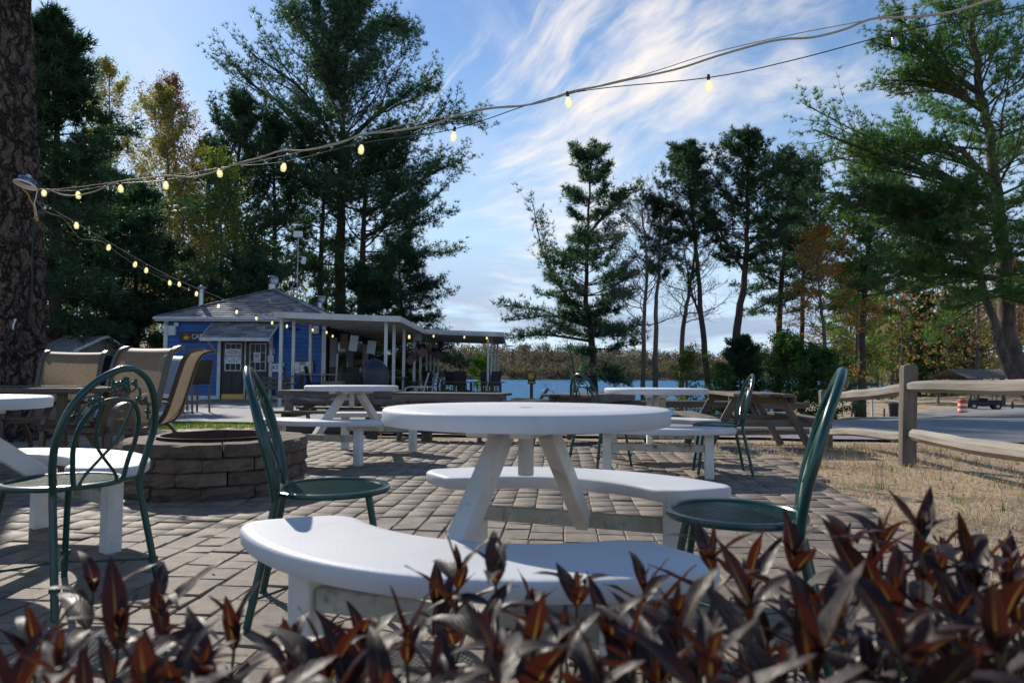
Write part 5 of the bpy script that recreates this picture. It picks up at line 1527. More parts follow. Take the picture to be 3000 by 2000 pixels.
# hipped roof: core plus shingles on the slopes that show
OV = .22
ex0, ex1, ey0, ey1, ez = CX0 - OV, CX1 + OV, CY - OV, CYB + OV, CZ + .04
rx_ = (ex0 + ex1) / 2
run = (ex1 - ex0) / 2
PZ_ = 4.10
r0_, r1_ = (rx_, ey0 + run, PZ_), (rx_, ey1 - run, PZ_)
dk = .05
rv = [(ex0, ey0, ez), (ex1, ey0, ez), (ex1, ey1, ez), (ex0, ey1, ez), r0_, r1_]
MB().add([L(*p) - Vector((0, 0, .03)) for p in rv], [(0, 1, 4), (1, 2, 5, 4), (2, 3, 5), (3, 0, 4, 5), (3, 2, 1, 0)]).build('roof_deck', M['shingle'], cafe)
shm = {}
def shingles(parent, A, Bv, C, D_, rows, wid, name='shingle', seed=0):
    """A-B lower edge, D_-C upper edge; overlapping tabs laid in courses"""
    rr = random.Random(seed)
    A, Bv, C, D_ = map(Vector, (A, Bv, C, D_))
    nrm = (Bv - A).cross(D_ - A).normalized()
    upv = ((D_ + C) / 2 - (A + Bv) / 2)
    upv = nrm.cross((Bv - A).normalized()).normalized()
    for i in range(rows):
        t0_, t1_ = i / rows, (i + 1) / rows
        a_, b_ = A.lerp(D_, t0_), Bv.lerp(C, t0_)
        a2, b2 = A.lerp(D_, t1_), Bv.lerp(C, t1_)
        exp_ = (A.lerp(D_, t1_) - a_).dot(upv)
        xd = (b_ - a_).normalized(); Lw = (b_ - a_).length
        if Lw < wid * .6: continue
        n = max(1, int(Lw / wid + .5)); ww = Lw / n
        off = (i % 2) * .5
        for k in range(n + (1 if off else 0)):
            s0, s1 = max(0, (k - off) * ww), min(Lw, (k + 1 - off) * ww)
            if s1 - s0 < .05: continue
            xm = (s0 + s1) / 2
            key = (round(s1 - s0, 2), round(exp_, 2), rr.randint(0, 2))
            if key not in shm:
                shm[key] = cbox_mesh(key[0] - .007, key[1] * 1.16, .018, .003, M['shingle'], 'shingle', .0015, key[2])
            m3 = Matrix((xd, upv, nrm)).transposed()
            tl = Matrix.Rotation(R(-6.0), 3, xd)
            pos = a_ + xd * xm + upv * exp_ * .52 + nrm * (.010 + rr.uniform(0, .004))
            link(name, shm[key], parent, Matrix.Translation(pos) @ (tl @ m3).to_4x4())
roof = link('roof', None, cafe, Matrix.Identity(4))
shingles(roof, L(ex0, ey0, ez), L(ex1, ey0, ez), L(*r0_), L(*r0_), 15, .36, seed=1)
shingles(roof, L(ex1, ey0, ez), L(ex1, ey0 + run * 2.2, ez), L(r0_[0], r0_[1] + 1.4, PZ_), L(*r0_), 14, .42, seed=2)
hipn = 22
for s, (xe) in ((0, ex0), (1, ex1)):
    for k in range(hipn):
        p0 = L(xe, ey0, ez).lerp(L(*r0_), k / hipn); p1 = L(xe, ey0, ez).lerp(L(*r0_), (k + 1.2) / hipn)
        plank('hip_cap', roof, p0 + Vector((0, 0, .028)), p1 + Vector((0, 0, .045)), .22, .012, M['shingle'], .002)
# gutter and fascia
plank('fascia', cafe, L(ex0, ey0 - .012, ez - .07), L(ex1, ey0 - .012, ez - .07), .025, .12, M['trim'], .004)
plank('gutter', cafe, L(ex0 - .02, ey0 - .075, ez - .035), L(ex1 + .02, ey0 - .075, ez - .035), .10, .085, M['pale_plastic'], .015)
plank('soffit', cafe, L(ex0, ey0 + .18, ez - .075), L(ex1, ey0 + .18, ez - .075), .34, .015, M['trim'], .002)
# awning over the door
aw = link('door_awning', None, cafe, Matrix.Identity(4))
ax0, ax1, ay, az0_, az1_ = -10.08, -7.86, CY - .95, 2.06, 2.64
shingles(aw, L(ax0, ay, az0_), L(ax1, ay, az0_), L(ax1, CY - .05, az1_), L(ax0, CY - .05, az1_), 7, .33, seed=3)
MB().add([L(ax0, ay, az0_ - .012), L(ax1, ay, az0_ - .012), L(ax1, CY, az1_ - .012), L(ax0, CY, az1_ - .012), L(ax0, ay, az0_ - .05), L(ax1, ay, az0_ - .05), L(ax1, CY, az1_ - .05), L(ax0, CY, az1_ - .05)],
         [(0, 1, 2, 3), (7, 6, 5, 4), (0, 4, 5, 1), (1, 5, 6, 2), (3, 7, 4, 0)]).build('awning_deck', M['trim'], aw)
plank('awning_fascia', aw, L(ax0 - .02, ay - .015, az0_ - .04), L(ax1 + .02, ay - .015, az0_ - .04), .03, .11, M['trim'], .004)
for x in (ax0 - .012, ax1 + .012):
    plank('awning_rake', aw, L(x, ay, az0_ - .02), L(x, CY - .03, az1_ - .02), .025, .08, M['trim'], .004)
for x in (ax0 + .12, ax1 - .12):
    plank('bracket', aw, L(x, CY - .03, 1.62), L(x, ay + .22, az0_ - .03), .05, .07, M['trim'], .005)

# things fixed to the cafe
def wall_sign(name, label, x, z, w_, h_, mat, y=CY - .05, cat='sign'):
    t = thing(name, label, cat, (x, y, z))
    link('panel', cbox_mesh(w_, .02, h_, .003, mat, 'panel'), t, Matrix.Identity(4))
    return t
sg = wall_sign('cafe_sign', 'black CAFE sign with yellow cup icon left of the door', -10.55, 2.15, 1.30, .35, M['sign_black'], CY - .045)
text('lettering', 'CAFE', .235, Matrix.Translation((-.24, -.014, 0)) @ FRONT, M['sign_white'], sg, align='LEFT', sx=.82)
cup = MB()
cup.lathe([(.0, -.085), (.045, -.085), (.075, -.06), (.085, 0), (.082, 0), (.0, -.02)], 20)
cu = cup.build('cup_icon', M['sign_yellow'], sg, mw=Matrix.Translation((-.42, -.014, .01)) @ Matrix.Diagonal((1, .06, 1, 1)))
MB().tube([(.075, -.004, -.02), (.115, -.004, -.015), (.118, -.004, -.05), (.065, -.004, -.065)], .008, 6).build('cup_handle', M['sign_yellow'], sg, mw=Matrix.Translation((-.42, -.012, .01)))
plank('saucer', sg, (-.53, -.014, -.095), (-.31, -.014, -.095), .006, .014, M['sign_yellow'], .001)
for k in (-1, 0, 1):
    MB().tube(catmull([(k * .035, 0, .02), (k * .035 + .010, 0, .045), (k * .035 - .008, 0, .07), (k * .035, 0, .10)], 3), .006, 5).build('steam', M['sign_yellow'], sg, mw=Matrix.Translation((-.42, -.014, .01)))
ds = wall_sign('door_sign', 'white oval-logo sign in the left cafe door window', DX0 + lw * .5 + .005, 1.50, .56, .50, M['sign_white'], CY + .012)
ring = MB(); 
ring.tube([(.25 * math.cos(a_ * math.pi / 24), 0, .185 * math.sin(a_ * math.pi / 24)) for a_ in range(48)], .008, 6, closed=True)
ring.build('logo_ring', M['ink'], ds, mw=Matrix.Translation((0, -.012, 0)))
text('lettering', "LOMBARDI'S", .098, Matrix.Translation((0, -.013, .0)) @ FRONT, M['sign_blue'], ds, sx=.86)
text('lettering', 'Pondside', .072, Matrix.Translation((0, -.013, .105)) @ FRONT, M['ink'], ds, shear=.35)
text('lettering', 'Cafe', .078, Matrix.Translation((0, -.013, -.105)) @ FRONT, M['ink'], ds, shear=.35)
dg = wall_sign('no_dogs_sign', 'small white no dogs sign in the right cafe door window', DX1 - lw * .5 - .02, 1.46, .235, .33, M['sign_white'], CY + .012)
MB().tube([(.072 * math.cos(a_ * math.pi / 12), 0, .072 * math.sin(a_ * math.pi / 12)) for a_ in range(24)], .008, 6, closed=True).build('red_ring', M['sign_red'], dg, mw=Matrix.Translation((0, -.013, .055)))
MB().tube([(-.05, 0, .05), (.05, 0, -.05)], .007, 6).build('red_slash', M['sign_red'], dg, mw=Matrix.Translation((0, -.018, .055)))
dog = MB().prism([(-.045, -.012), (-.045, .015), (-.03, .018), (.02, .016), (.028, .034), (.05, .028), (.05, .016), (.034, .010), (.032, -.04), (.022, -.04), (.020, -.012), (-.030, -.012), (-.032, -.04), (-.042, -.04)], 0, .004)
dog.build('dog_icon', M['ink'], dg, mw=Matrix.Translation((0, -.012, .055)) @ FRONT)
text('lettering', 'NO DOGS', .046, Matrix.Translation((0, -.013, -.065)) @ FRONT, M['sign_blue'], dg)
text('lettering', 'ALLOWED', .046, Matrix.Translation((0, -.013, -.118)) @ FRONT, M['sign_blue'], dg)
at_ = wall_sign('atm_sign', 'white ATM sign on the blue wall beside the canopy post', -7.87, 1.12, .44, .29, M['sign_white'])
text('lettering', 'ATM', .20, Matrix.Translation((0, -.014, 0)) @ FRONT, M['ink'], at_)
for a_, b_, c_, d_ in ((-.205, .13, .205, .13), (-.205, -.13, .205, -.13), (-.205, -.13, -.205, .13), (.205, -.13, .205, .13)):
    plank('border', at_, (a_, -.0125, b_), (c_, -.0125, d_), .004, .008, M['ink'], .0005, up=(0, -1, 0) if a_ == c_ else (0, 0, 1))
nt_ = wall_sign('notice', 'small white notice on the right door casing', DX1 + .07, 1.42, .20, .22, M['pale_plastic'], CY - .06, 'notice')
for k in (-1, 1): MB().ball((k * .03, -.02, -.08), .012, n=8, m=4).build('pin', M['ink'], nt_)
bb = thing('bulletin_board', 'framed bulletin board with papers on the blue wall', 'notice board', (-7.0, CY - .05, 1.14))
link('panel', cbox_mesh(.66, .02, .42, .003, pm('cork', (.42, .33, .22), (.34, .26, .17), 30, .8), 'panel'), bb, Matrix.Identity(4))
for (a_, b_, c_, d_) in ((-.34, .215, .34, .215), (-.34, -.215, .34, -.215)): plank('frame', bb, (a_, -.006, b_), (c_, -.006, d_), .03, .028, M['dark_wood'], .003)
for x in (-.34, .34): plank('frame', bb, (x, -.006, -.2), (x, -.006, .2), .028, .03, M['dark_wood'], .003, up=(0, -1, 0))
for (x, z, w_, h_, rot) in ((-.22, .05, .16, .24, 2), (-.03, -.03, .17, .22, -3), (.17, .04, .20, .28, 8), (-.2, -.14, .13, .10, 0)):
    link('paper', cbox_mesh(w_, .003, h_, .0005, M['sign_white'], 'paper'), bb, Matrix.Translation((x, -.0135, z)) @ Matrix.Rotation(R(rot), 4, 'Y'))
for nm, lab, x, z, s_ in (('junction_box', 'small beige box high on the cafe wall by the corner', CX0 + .42, 2.56, (.14, .08, .14)), ('meter_box', 'pale electrical box below the eave at the left corner', CX0 + .30, 2.35, (.24, .12, .33)), ('speaker_box', 'pale loudspeaker box under the eave near the canopy', -6.62, 2.40, (.26, .16, .26))):
    o = link(nm, cbox_mesh(s_[0], s_[1], s_[2], .012, M['pale_plastic'], nm)); o.location = (x, CY - s_[1] / 2 - .012, z); tag(o, lab, 'box')
sc_ = thing('security_camera', 'little security camera at the top left wall corner', 'camera', (CX0 + .05, CY - .05, 2.60))
MB().box((0, -.02, 0), (.07, .05, .06)).build('mount', M['pale_plastic'], sc_)
MB().tube([(.0, -.03, -.02), (.05, -.17, -.05)], .032, 10).build('housing', M['pale_plastic'], sc_)
fl = thing('flood_light', 'twin-headed dark floodlight under the eave right of the door', 'lamp', (-7.35, CY - .03, 2.45))
MB().box((0, -.02, 0), (.10, .05, .08)).build('mount', M['black_plastic'], fl)
for s in (-1, 1): MB().lathe([(.0, 0), (.035, .0), (.055, .09), (.0, .085)], 12).build('lamp_head', M['black_plastic'], fl, mw=Matrix.Translation((s * .06, -.05, 0)) @ Matrix.Rotation(R(115), 4, 'X') @ Matrix.Rotation(R(40 * s), 4, 'Y'))

# on the roof
def turbine(label, x, y, z, k=1.0):
    t = thing('roof_vent', label, 'roof vent', (x, y, z), group='turbine vents on the cafe roof')
    t.scale = (k, k, k)
    MB().lathe([(.26, -.15), (.19, -.02), (.17, .0), (.17, .26), (.0, .26)], 24).build('vent_base', M['galv'], t, True)
    for q in range(20):
        a_ = 2 * math.pi * q / 20
        pts = []
        for j in range(7):
            u = j / 6; el_ = -.95 + 1.9 * u
            rr_ = .19 + .05 * math.cos(el_ * 1.3)
            aa = a_ + .35 * u
            pts.append((rr_ * math.cos(aa), rr_ * math.sin(aa), .27 + .30 * u))
        mb = MB()
        for j, p in enumerate(pts):
            pv = Vector(p); tn = Vector((-math.sin(a_ + .35 * j / 6), math.cos(a_ + .35 * j / 6), 0)); rdv = Vector((math.cos(a_), math.sin(a_), 0))
            mb.v.extend([tuple(pv - tn * .026 - rdv * .012), tuple(pv + tn * .026 + rdv * .010)])
        for j in range(6): mb.f.append((2 * j, 2 * j + 1, 2 * j + 3, 2 * j + 2))
        mb.build('vane', M['galv'], t)
    MB().lathe([(.0, .25), (.16, .26), (.165, .55), (.0, .56)], 16).build('vent_core', M['black_plastic'], t)
    MB().lathe([(.215, .565), (.17, .605), (.08, .635), (.0, .64)], 24).build('vent_cap', M['galv'], t, True)
    return t
turbine('silver turbine vent on the ridge peak of the cafe roof', rx_ - .10, r0_[1] + .05, PZ_ - .02, .88)
turbine('silver turbine vent lower on the right slope of the cafe roof', rx_ + .98, r0_[1] + 2.6, PZ_ - .42, .80)
mast = thing('antenna_mast', 'metal tripod mast with white antenna panels on the roof', 'antenna', (rx_ + .52, r0_[1] + 1.1, PZ_))
M['steel'] = pm('steel_pipe', (.34, .36, .38), (.26, .27, .29), 20, .4, metal=.8)
MB().tube([(0, 0, -.25), (0, 0, 2.28)], .022, 8).build('mast_pole', M['steel'], mast)
for x, y in ((-.42, -.1), (.42, -.1), (0, .5)):
    MB().tube([(x, y, -.22), (0, 0, .62)], .018, 6).build('leg', M['steel'], mast)
plank('brace', mast, (-.24, -.06, .12), (.24, -.06, .12), .02, .03, M['steel'], .002)
link('antenna_panel', cbox_mesh(.37, .07, .26, .03, M['sign_white'], 'antenna_panel'), mast, Matrix.Translation((0, -.05, 2.34)))
link('antenna_panel', cbox_mesh(.16, .14, .30, .03, M['sign_white'], 'antenna_panel'), mast, Matrix.Translation((.24, -.02, 1.30)) @ Matrix.Rotation(R(8), 4, 'Y'))
plank('antenna_arm', mast, (0, 0, 1.28), (.20, -.02, 1.30), .03, .03, M['steel'], .003)
fp = thing('flue_pipe', 'galvanised flue pipe with cap at the left roof edge', 'chimney', (CX0 + .75, CY + 1.0, CZ))
MB().tube([(0, 0, -.1), (0, 0, 1.15)], .085, 14).build('pipe', M['galv'], fp, True)
MB().lathe([(.13, 1.14), (.15, 1.16), (.10, 1.24), (.0, 1.29)], 16).build('cap', M['galv'], fp, True)

# ---- white patio canopy in two bays
can = thing('canopy', 'white flat-roofed patio canopy on slim posts beside the cafe', 'canopy', (-3.1, 20, 0))
K0 = Vector(can.location)
def KL(x, y, z): return Vector((x, y, z)) - K0
def czt(x): return 2.62 - (x + 6.56) * .030
def slab(x0, x1, y0, y1, name, mat, th=.05, dz=0.0):
    v = [KL(x, y, czt(x) + d - dz) for d in (-th, 0) for x, y in ((x0, y0), (x1, y0), (x1, y1), (x0, y1))]
    return MB().add(v, [(3, 2, 1, 0), (4, 5, 6, 7), (0, 1, 5, 4), (1, 2, 6, 5), (2, 3, 7, 6), (3, 0, 4, 7)]).build(name, mat, can)
slab(-6.54, -3.13, 18.92, 22.55, 'roof_panel', M['canopy_white'], .05, .02)
slab(-6.24, -3.13, 22.56, 33.0, 'roof_panel', M['canopy_white'], .05, .02)
slab(-3.12, -.32, 24.22, 31.5, 'roof_panel', M['canopy_white'], .05, .02)
for (x0, y0, x1, y1, z0, z1, nx_, ny2) in ((-6.56, 18.9, -3.08, 18.9, 18.92, 33, 12, 0),):
    pass
def fascia(x0, y0, x1, y1):
    plank('fascia', can, KL(x0, y0, czt(x0) - .075), KL(x1, y1, czt(x1) - .075), .035, .165, M['canopy_white'], .004)
fascia(-6.60, 18.9, -3.09, 18.9); fascia(-3.11, 18.92, -3.11, 24.18); fascia(-3.09, 24.2, -.28, 24.2); fascia(-.30, 24.22, -.30, 31.5); fascia(-6.58, 18.92, -6.58, 22.5)
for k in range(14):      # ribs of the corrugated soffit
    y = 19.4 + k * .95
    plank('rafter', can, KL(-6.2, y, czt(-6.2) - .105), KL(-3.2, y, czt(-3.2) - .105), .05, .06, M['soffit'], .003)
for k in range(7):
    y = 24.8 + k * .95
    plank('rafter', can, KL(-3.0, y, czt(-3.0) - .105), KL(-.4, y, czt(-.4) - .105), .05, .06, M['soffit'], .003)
for y in (19.2, 20.3, 22.0):
    plank('post', can, KL(-6.5, y, 0), KL(-6.5, y, czt(-6.5) - .09), .085, .085, M['trim'], .006, up=(0, 1, 0))
for y in (19.2, 20.5, 22.4, 24.8, 26.5, 28.4, 29.7, 31.2, 32.8):
    plank('post', can, KL(-3.55, y, -.05), KL(-3.55, y, czt(-3.55) - .09), .085, .085, M['trim'], .006, up=(0, 1, 0))
for y in (24.6, 26.6, 28.9, 31.3):
    plank('post', can, KL(-.86 + .03 * (y - 24.6), y, -.5), KL(-.86 + .03 * (y - 24.6), y, czt(-.86) - .09), .075, .075, M['trim'], .006, up=(0, 1, 0))
plank('gutter_end', can, KL(-.28, 31.4, 2.28), KL(.05, 31.4, 2.26), .10, .05, M['soffit'], .006)

# deck under the far bay
dk_ = MB()
deck = MB().box((-3.2, 28.6, -.36), (5.9, 8.6, .72)).build('deck', M['dark_wood'])
tag(deck, 'low dark wooden deck under the far canopy bay', kind='structure')
for k in range(24):
    plank('deck_board', deck, (-6.12, 24.42 + k * .145, .0125), (-.28, 24.42 + k * .145, .0125), .138, .022, M['old_wood'], .003)

# ---- things under and around the canopy
def bar_chair(label, x, y, rz, mat='wicker', sl='sling_brown', frame='black_plastic', solid=True, seat_h=.62, z=None, group='dark bar chairs under the canopy'):
    t = thing('bar_chair', label, 'chair', (x, y, gz(x, y) if z is None else z), rz, group)
    F_ = M[frame]
    H_ = seat_h
    for sy in (-1, 1):
        plank('leg', t, (.20, sy * .21, 0), (.17, sy * .20, H_), .035, .035, F_, .004, up=(0, 1, 0))
        plank('leg', t, (-.24, sy * .21, 0), (-.19, sy * .20, H_), .035, .035, F_, .004, up=(0, 1, 0))
        plank('back_post', t, (-.19, sy * .215, H_), (-.30, sy * .215, H_ + .52), .035, .03, F_, .004, up=(0, 1, 0))
        strip_tube(catmull([(.17, sy * .225, H_), (.18, sy * .235, H_ + .18), (.10, sy * .235, H_ + .225), (-.23, sy * .235, H_ + .215)], 4), .04, .022).build('arm', F_, t)
    plank('footrest', t, (.19, -.2, .22), (.19, .2, .22), .025, .025, F_, .003)
    plank('footrest', t, (-.22, -.2, .26), (-.22, .2, .26), .025, .025, F_, .003)
    link('seat', cbox_mesh(.42, .42, .035, .01, M[mat] if solid else M[sl], 'seat'), t, Matrix.Translation((-.01, 0, H_ + .01)))
    link('backrest', cbox_mesh(.52, .40, .018, .006, M[mat] if solid else M[sl], 'backrest'), t, frame_between((-.19, 0, H_ + .03), (-.30, 0, H_ + .53), (0, 1, 0), R(90)))
    return t
for lab, x, y, a_ in (('dark bar chair nearest the ATM sign', -6.35, 19.9, 20), ('dark bar chair second from the ATM sign', -6.0, 20.9, 5), ('dark bar chair behind the long bar table', -5.75, 21.9, -100), ('dark bar chair at the middle of the bar table', -5.2, 22.0, -90), ('dark bar chair at the right end of the bar table', -4.75, 21.6, -120)):
    bar_chair(lab, x, y, R(a_), z=.0)
bt = thing('bar_table', 'long weathered bar table under the canopy roof', 'table', (-5.5, 20.4, 0), R(-6))
for k in range(4): plank('top_plank', bt, (-.85, (k - 1.5) * .15, .90), (.85, (k - 1.5) * .15, .90), .14, .04, M['rail_wood'], .005)
for sx in (-1, 1):
    for sy in (-1, 1): plank('leg', bt, (sx * .7, sy * .22, 0), (sx * .7, sy * .22, .88), .08, .08, M['dark_wood'], .006, up=(0, 1, 0))
bt2 = thing('bar_table', 'short grey side table right of the covered grill', 'table', (-3.85, 22.3, 0), R(10))
for k in range(3): plank('top_plank', bt2, (-.45, (k - 1) * .16, .82), (.45, (k - 1) * .16, .82), .15, .035, M['old_wood'], .004)
for sx in (-1, 1):
    for sy in (-1, 1): plank('leg', bt2, (sx * .36, sy * .16, 0), (sx * .36, sy * .16, .80), .06, .06, M['dark_wood'], .005, up=(0, 1, 0))
ac = thing('wicker_armchair', 'dark wicker armchair in front of the bar', 'chair', (-4.25, 18.2, 0), R(-60))
link('seat', cbox_mesh(.52, .56, .20, .03, M['wicker'], 'seat'), ac, Matrix.Translation((0, 0, .34)))
link('backrest', cbox_mesh(.12, .58, .52, .04, M['wicker'], 'backrest'), ac, Matrix.Translation((-.28, 0, .70)) @ Matrix.Rotation(R(-8), 4, 'Y'))
for s in (-1, 1):
    link('arm', cbox_mesh(.56, .09, .30, .03, M['wicker'], 'arm'), ac, Matrix.Translation((0, s * .30, .52)))
    for e in (-1, 1): plank('leg', ac, (e * .22, s * .26, 0), (e * .22, s * .26, .26), .05, .05, M['wicker'], .004, up=(0, 1, 0))
us = thing('umbrella_pole', 'bare wooden umbrella pole leaning in a block base', 'pole', (-4.45, 17.2, 0))
MB().tube([(0, 0, .1), (.06, 0, 1.42)], .022, 8).build('pole', M['rail_wood'], us)
link('base_block', cbox_mesh(.52, .4, .34, .02, M['old_wood'], 'base_block'), us, Matrix.Translation((-.05, 0, .56)))
for s in (-1, 1): plank('base_leg', us, (-.05 + s * .2, 0, 0), (-.05 + s * .2, 0, .40), .07, .07, M['dark_wood'], .005, up=(0, 1, 0))
# covered grill
gr = thing('covered_grill', 'tall grill under a dark blue fitted cover', 'grill', (-3.62, 18.2, 0), R(12))
prof = [(.30, .02, .24), (.33, .35, .26), (.34, .72, .27), (.36, .95, .28), (.34, 1.08, .26), (.26, 1.20, .20), (.12, 1.30, .09), (.03, 1.345, .03)]
mb = MB(); nn = 28
for j, (a_, z, b_) in enumerate(prof):
    for k in range(nn):
        t_ = 2 * math.pi * k / nn
        f_ = 1 + .05 * math.sin(k * 2.9 + j * .6) * (1 - j / 9)
        e = 1.0 / max(.82, (abs(math.cos(t_)) ** 2.6 + abs(math.sin(t_)) ** 2.6) ** (1 / 2.6))
        mb.v.append((a_ * math.cos(t_) * e * f_ + .05 * (z - .6) * (z > .6) * -1.2, b_ * math.sin(t_) * e * f_, z))
for j in range(len(prof) - 1):
    for k in range(nn):
        l_ = (k + 1) % nn
        mb.f.append((j * nn + k, j * nn + l_, (j + 1) * nn + l_, (j + 1) * nn + k))
mb.f.append(tuple((len(prof) - 1) * nn + k for k in range(nn)))
mb.build('cover', M['grill_cover'], gr, True)
for s in (-1, 1): MB().tube([(s * .22, -.04, .06), (s * .22, .04, .06)], .06, 12).build('wheel', M['black_plastic'], gr)
# white spring lawn chairs
def lawn_chair(label, x, y, rz, z):
    t = thing('lawn_chair', label, 'chair', (x, y, z), rz, 'white sling lawn chairs by the deck')
    for s in (-1, 1):
        MB().tube(catmull([(-.42, s * .28, 1.08), (-.34, s * .28, .80), (-.22, s * .28, .42), (-.10, s * .28, .36), (.24, s * .28, .42), (.34, s * .28, .36), (.30, s * .28, .12), (.10, s * .28, .02), (-.30, s * .28, .02)], 5), .016, 8).build('side_rail', M['white_metal'], t, True)
        MB().tube(catmull([(.30, s * .30, .36), (.30, s * .30, .58), (.10, s * .30, .64), (-.22, s * .30, .62), (-.29, s * .29, .60)], 5), .015, 8).build('arm', M['white_metal'], t, True)
    mb = MB()
    P_ = catmull([(-.41, 0, 1.06), (-.34, 0, .80), (-.22, 0, .44), (-.10, 0, .37), (.24, 0, .42), (.31, 0, .40)], 4)
    for p in P_: mb.v.extend([(p.x, -.265, p.z), (p.x, .265, p.z)])
    for i in range(len(P_) - 1): mb.f.append((2 * i, 2 * i + 1, 2 * i + 3, 2 * i + 2))
    mb.build('sling', M['sling_grey'], t, True, None)
    MB().tube([(-.42, -.28, 1.08), (-.42, .28, 1.08)], .016, 8).build('top_bar', M['white_metal'], t)
    MB().tube([(-.30, -.28, .02), (-.30, .28, .02)], .016, 8).build('base_bar', M['white_metal'], t)
    return t
lawn_chair('nearer white sling lawn chair right of the covered grill', -3.05, 21.6, R(190), gz(-3.05, 21.6))
lawn_chair('white sling lawn chair just behind its twin by the deck', -2.95, 23.0, R(192), gz(-2.95, 23.0))
# flags hung from the rafters
M['flag_blue'] = pm('flag_blue', (.008, .012, .04), None, 4, .7, trans=.25)
M['flag_red'] = pm('flag_red', (.16, .015, .02), None, 4, .7, trans=.3)
M['flag_white'] = pm('flag_white', (.25, .24, .23), None, 4, .7, trans=.3)
def flag(label, x, y, z, rz, tilt):
    t = thing('flag', label, 'flag', (x, y, z), rz, 'small flags hung under the canopy', ry=tilt)
    def cloth(name, u0, u1, v0, v1, mat, dy):
        mb = MB(); n = 8
        for i in range(n + 1):
            u = u0 + (u1 - u0) * i / n
            for v in (v0, v1): mb.v.append((u, .03 * math.sin(u * 16 + v * 3) + dy, -v))
        for i in range(n): mb.f.append((2 * i, 2 * i + 1, 2 * i + 3, 2 * i + 2))
        return mb.build(name, mat, t, True, None)
    for k in range(13):
        cloth('stripe', 0, .46, k * .023, (k + 1) * .023, M['flag_red' if k % 2 == 0 else 'flag_white'], 0)
    cloth('canton', 0, .19, 0, .161, M['flag_blue'], -.004)
    rr_ = random.Random(1)
    MB().tube([(-.02, 0, .02), (-.02, 0, -.42)], .008, 6).build('staff', M['rail_wood'], t)
for lab, px_, py_, D_, rz_, ti in (('small striped flag hanging nearest the loudspeaker', 1226, 1003, 23.0, -10, .75), ('striped flag drooping beside the leftmost flag', 1245, 1003, 25.5, 20, 1.2), ('striped flag low on the post behind the lawn chairs', 1208, 1025, 23.8, 160, .9), ('striped flag in the middle of the far row', 1268, 1015, 27.0, 0, .6), ('striped flag at the right end of the far row', 1284, 1018, 28.0, 0, .8)):
    p = at(px_, py_, D_)
    flag(lab, p.x, p.y, p.z, R(rz_), ti)
sb = link('speaker_box', cbox_mesh(.22, .2, .36, .015, M['soffit'], 'speaker_box')); sb.location = at(1226, 984, 24.6); tag(sb, 'grey loudspeaker box hung under the canopy corner', 'box')
sb = link('speaker_box', cbox_mesh(.2, .2, .30, .015, M['black_plastic'], 'speaker_box')); sb.location = at(1292, 1010, 30.0); tag(sb, 'dark loudspeaker box hung above the far flags', 'box')
# boards and bar fittings along the cafe's side
def hung_board(label, px_, py_, D_, w_, h_, rz_, mat, roll_=0):
    p = at(px_, py_, D_)
    t = thing('hung_board', label, 'board', p, R(rz_), ry=R(roll_))
    link('panel', cbox_mesh(w_, .02, h_, .004, mat, 'panel'), t, Matrix.Identity(4))
    for s in (-1, 1): MB().tube([(s * w_ * .4, 0, h_ / 2), (s * w_ * .4, 0, h_ / 2 + .18)], .004, 5).build('cord', M['black_cord'], t)
    return t
M['board_pale'] = pm('pale_board', (.46, .55, .60), (.36, .45, .50), 3, .4)
M['board_dark'] = pm('dark_board', (.07, .065, .055), (.14, .12, .085), 9, .5, .2, 30)
hung_board('pale tilted menu board hung left under the canopy', 1036, 1005, 21.5, .25, .50, 8, M['board_pale'], 8)
hung_board('pale menu board hung right of the tilted one', 1088, 1017, 23.0, .28, .44, 8, M['board_pale'], 7)
hung_board('dark framed picture hung beside the pale menu boards', 1008, 1000, 22.5, .24, .50, 25, M['board_dark'], 4)
bar = thing('serving_hatch', 'dark serving hatch and shelving in the side of the cafe', 'bar', (CX1 + .05, 26.0, 0))
for (y0, y1, z0, z1, mt, nm) in ((-2.6, -1.9, .9, 2.2, 'soffit', 'hatch_panel'), (-1.8, -.6, 1.0, 2.3, 'glass_dark', 'hatch_window'), (-.5, .6, .3, 2.2, 'board_dark', 'fridge'), (.7, 2.2, 1.0, 2.3, 'glass_dark', 'hatch_window'), (2.3, 3.4, .2, 2.2, 'soffit', 'fridge')):
    link(nm, cbox_mesh(.08, y1 - y0, z1 - z0, .01, M[mt], nm), bar, Matrix.Translation((.02, (y0 + y1) / 2, (z0 + z1) / 2)))
plank('counter', bar, (.30, -2.4, .98), (.30, 2.6, .98), .5, .05, M['old_wood'], .006)
plank('counter_front', bar, (.48, -2.4, .5), (.48, 2.6, .5), .04, .9, M['dark_wood'], .006)
M['bottle_green'] = pm('bottle_green', (.05, .14, .03), None, 4, .15)
for k in range(8):
    q = thing('bottle', ['green', 'clear', 'brown', 'tall green', 'short clear', 'squat brown', 'slim green', 'pale'][k] + ' bottle on the serving hatch counter, number %s from the door' % ['one', 'two', 'three', 'four', 'five', 'six', 'seven', 'eight'][k], 'bottle', (CX1 + .28 + .1 * (k % 2), 24.2 + k * .35, 1.006), group='bottles on the serving counter')
    s_ = 1 + .25 * math.sin(k * 2.3)
    MB().lathe([(.0, 0), (.036, 0), (.038, .01), (.038, .15 * s_), (.014, .20 * s_), (.013, .26 * s_), (.0, .262 * s_)], 12).build('bottle_body', M[['bottle_green', 'sign_white', 'dark_wood'][k % 3]], q, True)
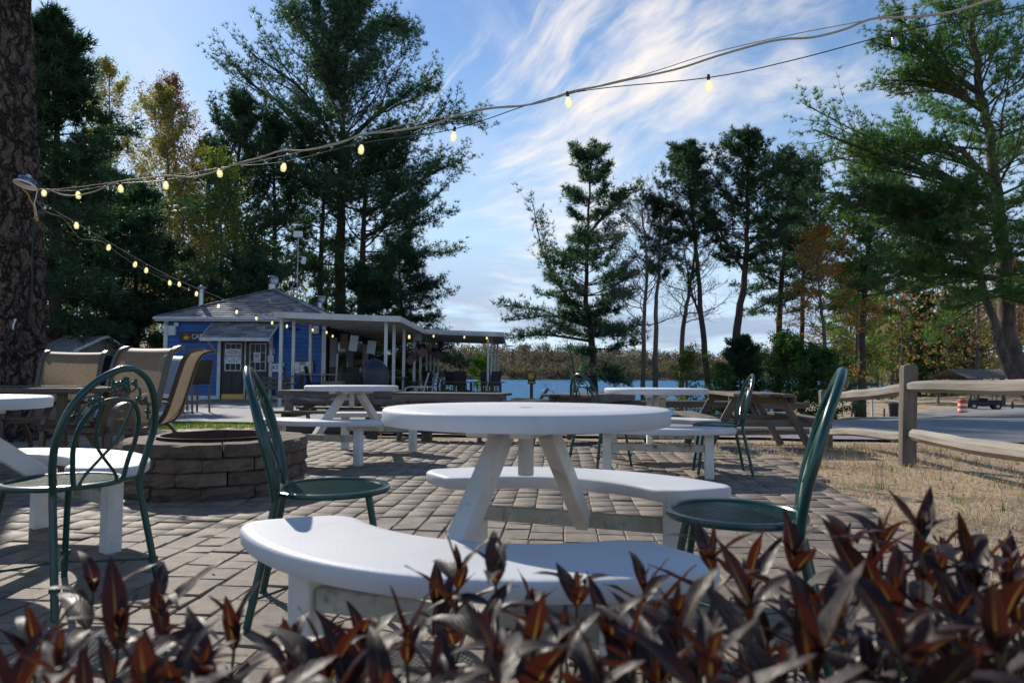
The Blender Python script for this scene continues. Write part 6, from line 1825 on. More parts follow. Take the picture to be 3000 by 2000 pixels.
# deck rail and dark furniture beyond
dr_ = thing('deck_rail', 'dark wooden deck railing below the far canopy bay', 'railing', (-2.0, 24.3, 0))
for k in range(4): plank('rail_post', dr_, (-1.5 + k * 1.03, -.06, -.4), (-1.5 + k * 1.03, -.06, .64), .10, .10, M['dark_wood'], .006, up=(0, 1, 0))
plank('top_rail', dr_, (-1.65, -.06, .66), (1.75, -.06, .66), .14, .04, M['old_wood'], .005)
plank('mid_rail', dr_, (-1.5, -.06, .30), (1.6, -.06, .30), .04, .09, M['dark_wood'], .005)
for k in range(24): plank('baluster', dr_, (-1.42 + k * .13, -.06, .05), (-1.42 + k * .13, -.06, .62), .035, .035, M['dark_wood'], .003, up=(0, 1, 0))
for lab, x, y in (('dark high table at the left of the deck', -2.6, 26.2), ('dark high table at the right of the deck', -1.3, 26.8)):
    t = thing('deck_table', lab, 'table', (x, y, .025))
    for k in range(4): plank('top_plank', t, (-.65, (k - 1.5) * .15, .86), (.65, (k - 1.5) * .15, .86), .14, .035, M['dark_wood'], .004)
    for sx in (-1, 1):
        for sy in (-1, 1): plank('leg', t, (sx * .55, sy * .22, 0), (sx * .55, sy * .22, .84), .07, .07, M['dark_wood'], .005, up=(0, 1, 0))
for lab, x, y, a_ in (('dark deck chair left of the deck tables', -3.0, 25.4, 60), ('dark deck chair between the two deck tables', -1.95, 25.5, 95), ('dark deck chair by the right canopy posts', -.75, 25.6, 130), ('dark deck chair behind the far deck table', -1.0, 27.6, -80), ('dark deck chair at the back left of the deck', -2.5, 27.4, -95)):
    bar_chair(lab, x, y, R(a_), z=.025, group='dark chairs on the deck', seat_h=.5)
# tan bar stools by the blue wall
bar_chair('brown sling bar stool in front of the blue wall', -6.95, 15.0, R(150), frame='tan_frame', solid=False, z=.03, seat_h=.64, group='brown sling bar stools by the cafe')
bar_chair('brown sling bar stool behind the other left of the door', -7.75, 15.7, R(-20), frame='tan_frame', solid=False, z=.03, seat_h=.64, group='brown sling bar stools by the cafe')
bt3 = thing('bar_table', 'small dark bar table between the sling bar stools', 'table', (-7.5, 14.9, .03))
link('tabletop', cbox_mesh(.6, .6, .03, .008, M['tan_frame'], 'tabletop'), bt3, Matrix.Translation((0, 0, .93)))
for sx in (-1, 1):
    for sy in (-1, 1): plank('leg', bt3, (sx * .24, sy * .24, 0), (sx * .24, sy * .24, .92), .035, .035, M['tan_frame'], .004, up=(0, 1, 0))
sling_chair('grey sling chair with white frame behind the tan chairs', -4.62, 8.5, R(240), .25, 'sling_grey', None, 1.0, 'white_metal')
# grey bench under the ATM sign
gb = thing('park_bench', 'grey slatted bench under the ATM sign', 'bench', (-7.75, 22.4, .02), R(-90))
for k in range(3): plank('backrest_slat', gb, (-.24 - .02 * k, -.55, .46 + k * .14), (-.24 - .02 * k, .55, .46 + k * .14), .03, .11, M['old_wood'], .004)
for k in range(3): plank('seat_slat', gb, (-.16 + k * .15, -.55, .40), (-.16 + k * .15, .55, .40), .13, .03, M['old_wood'], .004)
for s in (-1, 1):
    plank('leg', gb, (.15, s * .45, 0), (.15, s * .45, .385), .06, .06, M['old_wood'], .004, up=(0, 1, 0))
    plank('leg', gb, (-.20, s * .45, 0), (-.30, s * .45, .85), .06, .05, M['old_wood'], .004, up=(0, 1, 0))

# ---- shed, traffic post
sh = thing('shed', 'small beige shed with arched door and dark roof behind the trunk', 'shed', (-15.4, 24.5, 0), R(-28))
M['shed_wall'] = pm('shed_wall', (.26, .22, .17), (.20, .17, .13), 3, .7, .2, 30, stretch=(.2, .2, 4))
shw, shd, she, shr = 1.25, .95, 1.70, 2.22
MB().box((0, 0, she / 2), (2 * shw, 2 * shd, she)).build('wall', M['shed_wall'], sh)
MB().add([(shw + .001, -shd, she), (shw + .001, shd, she), (shw + .001, 0, shr - .03), (-shw - .001, -shd, she), (-shw - .001, shd, she), (-shw - .001, 0, shr - .03)], [(0, 1, 2), (5, 4, 3), (0, 2, 5, 3), (1, 4, 5, 2)]).build('gable', M['shed_wall'], sh)
for s in (-1, 1):
    rf_ = MB().add([(-shw - .12, s * (shd + .14), she - .04), (shw + .12, s * (shd + .14), she - .04), (shw + .12, 0, shr), (-shw - .12, 0, shr), (-shw - .12, s * (shd + .14), she - .09), (shw + .12, s * (shd + .14), she - .09), (shw + .12, 0, shr - .05), (-shw - .12, 0, shr - .05)], [(0, 1, 2, 3), (7, 6, 5, 4), (0, 4, 5, 1), (1, 5, 6, 2), (3, 7, 4, 0)]).build('roof', M['shingle'], sh)
    plank('rake_board', sh, (shw + .125, s * (shd + .14), she - .07), (shw + .125, 0, shr - .03), .025, .09, M['trim'], .003)
pts = [(-.48, 0), (-.48, 1.25)] + [(.48 * math.cos(math.pi - math.pi * k / 10), 1.25 + .28 * math.sin(math.pi * k / 10)) for k in range(1, 10)] + [(.48, 1.25), (.48, 0)]
MB().prism(pts, 0, .04).build('door', M['door_black'], sh, mw=Matrix.Translation((shw + .01, 0, .02)) @ Matrix.Rotation(R(90), 4, 'Z') @ Matrix.Rotation(R(90), 4, 'X'))
for s in (-1, 1): plank('corner_board', sh, (shw + .012, s * (shd - .04), 0), (shw + .012, s * (shd - .04), she), .09, .025, M['trim'], .003, up=(1, 0, 0))
tp_ = thing('traffic_post', 'orange traffic post with white bands beside the foreground trunk', 'traffic post', (-11.75, 17.0, gz(-11.75, 17)))
MB().lathe([(.0, .0), (.20, .0), (.20, .05), (.07, .06), (.055, .5), (.05, 1.08), (.03, 1.16), (.0, 1.17)], 16).build('post', M['orange'], tp_, True)
MB().lathe([(.0535, .66), (.0545, .66), (.0515, .82), (.0505, .82)], 16).build('white_band', M['reflective'], tp_, True)
MB().lathe([(.0515, .92), (.0525, .92), (.0515, 1.0), (.0505, 1.0)], 16).build('white_band', M['reflective'], tp_, True)

# ================================================================= string lights and lamp
def plane_pt(px_, py_, x0, y0, x1, y1):
    """point of the photograph's sight line on the upright plane through two ground points"""
    d = CAM_R @ Vector(((px_ - 1500) / 2000, -(py_ - 1000) / 2000, -1))
    nx_, ny_ = -(y1 - y0), (x1 - x0)
    t_ = (nx_ * x0 + ny_ * y0) / (nx_ * d.x + ny_ * d.y)
    return Vector((0, 0, CAM_H)) + d * t_
M['bulb_glass'] = pm('clear_bulb', (.75, .78, .80), None, 4, .05, spec=.8, trans=.0)
sock_me = MB().lathe([(.0, .0), (.017, .0), (.019, -.01), (.019, -.055), (.0155, -.062), (.0, -.062)], 12).mesh('socket', M['black_plastic'], True, R(40))
glass_prof = [(.014, -.058), (.018, -.070), (.026, -.092), (.0315, -.118), (.031, -.138), (.024, -.156), (.010, -.166), (.0, -.168)]
def glow_glass():
    """bulb glass, half clear, with soft emission put in for a halo-like look"""
    m_ = bpy.data.materials.new('glowing_glass'); m_.use_nodes = True
    n, l = m_.node_tree.nodes, m_.node_tree.links
    em = n.new('ShaderNodeEmission'); em.inputs[0].default_value = (1.0, .90, .40, 1); em.inputs[1].default_value = .9
    tp2 = n.new('ShaderNodeBsdfTransparent'); ms_ = n.new('ShaderNodeMixShader'); ms_.inputs[0].default_value = .5
    l.new(em.outputs[0], ms_.inputs[1]); l.new(tp2.outputs[0], ms_.inputs[2]); l.new(ms_.outputs[0], n['Material Output'].inputs['Surface'])
    return m_
M['glow_glass'] = glow_glass()
bulb_me = MB().lathe([(r_ * 1.3 if r_ > .015 else r_, z_ - .02 * (z_ < -.15)) for r_, z_ in glass_prof], 14).mesh('bulb', M['glow_glass'], True, None)
core_me = MB().lathe([(.0, -.062), (.010, -.070), (.019, -.098), (.023, -.122), (.018, -.142), (.0, -.156)], 12).mesh('filament', M['bulb'], True, None)
dead_mat = bpy.data.materials.new('unlit_glass'); dead_mat.use_nodes = True
_b = dead_mat.node_tree.nodes['Principled BSDF']; _b.inputs['Transmission Weight'].default_value = .9; _b.inputs['Roughness'].default_value = .05; _b.inputs['IOR'].default_value = 1.2
dead_me = MB().lathe(glass_prof, 14).mesh('bulb', dead_mat, True, None)
def strand(name, label, plane, wire_px, bulbs, cable_px=None, dead=()):
    P = lambda p: plane_pt(p[0], p[1], *plane)
    o = P(wire_px[0])
    t = thing(name, label, 'string lights', o, group='strings of bulbs over the patio')
    MB().tube([q - o for q in catmull([P(p) for p in wire_px], 6)], .0045, 6).build('wire', M['black_cord'], t, True)
    if cable_px:
        for k, (cp, r_) in enumerate(cable_px):
            MB().tube([q - o for q in catmull([P(p) for p in cp], 6)], r_, 6).build('cable', M['rope'], t, True)
    for i, (x, y) in enumerate(bulbs):
        q = P((x, y)) - o
        q = q + Vector((0, 0, .115))
        q.z -= .027
        rot = Matrix.Diagonal((.76, .76, .76, 1)) @ Matrix.Rotation(R(random.uniform(-10, 10)), 4, 'X') @ Matrix.Rotation(R(random.uniform(-12, 12)), 4, 'Y')
        s_ = link('socket', sock_me, t, Matrix.Translation(q) @ rot)
        link('bulb', dead_me if i in dead else bulb_me, s_)
        if i not in dead: link('filament', core_me, s_)
    return t
PL1 = (-6.0, 8.6, 3.4, 4.8)
b1 = [(130, 563), (226, 570), (351, 552), (485, 541), (641, 505), (835, 490), (1061, 436), (1332, 398), (1662, 297), (2075, 250), (2612, 128)]
strand('string_lights', 'upper string of glowing bulbs sweeping across the sky to the right', PL1,
       [(105, 556)] + [(226, 558), (351, 538), (485, 528), (641, 492), (835, 474), (1061, 420), (1332, 378), (1662, 275), (2075, 228), (2330, 175), (2612, 100), (2800, 60), (3050, 5)], b1,
       [([(105, 555), (190, 552), (350, 532), (640, 494), (900, 440), (1180, 366), (1420, 322), (1550, 308), (1760, 250), (1900, 215), (2100, 152), (2330, 100), (2550, 57), (2740, 5), (2850, -25)], .004),
        ([(105, 556), (140, 555), (185, 571), (228, 572), (280, 560), (340, 534), (430, 522), (490, 515), (560, 519), (620, 506), (700, 478), (760, 462), (830, 441), (900, 440), (1000, 418), (1060, 394), (1150, 385), (1260, 366), (1330, 342), (1400, 322), (1480, 313), (1530, 310), (1600, 296), (1670, 270), (1760, 252), (1850, 232), (1900, 222), (2000, 198), (2100, 165), (2230, 128), (2300, 115), (2380, 110), (2470, 88), (2560, 55), (2680, 50), (2790, 35), (2900, 0), (3050, -60)], .0095)], dead=(10,))
PL2 = (-6.0, 8.6, -6.5, 19.0)
b2 = [(223, 660), (321, 724), (399, 774), (430, 791), (496, 828), (524, 832), (577, 860), (641, 896), (694, 913), (749, 932), (799, 945)]
strand('string_lights', 'lower string of glowing bulbs running down to the cafe canopy', PL2,
       [(108, 590), (160, 618), (223, 650), (321, 712), (400, 764), (460, 800), (524, 822), (577, 848), (641, 882), (700, 905), (760, 928), (815, 944)], b2,
       [([(108, 588), (300, 698), (480, 800), (640, 870), (815, 940)], .004), ([(108, 592), (140, 622), (182, 638), (215, 676), (240, 700), (300, 708), (360, 752), (470, 815), (560, 850)], .003)])
PL3 = (-6.3, 19.0, -6.1, 25.0)
strand('string_lights', 'short string of bulbs under the left edge of the canopy', PL3, [(815, 944), (840, 950), (880, 955), (915, 960), (955, 970), (978, 982)], [(841, 955), (915, 966), (956, 973), (976, 984)])
PL4 = (-3.35, 24.1, -.3, 24.1)
strand('string_lights', 'string of bulbs along the front of the far canopy bay', PL4, [(1222, 974), (1270, 976), (1315, 975), (1360, 978), (1400, 978), (1432, 982)], [(1270, 984), (1361, 987), (1425, 990)])
p_ = at(1199, 986, 21.5)
sl_ = thing('hanging_bulb', 'single glowing bulb below the middle canopy post', 'bulb', p_)
sk_ = link('socket', sock_me, sl_, Matrix.Translation((0, 0, .115)))
link('bulb', bulb_me, sk_); link('filament', core_me, sk_)
# lamp on the trunk
lp = at(74, 540, 8.45)
lamp = thing('yard_lamp', 'silver dome yard lamp fixed to the foreground trunk', 'lamp', lp, 0)
M['lamp_metal'] = pm('lamp_metal', (.30, .33, .37), (.22, .25, .29), 20, .35, metal=.7)
tl_ = Matrix.Rotation(R(9), 4, 'Y') @ Matrix.Rotation(R(-14), 4, 'X')
MB().lathe([(.128, -.012), (.132, -.016), (.130, -.004), (.110, .012), (.075, .028), (.070, .026), (.105, .008), (.128, -.012)], 28).build('shade', M['reflective'], lamp, True, mw=tl_)
hs = MB().lathe([(.0, .022), (.080, .024), (.078, .06), (.060, .085), (.036, .095), (.0, .095)], 24).build('heat_sink', M['lamp_metal'], lamp, True, mw=tl_)
for k in range(16):
    a_ = 2 * math.pi * k / 16
    plank('fin', hs, (.060 * math.cos(a_), .060 * math.sin(a_), .055), (.095 * math.cos(a_), .095 * math.sin(a_), .050), .004, .06, M['lamp_metal'], .001)
MB().lathe([(.0, .09), (.030, .092), (.032, .128), (.0, .13)], 14).build('cap', M['galv'], lamp, True, mw=tl_)
MB().tube(catmull([(.0, 0, .10), (-.02, .12, .11), (-.05, .25, .08)], 4), .014, 8).build('arm', M['galv'], lamp, True)
def loose_cable(name, label, mat, pts, r_, D_=8.55):
    P_ = [at(x, y, D_) for x, y in pts]
    t = thing(name, label, 'cable', P_[0])
    MB().tube([q - P_[0] for q in catmull(P_, 5)], r_, 6).build('cord', mat, t, True)
    return t
yc = loose_cable('extension_cord', 'yellow extension cord hanging from the yard lamp', M['yellow_cord'], [(62, 540), (68, 556), (82, 568), (88, 585), (98, 600), (100, 615), (103, 632), (104, 640)], .008, 8.55)
link('plug', cbox_mesh(.05, .04, .05, .01, M['yellow_cord'], 'plug'), yc, Matrix.Translation(at(106, 643, 8.52) - Vector(yc.location)))
loose_cable('extension_cord', 'white cord drooping down the trunk to the plug', M['pale_plastic'], [(110, 556), (104, 585), (101, 595), (105, 615), (108, 635)], .007, 8.5)
loose_cable('extension_cord', 'black cable draped around the trunk below the lamp', M['black_cord'], [(-6, 680), (20, 698), (45, 692), (70, 700), (92, 680), (98, 650), (103, 640)], .008, 8.5)
loose_cable('extension_cord', 'black cable running down the right side of the trunk', M['black_cord'], [(104, 648), (97, 700), (94, 760), (95, 800), (92, 900), (88, 940)], .010, 8.5)
co = thing('cable_coil', 'coil of black cable hung on a white hook on the trunk', 'cable', at(46, 990, 8.5))
rr = random.Random(3)
for k in range(5):
    ra = .10 + .02 * rr.random()
    MB().tube([(ra * math.cos(a_ * math.pi / 14) + rr.uniform(-.003, .003), -.01 * k, ra * 1.25 * math.sin(a_ * math.pi / 14) - .03) for a_ in range(28)], .006, 5, closed=True).build('loop', M['black_cord'], co, True)
MB().tube(catmull([(.0, -.02, .22), (.005, -.05, .17), (.0, -.05, .12), (-.01, -.03, .10)], 4), .008, 6).ball((.0, -.02, .225), .016, n=8, m=5).build('hook', M['sign_white'], co, True)

# ================================================================= beyond the fence
def barrel(label, px_, py_, D_, s_=1.0):
    p = at(px_, py_, D_)
    t = thing('traffic_barrel', label, 'traffic barrel', (p.x, p.y, gz(p.x, p.y) + .02), group='orange traffic barrels on the road')
    t.scale = (s_, s_, s_)
    MB().lathe([(.0, 0), (.34, 0), (.34, .06), (.29, .07), (.27, .5), (.25, .92), (.20, .97), (.0, .98)], 24).build('barrel_body', M['orange'], t, True)
    for z0, z1 in ((.24, .40), (.56, .72)):
        r_ = lambda z: .2915 - .045 * (z - .07) / .85
        MB().lathe([(r_(z0) , z0), (r_(z0) + .004, z0), (r_(z1) + .004, z1), (r_(z1), z1)], 24).build('white_band', M['reflective'], t, True)
    plank('handle', t, (-.12, 0, 1.01), (.12, 0, 1.01), .05, .05, M['orange'], .01)
    MB().lathe([(.0, 0), (.42, 0), (.42, .05), (.0, .055)], 20).build('rubber_base', M['black_plastic'], t)
barrel('orange and white striped barrel standing alone on the road', 2821, 1202, 44)
barrel('orange barrel mostly hidden behind the near fence post', 2664, 1196, 47)
gc = at(2880, 1175, 52)
cart = thing('golf_cart', 'dark golf cart parked under the trees beyond the barrel', 'golf cart', (gc.x, gc.y, gz(gc.x, gc.y)), R(-20))
M['cart_blue'] = pm('cart_dark', (.012, .014, .022), None, 4, .4)
link('body', cbox_mesh(2.3, 1.15, .42, .08, M['cart_blue'], 'body'), cart, Matrix.Translation((0, 0, .48)))
link('seat', cbox_mesh(.6, 1.05, .16, .04, M['black_plastic'], 'seat'), cart, Matrix.Translation((-.1, 0, .78)))
link('backrest', cbox_mesh(.14, 1.05, .45, .04, M['black_plastic'], 'backrest'), cart, Matrix.Translation((-.42, 0, 1.02)))
link('roof', cbox_mesh(1.7, 1.15, .07, .03, M['black_plastic'], 'roof'), cart, Matrix.Translation((0, 0, 1.78)))
for sx, sy in ((-.7, -1), (-.7, 1), (.75, -1), (.75, 1)):
    plank('roof_post', cart, (sx, sy * .52, .66), (sx * .95, sy * .52, 1.76), .04, .04, M['black_plastic'], .004, up=(0, 1, 0))
    wh = MB().lathe([(.0, -.09), (.22, -.09), (.24, -.06), (.24, .06), (.22, .09), (.0, .09)], 20).build('wheel', M['black_plastic'], cart, True, mw=Matrix.Translation((sx * 1.05, sy * .52, .24)) @ Matrix.Rotation(R(90), 4, 'X'))
    MB().lathe([(.0, .0), (.12, .0), (.11, .012), (.0, .014)], 14).build('hub', M['galv'], wh, mw=Matrix.Translation((0, 0, -.092 * sy - (.014 if sy > 0 else 0))))
pv = at(2890, 1160, 60)
pav = thing('picnic_shelter', 'open timber shelter half hidden by trees at the right', 'shelter', (pv.x, pv.y, gz(pv.x, pv.y)), R(8))
for sx in (-3.2, 0, 3.2):
    for sy in (-1.8, 1.8): plank('post', pav, (sx, sy, 0), (sx, sy, 2.3), .16, .16, M['old_wood'], .01, up=(0, 1, 0))
for sy in (-1, 1):
    for k in range(8):
        plank('roof_board', pav, (-3.7, sy * (.15 + k * .29), 3.0 - k * .10), (3.7, sy * (.15 + k * .29), 3.0 - k * .10), .30, .03, M['old_wood'], .004, up=(0, -.34 * -sy, 1))
    plank('beam', pav, (-3.5, sy * 1.8, 2.32), (3.5, sy * 1.8, 2.32), .10, .18, M['old_wood'], .008)
def sign_post(name, label, px_, py_, D_, h, w_, hh, mats):
    p = at(px_, py_, D_); z = gz(p.x, p.y)
    t = thing(name, label, 'sign', (p.x, p.y, z))
    plank('post', t, (0, 0, -.1), (0, 0, h), .09, .09, M[mats[0]], .008, up=(0, 1, 0))
    link('panel', cbox_mesh(w_, .03, hh, .004, M[mats[1]], 'panel'), t, Matrix.Translation((0, -.062, h - hh / 2 + .03)))
    return t, h - hh / 2 + .03
s1, zc = sign_post('no_dogs_sign', 'black sign with yellow ring on a post by the lake', 1557, 1160, 19.5, 1.0 - gz(.55, 19.5), .22, .37, ('dark_wood', 'sign_black'))
MB().tube([(.068 * math.cos(a_ * math.pi / 12), 0, .085 * math.sin(a_ * math.pi / 12)) for a_ in range(24)], .011, 6, closed=True).build('yellow_ring', M['sign_yellow'], s1, mw=Matrix.Translation((-.02, -.08, zc + .04)))
MB().tube([(-.05, 0, .06), (.05, 0, -.06)], .009, 6).build('yellow_slash', M['sign_yellow'], s1, mw=Matrix.Translation((-.02, -.084, zc + .04)))
MB().prism([(-.03, -.04), (-.02, .03), (.0, .05), (.03, .03), (.02, 0), (.03, -.04)], 0, .004).build('dog_icon', M['sign_yellow'], s1, mw=Matrix.Translation((-.02, -.079, zc + .04)) @ FRONT)
text('lettering', 'NO', .055, Matrix.Translation((.075, -.079, zc + .13)) @ FRONT, M['sign_yellow'], s1, sx=.8)
for k in range(2): plank('yellow_line', s1, (-.08, -.079, zc - .125 - k * .025), (.08, -.079, zc - .125 - k * .025), .003, .010, M['sign_yellow'], .0005)
s2, zc = sign_post('road_sign', 'white post with small black sign right of the fence post gap', 2555, 1196, 36, 1.35, .26, .32, ('trim', 'sign_black'))
MB().ball((0, 0, 0), .06, .01, .06, 10, 6).build('yellow_emblem', M['sign_yellow'], s2, mw=Matrix.Translation((0, -.08, zc)))
tb_ = at(2618, 1190, 38)
bn = thing('trash_bin', 'black trash bin standing by the road left of the near post', 'bin', (tb_.x, tb_.y, gz(tb_.x, tb_.y)))
MB().lathe([(.0, 0), (.22, 0), (.26, .75), (.0, .75)], 20).build('bin_body', M['black_plastic'], bn, True)
MB().lathe([(.0, .86), (.12, .85), (.28, .77), (.28, .74), (.0, .74)], 20).build('lid', M['black_plastic'], bn, True)
pp = at(2467, 1168, 40)
fp_ = thing('flag_pole', 'thin bare pole standing beyond the road', 'pole', (pp.x, pp.y, gz(pp.x, pp.y)))
MB().tube([(0, 0, -.1), (0, 0, 2.1)], .03, 8).build('pole', M['old_wood'], fp_)
MB().ball((0, 0, 2.12), .045, n=8, m=5).build('finial', M['galv'], fp_)
for lab, px_, py_, D_, hh, ln_ in (('leaning grey stake left of the black sign across the road', 2493, 1172, 40, .9, .18), ('second leaning grey stake across the road', 2505, 1172, 40, .8, -.12), ('short wooden stake by the roadside below the spruce', 2589, 1186, 38, .5, .02), ('short dark stake on the bank right of the barrel', 2965, 1190, 34, .6, .03)):
    p = at(px_, py_, D_)
    t = thing('stake', lab, 'stake', (p.x, p.y, gz(p.x, p.y)), group='stakes beyond the road')
    plank('stake_shaft', t, (0, 0, -.1), (ln_, 0, hh), .08, .08, M['old_wood'], .01, up=(0, 1, 0))
    plank('stake_tip', t, (ln_, 0, hh), (ln_ * 1.1, 0, hh + .07), .05, .05, M['old_wood'], .02, up=(0, 1, 0))
# dark picnic table and chair backs at the shore left of the sign
wood_table('dark far picnic table at the lake left of the black sign', (1530 - 1500) / 2000 * 24, 24.0, R(8), 1.5, 'dark_wood', 'dark_wood', 'dark picnic tables at the lake')
# beach chair back
p = at(1545, 1165, 15.5)
bk = thing('beach_chair', 'dark slanted chair back just left of the lake sign', 'chair', (p.x, p.y, gz(p.x, p.y)), R(170))
link('seat', cbox_mesh(.5, .5, .05, .01, M['dark_wood'], 'seat'), bk, Matrix.Translation((.05, 0, .34)))
for k in range(4): plank('back_slat', bk, (-.18, -.2 + k * .13, .36), (-.46, -.2 + k * .13, .74 + .02 * (k in (1, 2))), .11, .022, M['dark_wood'], .004)
for s in (-1, 1):
    plank('leg', bk, (.25, s * .25, 0), (.25, s * .25, .5), .05, .08, M['dark_wood'], .004, up=(0, 1, 0))
    plank('arm', bk, (.32, s * .27, .52), (-.35, s * .27, .50), .10, .025, M['dark_wood'], .004)
    plank('rear_leg', bk, (.2, s * .22, .34), (-.45, s * .22, .0), .04, .08, M['dark_wood'], .004)
# buoys
for lab, px_, py_ in (('small white buoy nearest on the lake', 1592, 1144), ('tiny dark buoy left of the leaning pine', 1598, 1160), ('tiny pink buoy far out on the lake', 1838, 1113), ('tiny pale buoy far out by the shore trunks', 1812, 1113)):
    d = at(px_, py_, 10) - Vector((0, 0, CAM_H)); k = (WATER_Z - CAM_H) / d.z
    q = Vector((0, 0, CAM_H)) + d * k
    t = thing('buoy', lab, 'buoy', q, group='buoys on the lake')
    s_ = max(.16, q.y * .0016)
    MB().lathe([(.0, -s_), (s_ * .7, -s_ * .6), (s_, 0), (s_ * .8, s_ * .6), (s_ * .3, s_ * 1.1), (.0, s_ * 1.2)], 12).build('float', M['sign_white' if 'white' in lab or 'pale' in lab else 'rust'], t, True)
    MB().tube([(0, 0, s_), (0, 0, s_ * 2)], s_ * .12, 6).build('eye', M['galv'], t)

# ================================================================= foreground shrubs
def leaf_material():
    m = bpy.data.materials.new('maroon_leaf'); m.use_nodes = True
    n, l = m.node_tree.nodes, m.node_tree.links
    bs = n['Principled BSDF']
    uv = n.new('ShaderNodeUVMap'); sx_ = n.new('ShaderNodeSeparateXYZ'); l.new(uv.outputs[0], sx_.inputs[0])
    def mth(op, a_, b_=None):
        q = n.new('ShaderNodeMath'); q.operation = op
        for i, v in enumerate((a_, b_)):
            if v is None: continue
            if isinstance(v, (int, float)): q.inputs[i].default_value = v
            else: l.new(v, q.inputs[i])
        return q.outputs[0]
    du = mth('ABSOLUTE', mth('SUBTRACT', sx_.outputs[0], .5))
    wid = mth('MULTIPLY', mth('SUBTRACT', 1.05, sx_.outputs[1]), .075)
    rib = n.new('ShaderNodeMapRange'); rib.interpolation_type = 'SMOOTHSTEP'
    l.new(mth('DIVIDE', du, wid), rib.inputs[0]); rib.inputs[1].default_value = 1.2; rib.inputs[2].default_value = .4
    # side veins
    wv = n.new('ShaderNodeTexWave'); wv.inputs['Scale'].default_value = 3.0; wv.inputs['Distortion'].default_value = .6
    cb = n.new('ShaderNodeCombineXYZ'); l.new(mth('SUBTRACT', mth('MULTIPLY', sx_.outputs[1], 1.0), mth('MULTIPLY', du, .7)), cb.inputs[0]); l.new(cb.outputs[0], wv.inputs['Vector'])
    nz = n.new('ShaderNodeTexNoise'); nz.inputs['Scale'].default_value = 60; l.new(n.new('ShaderNodeNewGeometry').outputs['Position'], nz.inputs['Vector'])
    oi = n.new('ShaderNodeObjectInfo')
    mx0 = n.new('ShaderNodeMix'); mx0.data_type = 'RGBA'; l.new(oi.outputs['Random'], mx0.inputs[0]); mx0.inputs[6].default_value = (.012, .007, .010, 1); mx0.inputs[7].default_value = (.030, .011, .011, 1)
    mx1 = n.new('ShaderNodeMix'); mx1.data_type = 'RGBA'; l.new(mth('MULTIPLY', nz.outputs[0], .7), mx1.inputs[0]); l.new(mx0.outputs[2], mx1.inputs[6]); mx1.inputs[7].default_value = (.022, .013, .016, 1)
    mx = n.new('ShaderNodeMix'); mx.data_type = 'RGBA'; l.new(rib.outputs[0], mx.inputs[0]); l.new(mx1.outputs[2], mx.inputs[6]); mx.inputs[7].default_value = (.12, .085, .025, 1)
    vt = n.new('ShaderNodeHueSaturation'); l.new(mx.outputs[2], vt.inputs['Color'])
    vr = n.new('ShaderNodeMapRange'); l.new(mth('ADD', mth('MULTIPLY', wv.outputs[1], .5), nz.outputs[0]), vr.inputs[0]); vr.inputs[2].default_value = 1.4; vr.inputs[3].default_value = .4; vr.inputs[4].default_value = 1.25; l.new(vr.outputs[0], vt.inputs['Value'])
    l.new(vt.outputs[0], bs.inputs['Base Color'])
    rgh = n.new('ShaderNodeMapRange'); l.new(nz.outputs[0], rgh.inputs[0]); rgh.inputs[1].default_value = .3; rgh.inputs[2].default_value = .7; rgh.inputs[3].default_value = .34; rgh.inputs[4].default_value = .62; l.new(rgh.outputs[0], bs.inputs['Roughness'])
    bs.inputs['Roughness'].default_value = .42; bs.inputs['Specular IOR Level'].default_value = .38
    bp = n.new('ShaderNodeBump'); bp.inputs['Strength'].default_value = .25; bp.inputs['Distance'].default_value = .0012
    l.new(wv.outputs[1], bp.inputs['Height']); l.new(bp.outputs[0], bs.inputs['Normal'])
    tr = n.new('ShaderNodeBsdfTranslucent')
    t1 = n.new('ShaderNodeMix'); t1.data_type = 'RGBA'; l.new(rib.outputs[0], t1.inputs[0]); t1.inputs[6].default_value = (.085, .018, .009, 1); t1.inputs[7].default_value = (.30, .20, .035, 1)
    l.new(t1.outputs[2], tr.inputs[0])
    ms = n.new('ShaderNodeMixShader'); ms.inputs[0].default_value = .30
    l.new(bs.outputs[0], ms.inputs[1]); l.new(tr.outputs[0], ms.inputs[2]); l.new(ms.outputs[0], n['Material Output'].inputs['Surface'])
    return m
M['maroon'] = leaf_material()
M['stem'] = pm('stem', (.06, .035, .022), (.09, .08, .03), 40, .6)
def leaf_mesh(seed, curl, wide):
    rr = random.Random(seed)
    nl_, nw = 10, 5
    V, UV = [], []
    tw = rr.uniform(-.35, .35)
    for i in range(nl_ + 1):
        t_ = i / nl_
        wdt = wide * (math.sin(math.pi * t_ ** .82) ** .85) * (1 - .28 * t_) if 0 < t_ < 1 else (.006 if t_ == 0 else .0)
        x = t_ * math.cos(curl * t_ * .5); z = -curl * t_ * t_ * .42
        for k in range(nw):
            s_ = -1 + 2 * k / (nw - 1)
            fold = abs(s_) * wdt * .42 * (1 - .25 * t_)
            rip = .012 * math.sin(t_ * 14 + s_ * 2 + seed) * abs(s_)
            ta = tw * t_
            y0, z0 = s_ * wdt, fold + rip
            V.append((x, y0 * math.cos(ta) - z0 * math.sin(ta), z + y0 * math.sin(ta) + z0 * math.cos(ta)))
            UV.append((.5 + .5 * s_, t_))
    F_ = []
    for i in range(nl_):
        for k in range(nw - 1):
            a_ = i * nw + k
            F_.append((a_, a_ + 1, a_ + nw + 1, a_ + nw))
    me = np_mesh('leaf', np.array(V), np.array(F_), M['maroon'], np.array(UV))
    me.polygons.foreach_set('use_smooth', [True] * len(me.polygons))
    return me
LEAVES = [leaf_mesh(k, [.1, .25, .5, .8, 1.15, 1.5][k % 6], [.125, .15, .17, .135, .16][k % 5]) for k in range(12)]
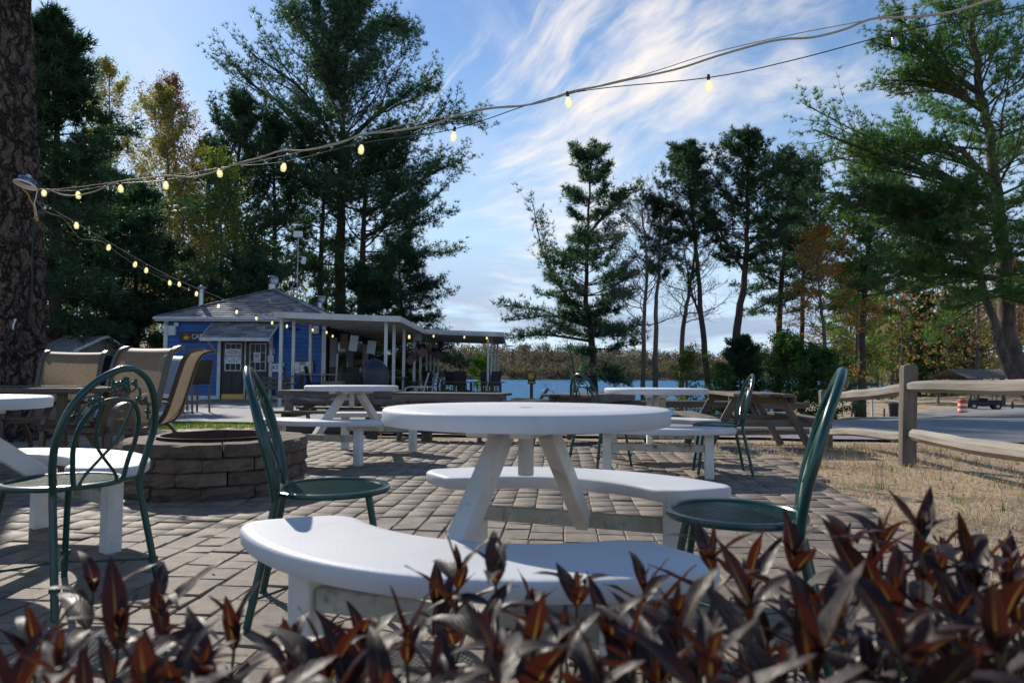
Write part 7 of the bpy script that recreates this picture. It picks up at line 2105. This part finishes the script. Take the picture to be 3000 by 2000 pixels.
tops = [ # photograph pixel of the growing tip and its distance
 (275, 1690, 1.0), (465, 1740, .95), (690, 1800, .9), (850, 1830, .85), (1060, 1810, .95), (1345, 1680, .95), (1450, 1660, .9), (1280, 1720, 1.05), (1560, 1760, 1.0), (1690, 1690, .95), (1885, 1680, 1.0),
 (2090, 1600, .92), (2330, 1580, .95), (2480, 1600, 1.0), (2700, 1560, .85), (2585, 1590, 1.05), (2840, 1660, .9), (2200, 1640, 1.05), (2960, 1700, 1.0), (2760, 1640, 1.1),
 (350, 1850, .8), (600, 1880, .75), (950, 1860, .75), (1190, 1790, .8), (1420, 1830, .78), (1650, 1870, .75), (1800, 1800, .8), (1985, 1790, .75), (2200, 1770, .75), (2400, 1780, .78), (2630, 1770, .72), (2800, 1810, .75), (2950, 1780, .7), (100, 1880, .85),
 (170, 1950, .6), (430, 1990, .58), (770, 1980, .6), (1120, 1960, .6), (1460, 1950, .56), (1760, 1950, .6), (2090, 1930, .55), (2380, 1920, .58), (2690, 1930, .55), (2920, 1930, .58), (1300, 1980, .68), (1930, 1980, .66), (2550, 1970, .66), (600, 2020, .66), (950, 2010, .62), (250, 2030, .7), (30, 1990, .7),
 (2250, 1840, .85), (2460, 1850, .7), (2560, 1700, .85), (2720, 1720, .95), (2860, 1760, .8), (2640, 1860, .62), (2830, 1890, .66), (2990, 1840, .8), (2300, 1960, .62), (2050, 1850, .85), (1850, 1890, .72), (1560, 1900, .7), (1020, 1920, .72), (860, 1940, .66), (520, 1940, .7), (330, 1960, .64)]
bounds = [(-1e9, 420, 'maroon-leaved shrub at the bottom left corner of the picture'), (420, 900, 'maroon-leaved shrub below the left end of the near bench'), (900, 1400, 'maroon-leaved shrub below the middle of the near bench'),
          (1400, 1850, 'maroon-leaved shrub below the right end of the near bench'), (1850, 2320, 'maroon-leaved shrub in front of the right green chair'), (2320, 2660, 'maroon-leaved shrub just right of the right green chair'), (2660, 1e9, 'tallest maroon-leaved shrub at the bottom right corner')]
rr = random.Random(42)
for (b0, b1_, lab) in bounds:
    mine = [(x, y, D_) for x, y, D_ in tops if b0 <= x < b1_]
    def lift(x, y): return y + 25 - 55 * smoothstep(2300, 2700, x) + 45 * (smoothstep(480, 620, x) - smoothstep(1150, 1300, x)) + rr.uniform(-35, 35)
    pts = [at(x, lift(x, y), D_) for x, y, D_ in mine]
    bx_ = sum(p.x for p in pts) / len(pts); by_ = sum(p.y for p in pts) / len(pts) + .02
    t = thing('maroon_shrub', lab, 'shrub', (bx_, by_, .0), group='maroon-leaved shrubs in the foreground bed')
    O = Vector((bx_, by_, 0))
    for p in pts:
        base = Vector((bx_ + (p.x - bx_) * .45 + rr.uniform(-.03, .03), by_ + (p.y - by_) * .45, 0))
        path = catmull([base - O, (base * .5 + p * .5) + Vector((rr.uniform(-.015, .015), rr.uniform(-.015, .015), 0)) - O, p - O], 6)
        st = MB().tube(path, [.0045 - .0025 * i / (len(path) - 1) for i in range(len(path))], 6).build('stem', M['stem'], t, True)
        a0 = rr.uniform(0, math.pi)
        dn = (Vector(path[-3]) - Vector(path[-1])).normalized()
        nodes = [(.0, 2, .040, 16), (.006, 2, .078, 28), (.024, 2, .106, 38), (.055, 2, .116, 52), (.098, 2, .112, 68), (.150, 2, .104, 86), (.215, 2, .09, 100)]
        for ni, (off, cnt, ln_, tilt) in enumerate(nodes):
            pos = Vector(path[-1]) + dn * off
            for c in range(cnt):
                az_ = a0 + ni * R(88) + c * math.pi + rr.uniform(-.5, .5)
                tl = R(tilt + rr.uniform(-22, 20))
                d = Vector((math.cos(az_) * math.sin(tl), math.sin(az_) * math.sin(tl), math.cos(tl)))
                up_ = (Vector((0, 0, 1)) - d * d.z)
                up_ = up_.normalized() if up_.length > .05 else Vector((-math.cos(az_), -math.sin(az_), 0))
                y_ = up_.cross(d).normalized()
                m3 = Matrix((d, y_, d.cross(y_))).transposed()
                s_ = ln_ * rr.uniform(.62, 1.12)
                o = link('leaf', LEAVES[rr.randrange(12)], t)
                o.matrix_local = Matrix.Translation(pos) @ m3.to_4x4() @ Matrix.Diagonal((s_, s_, s_, 1))
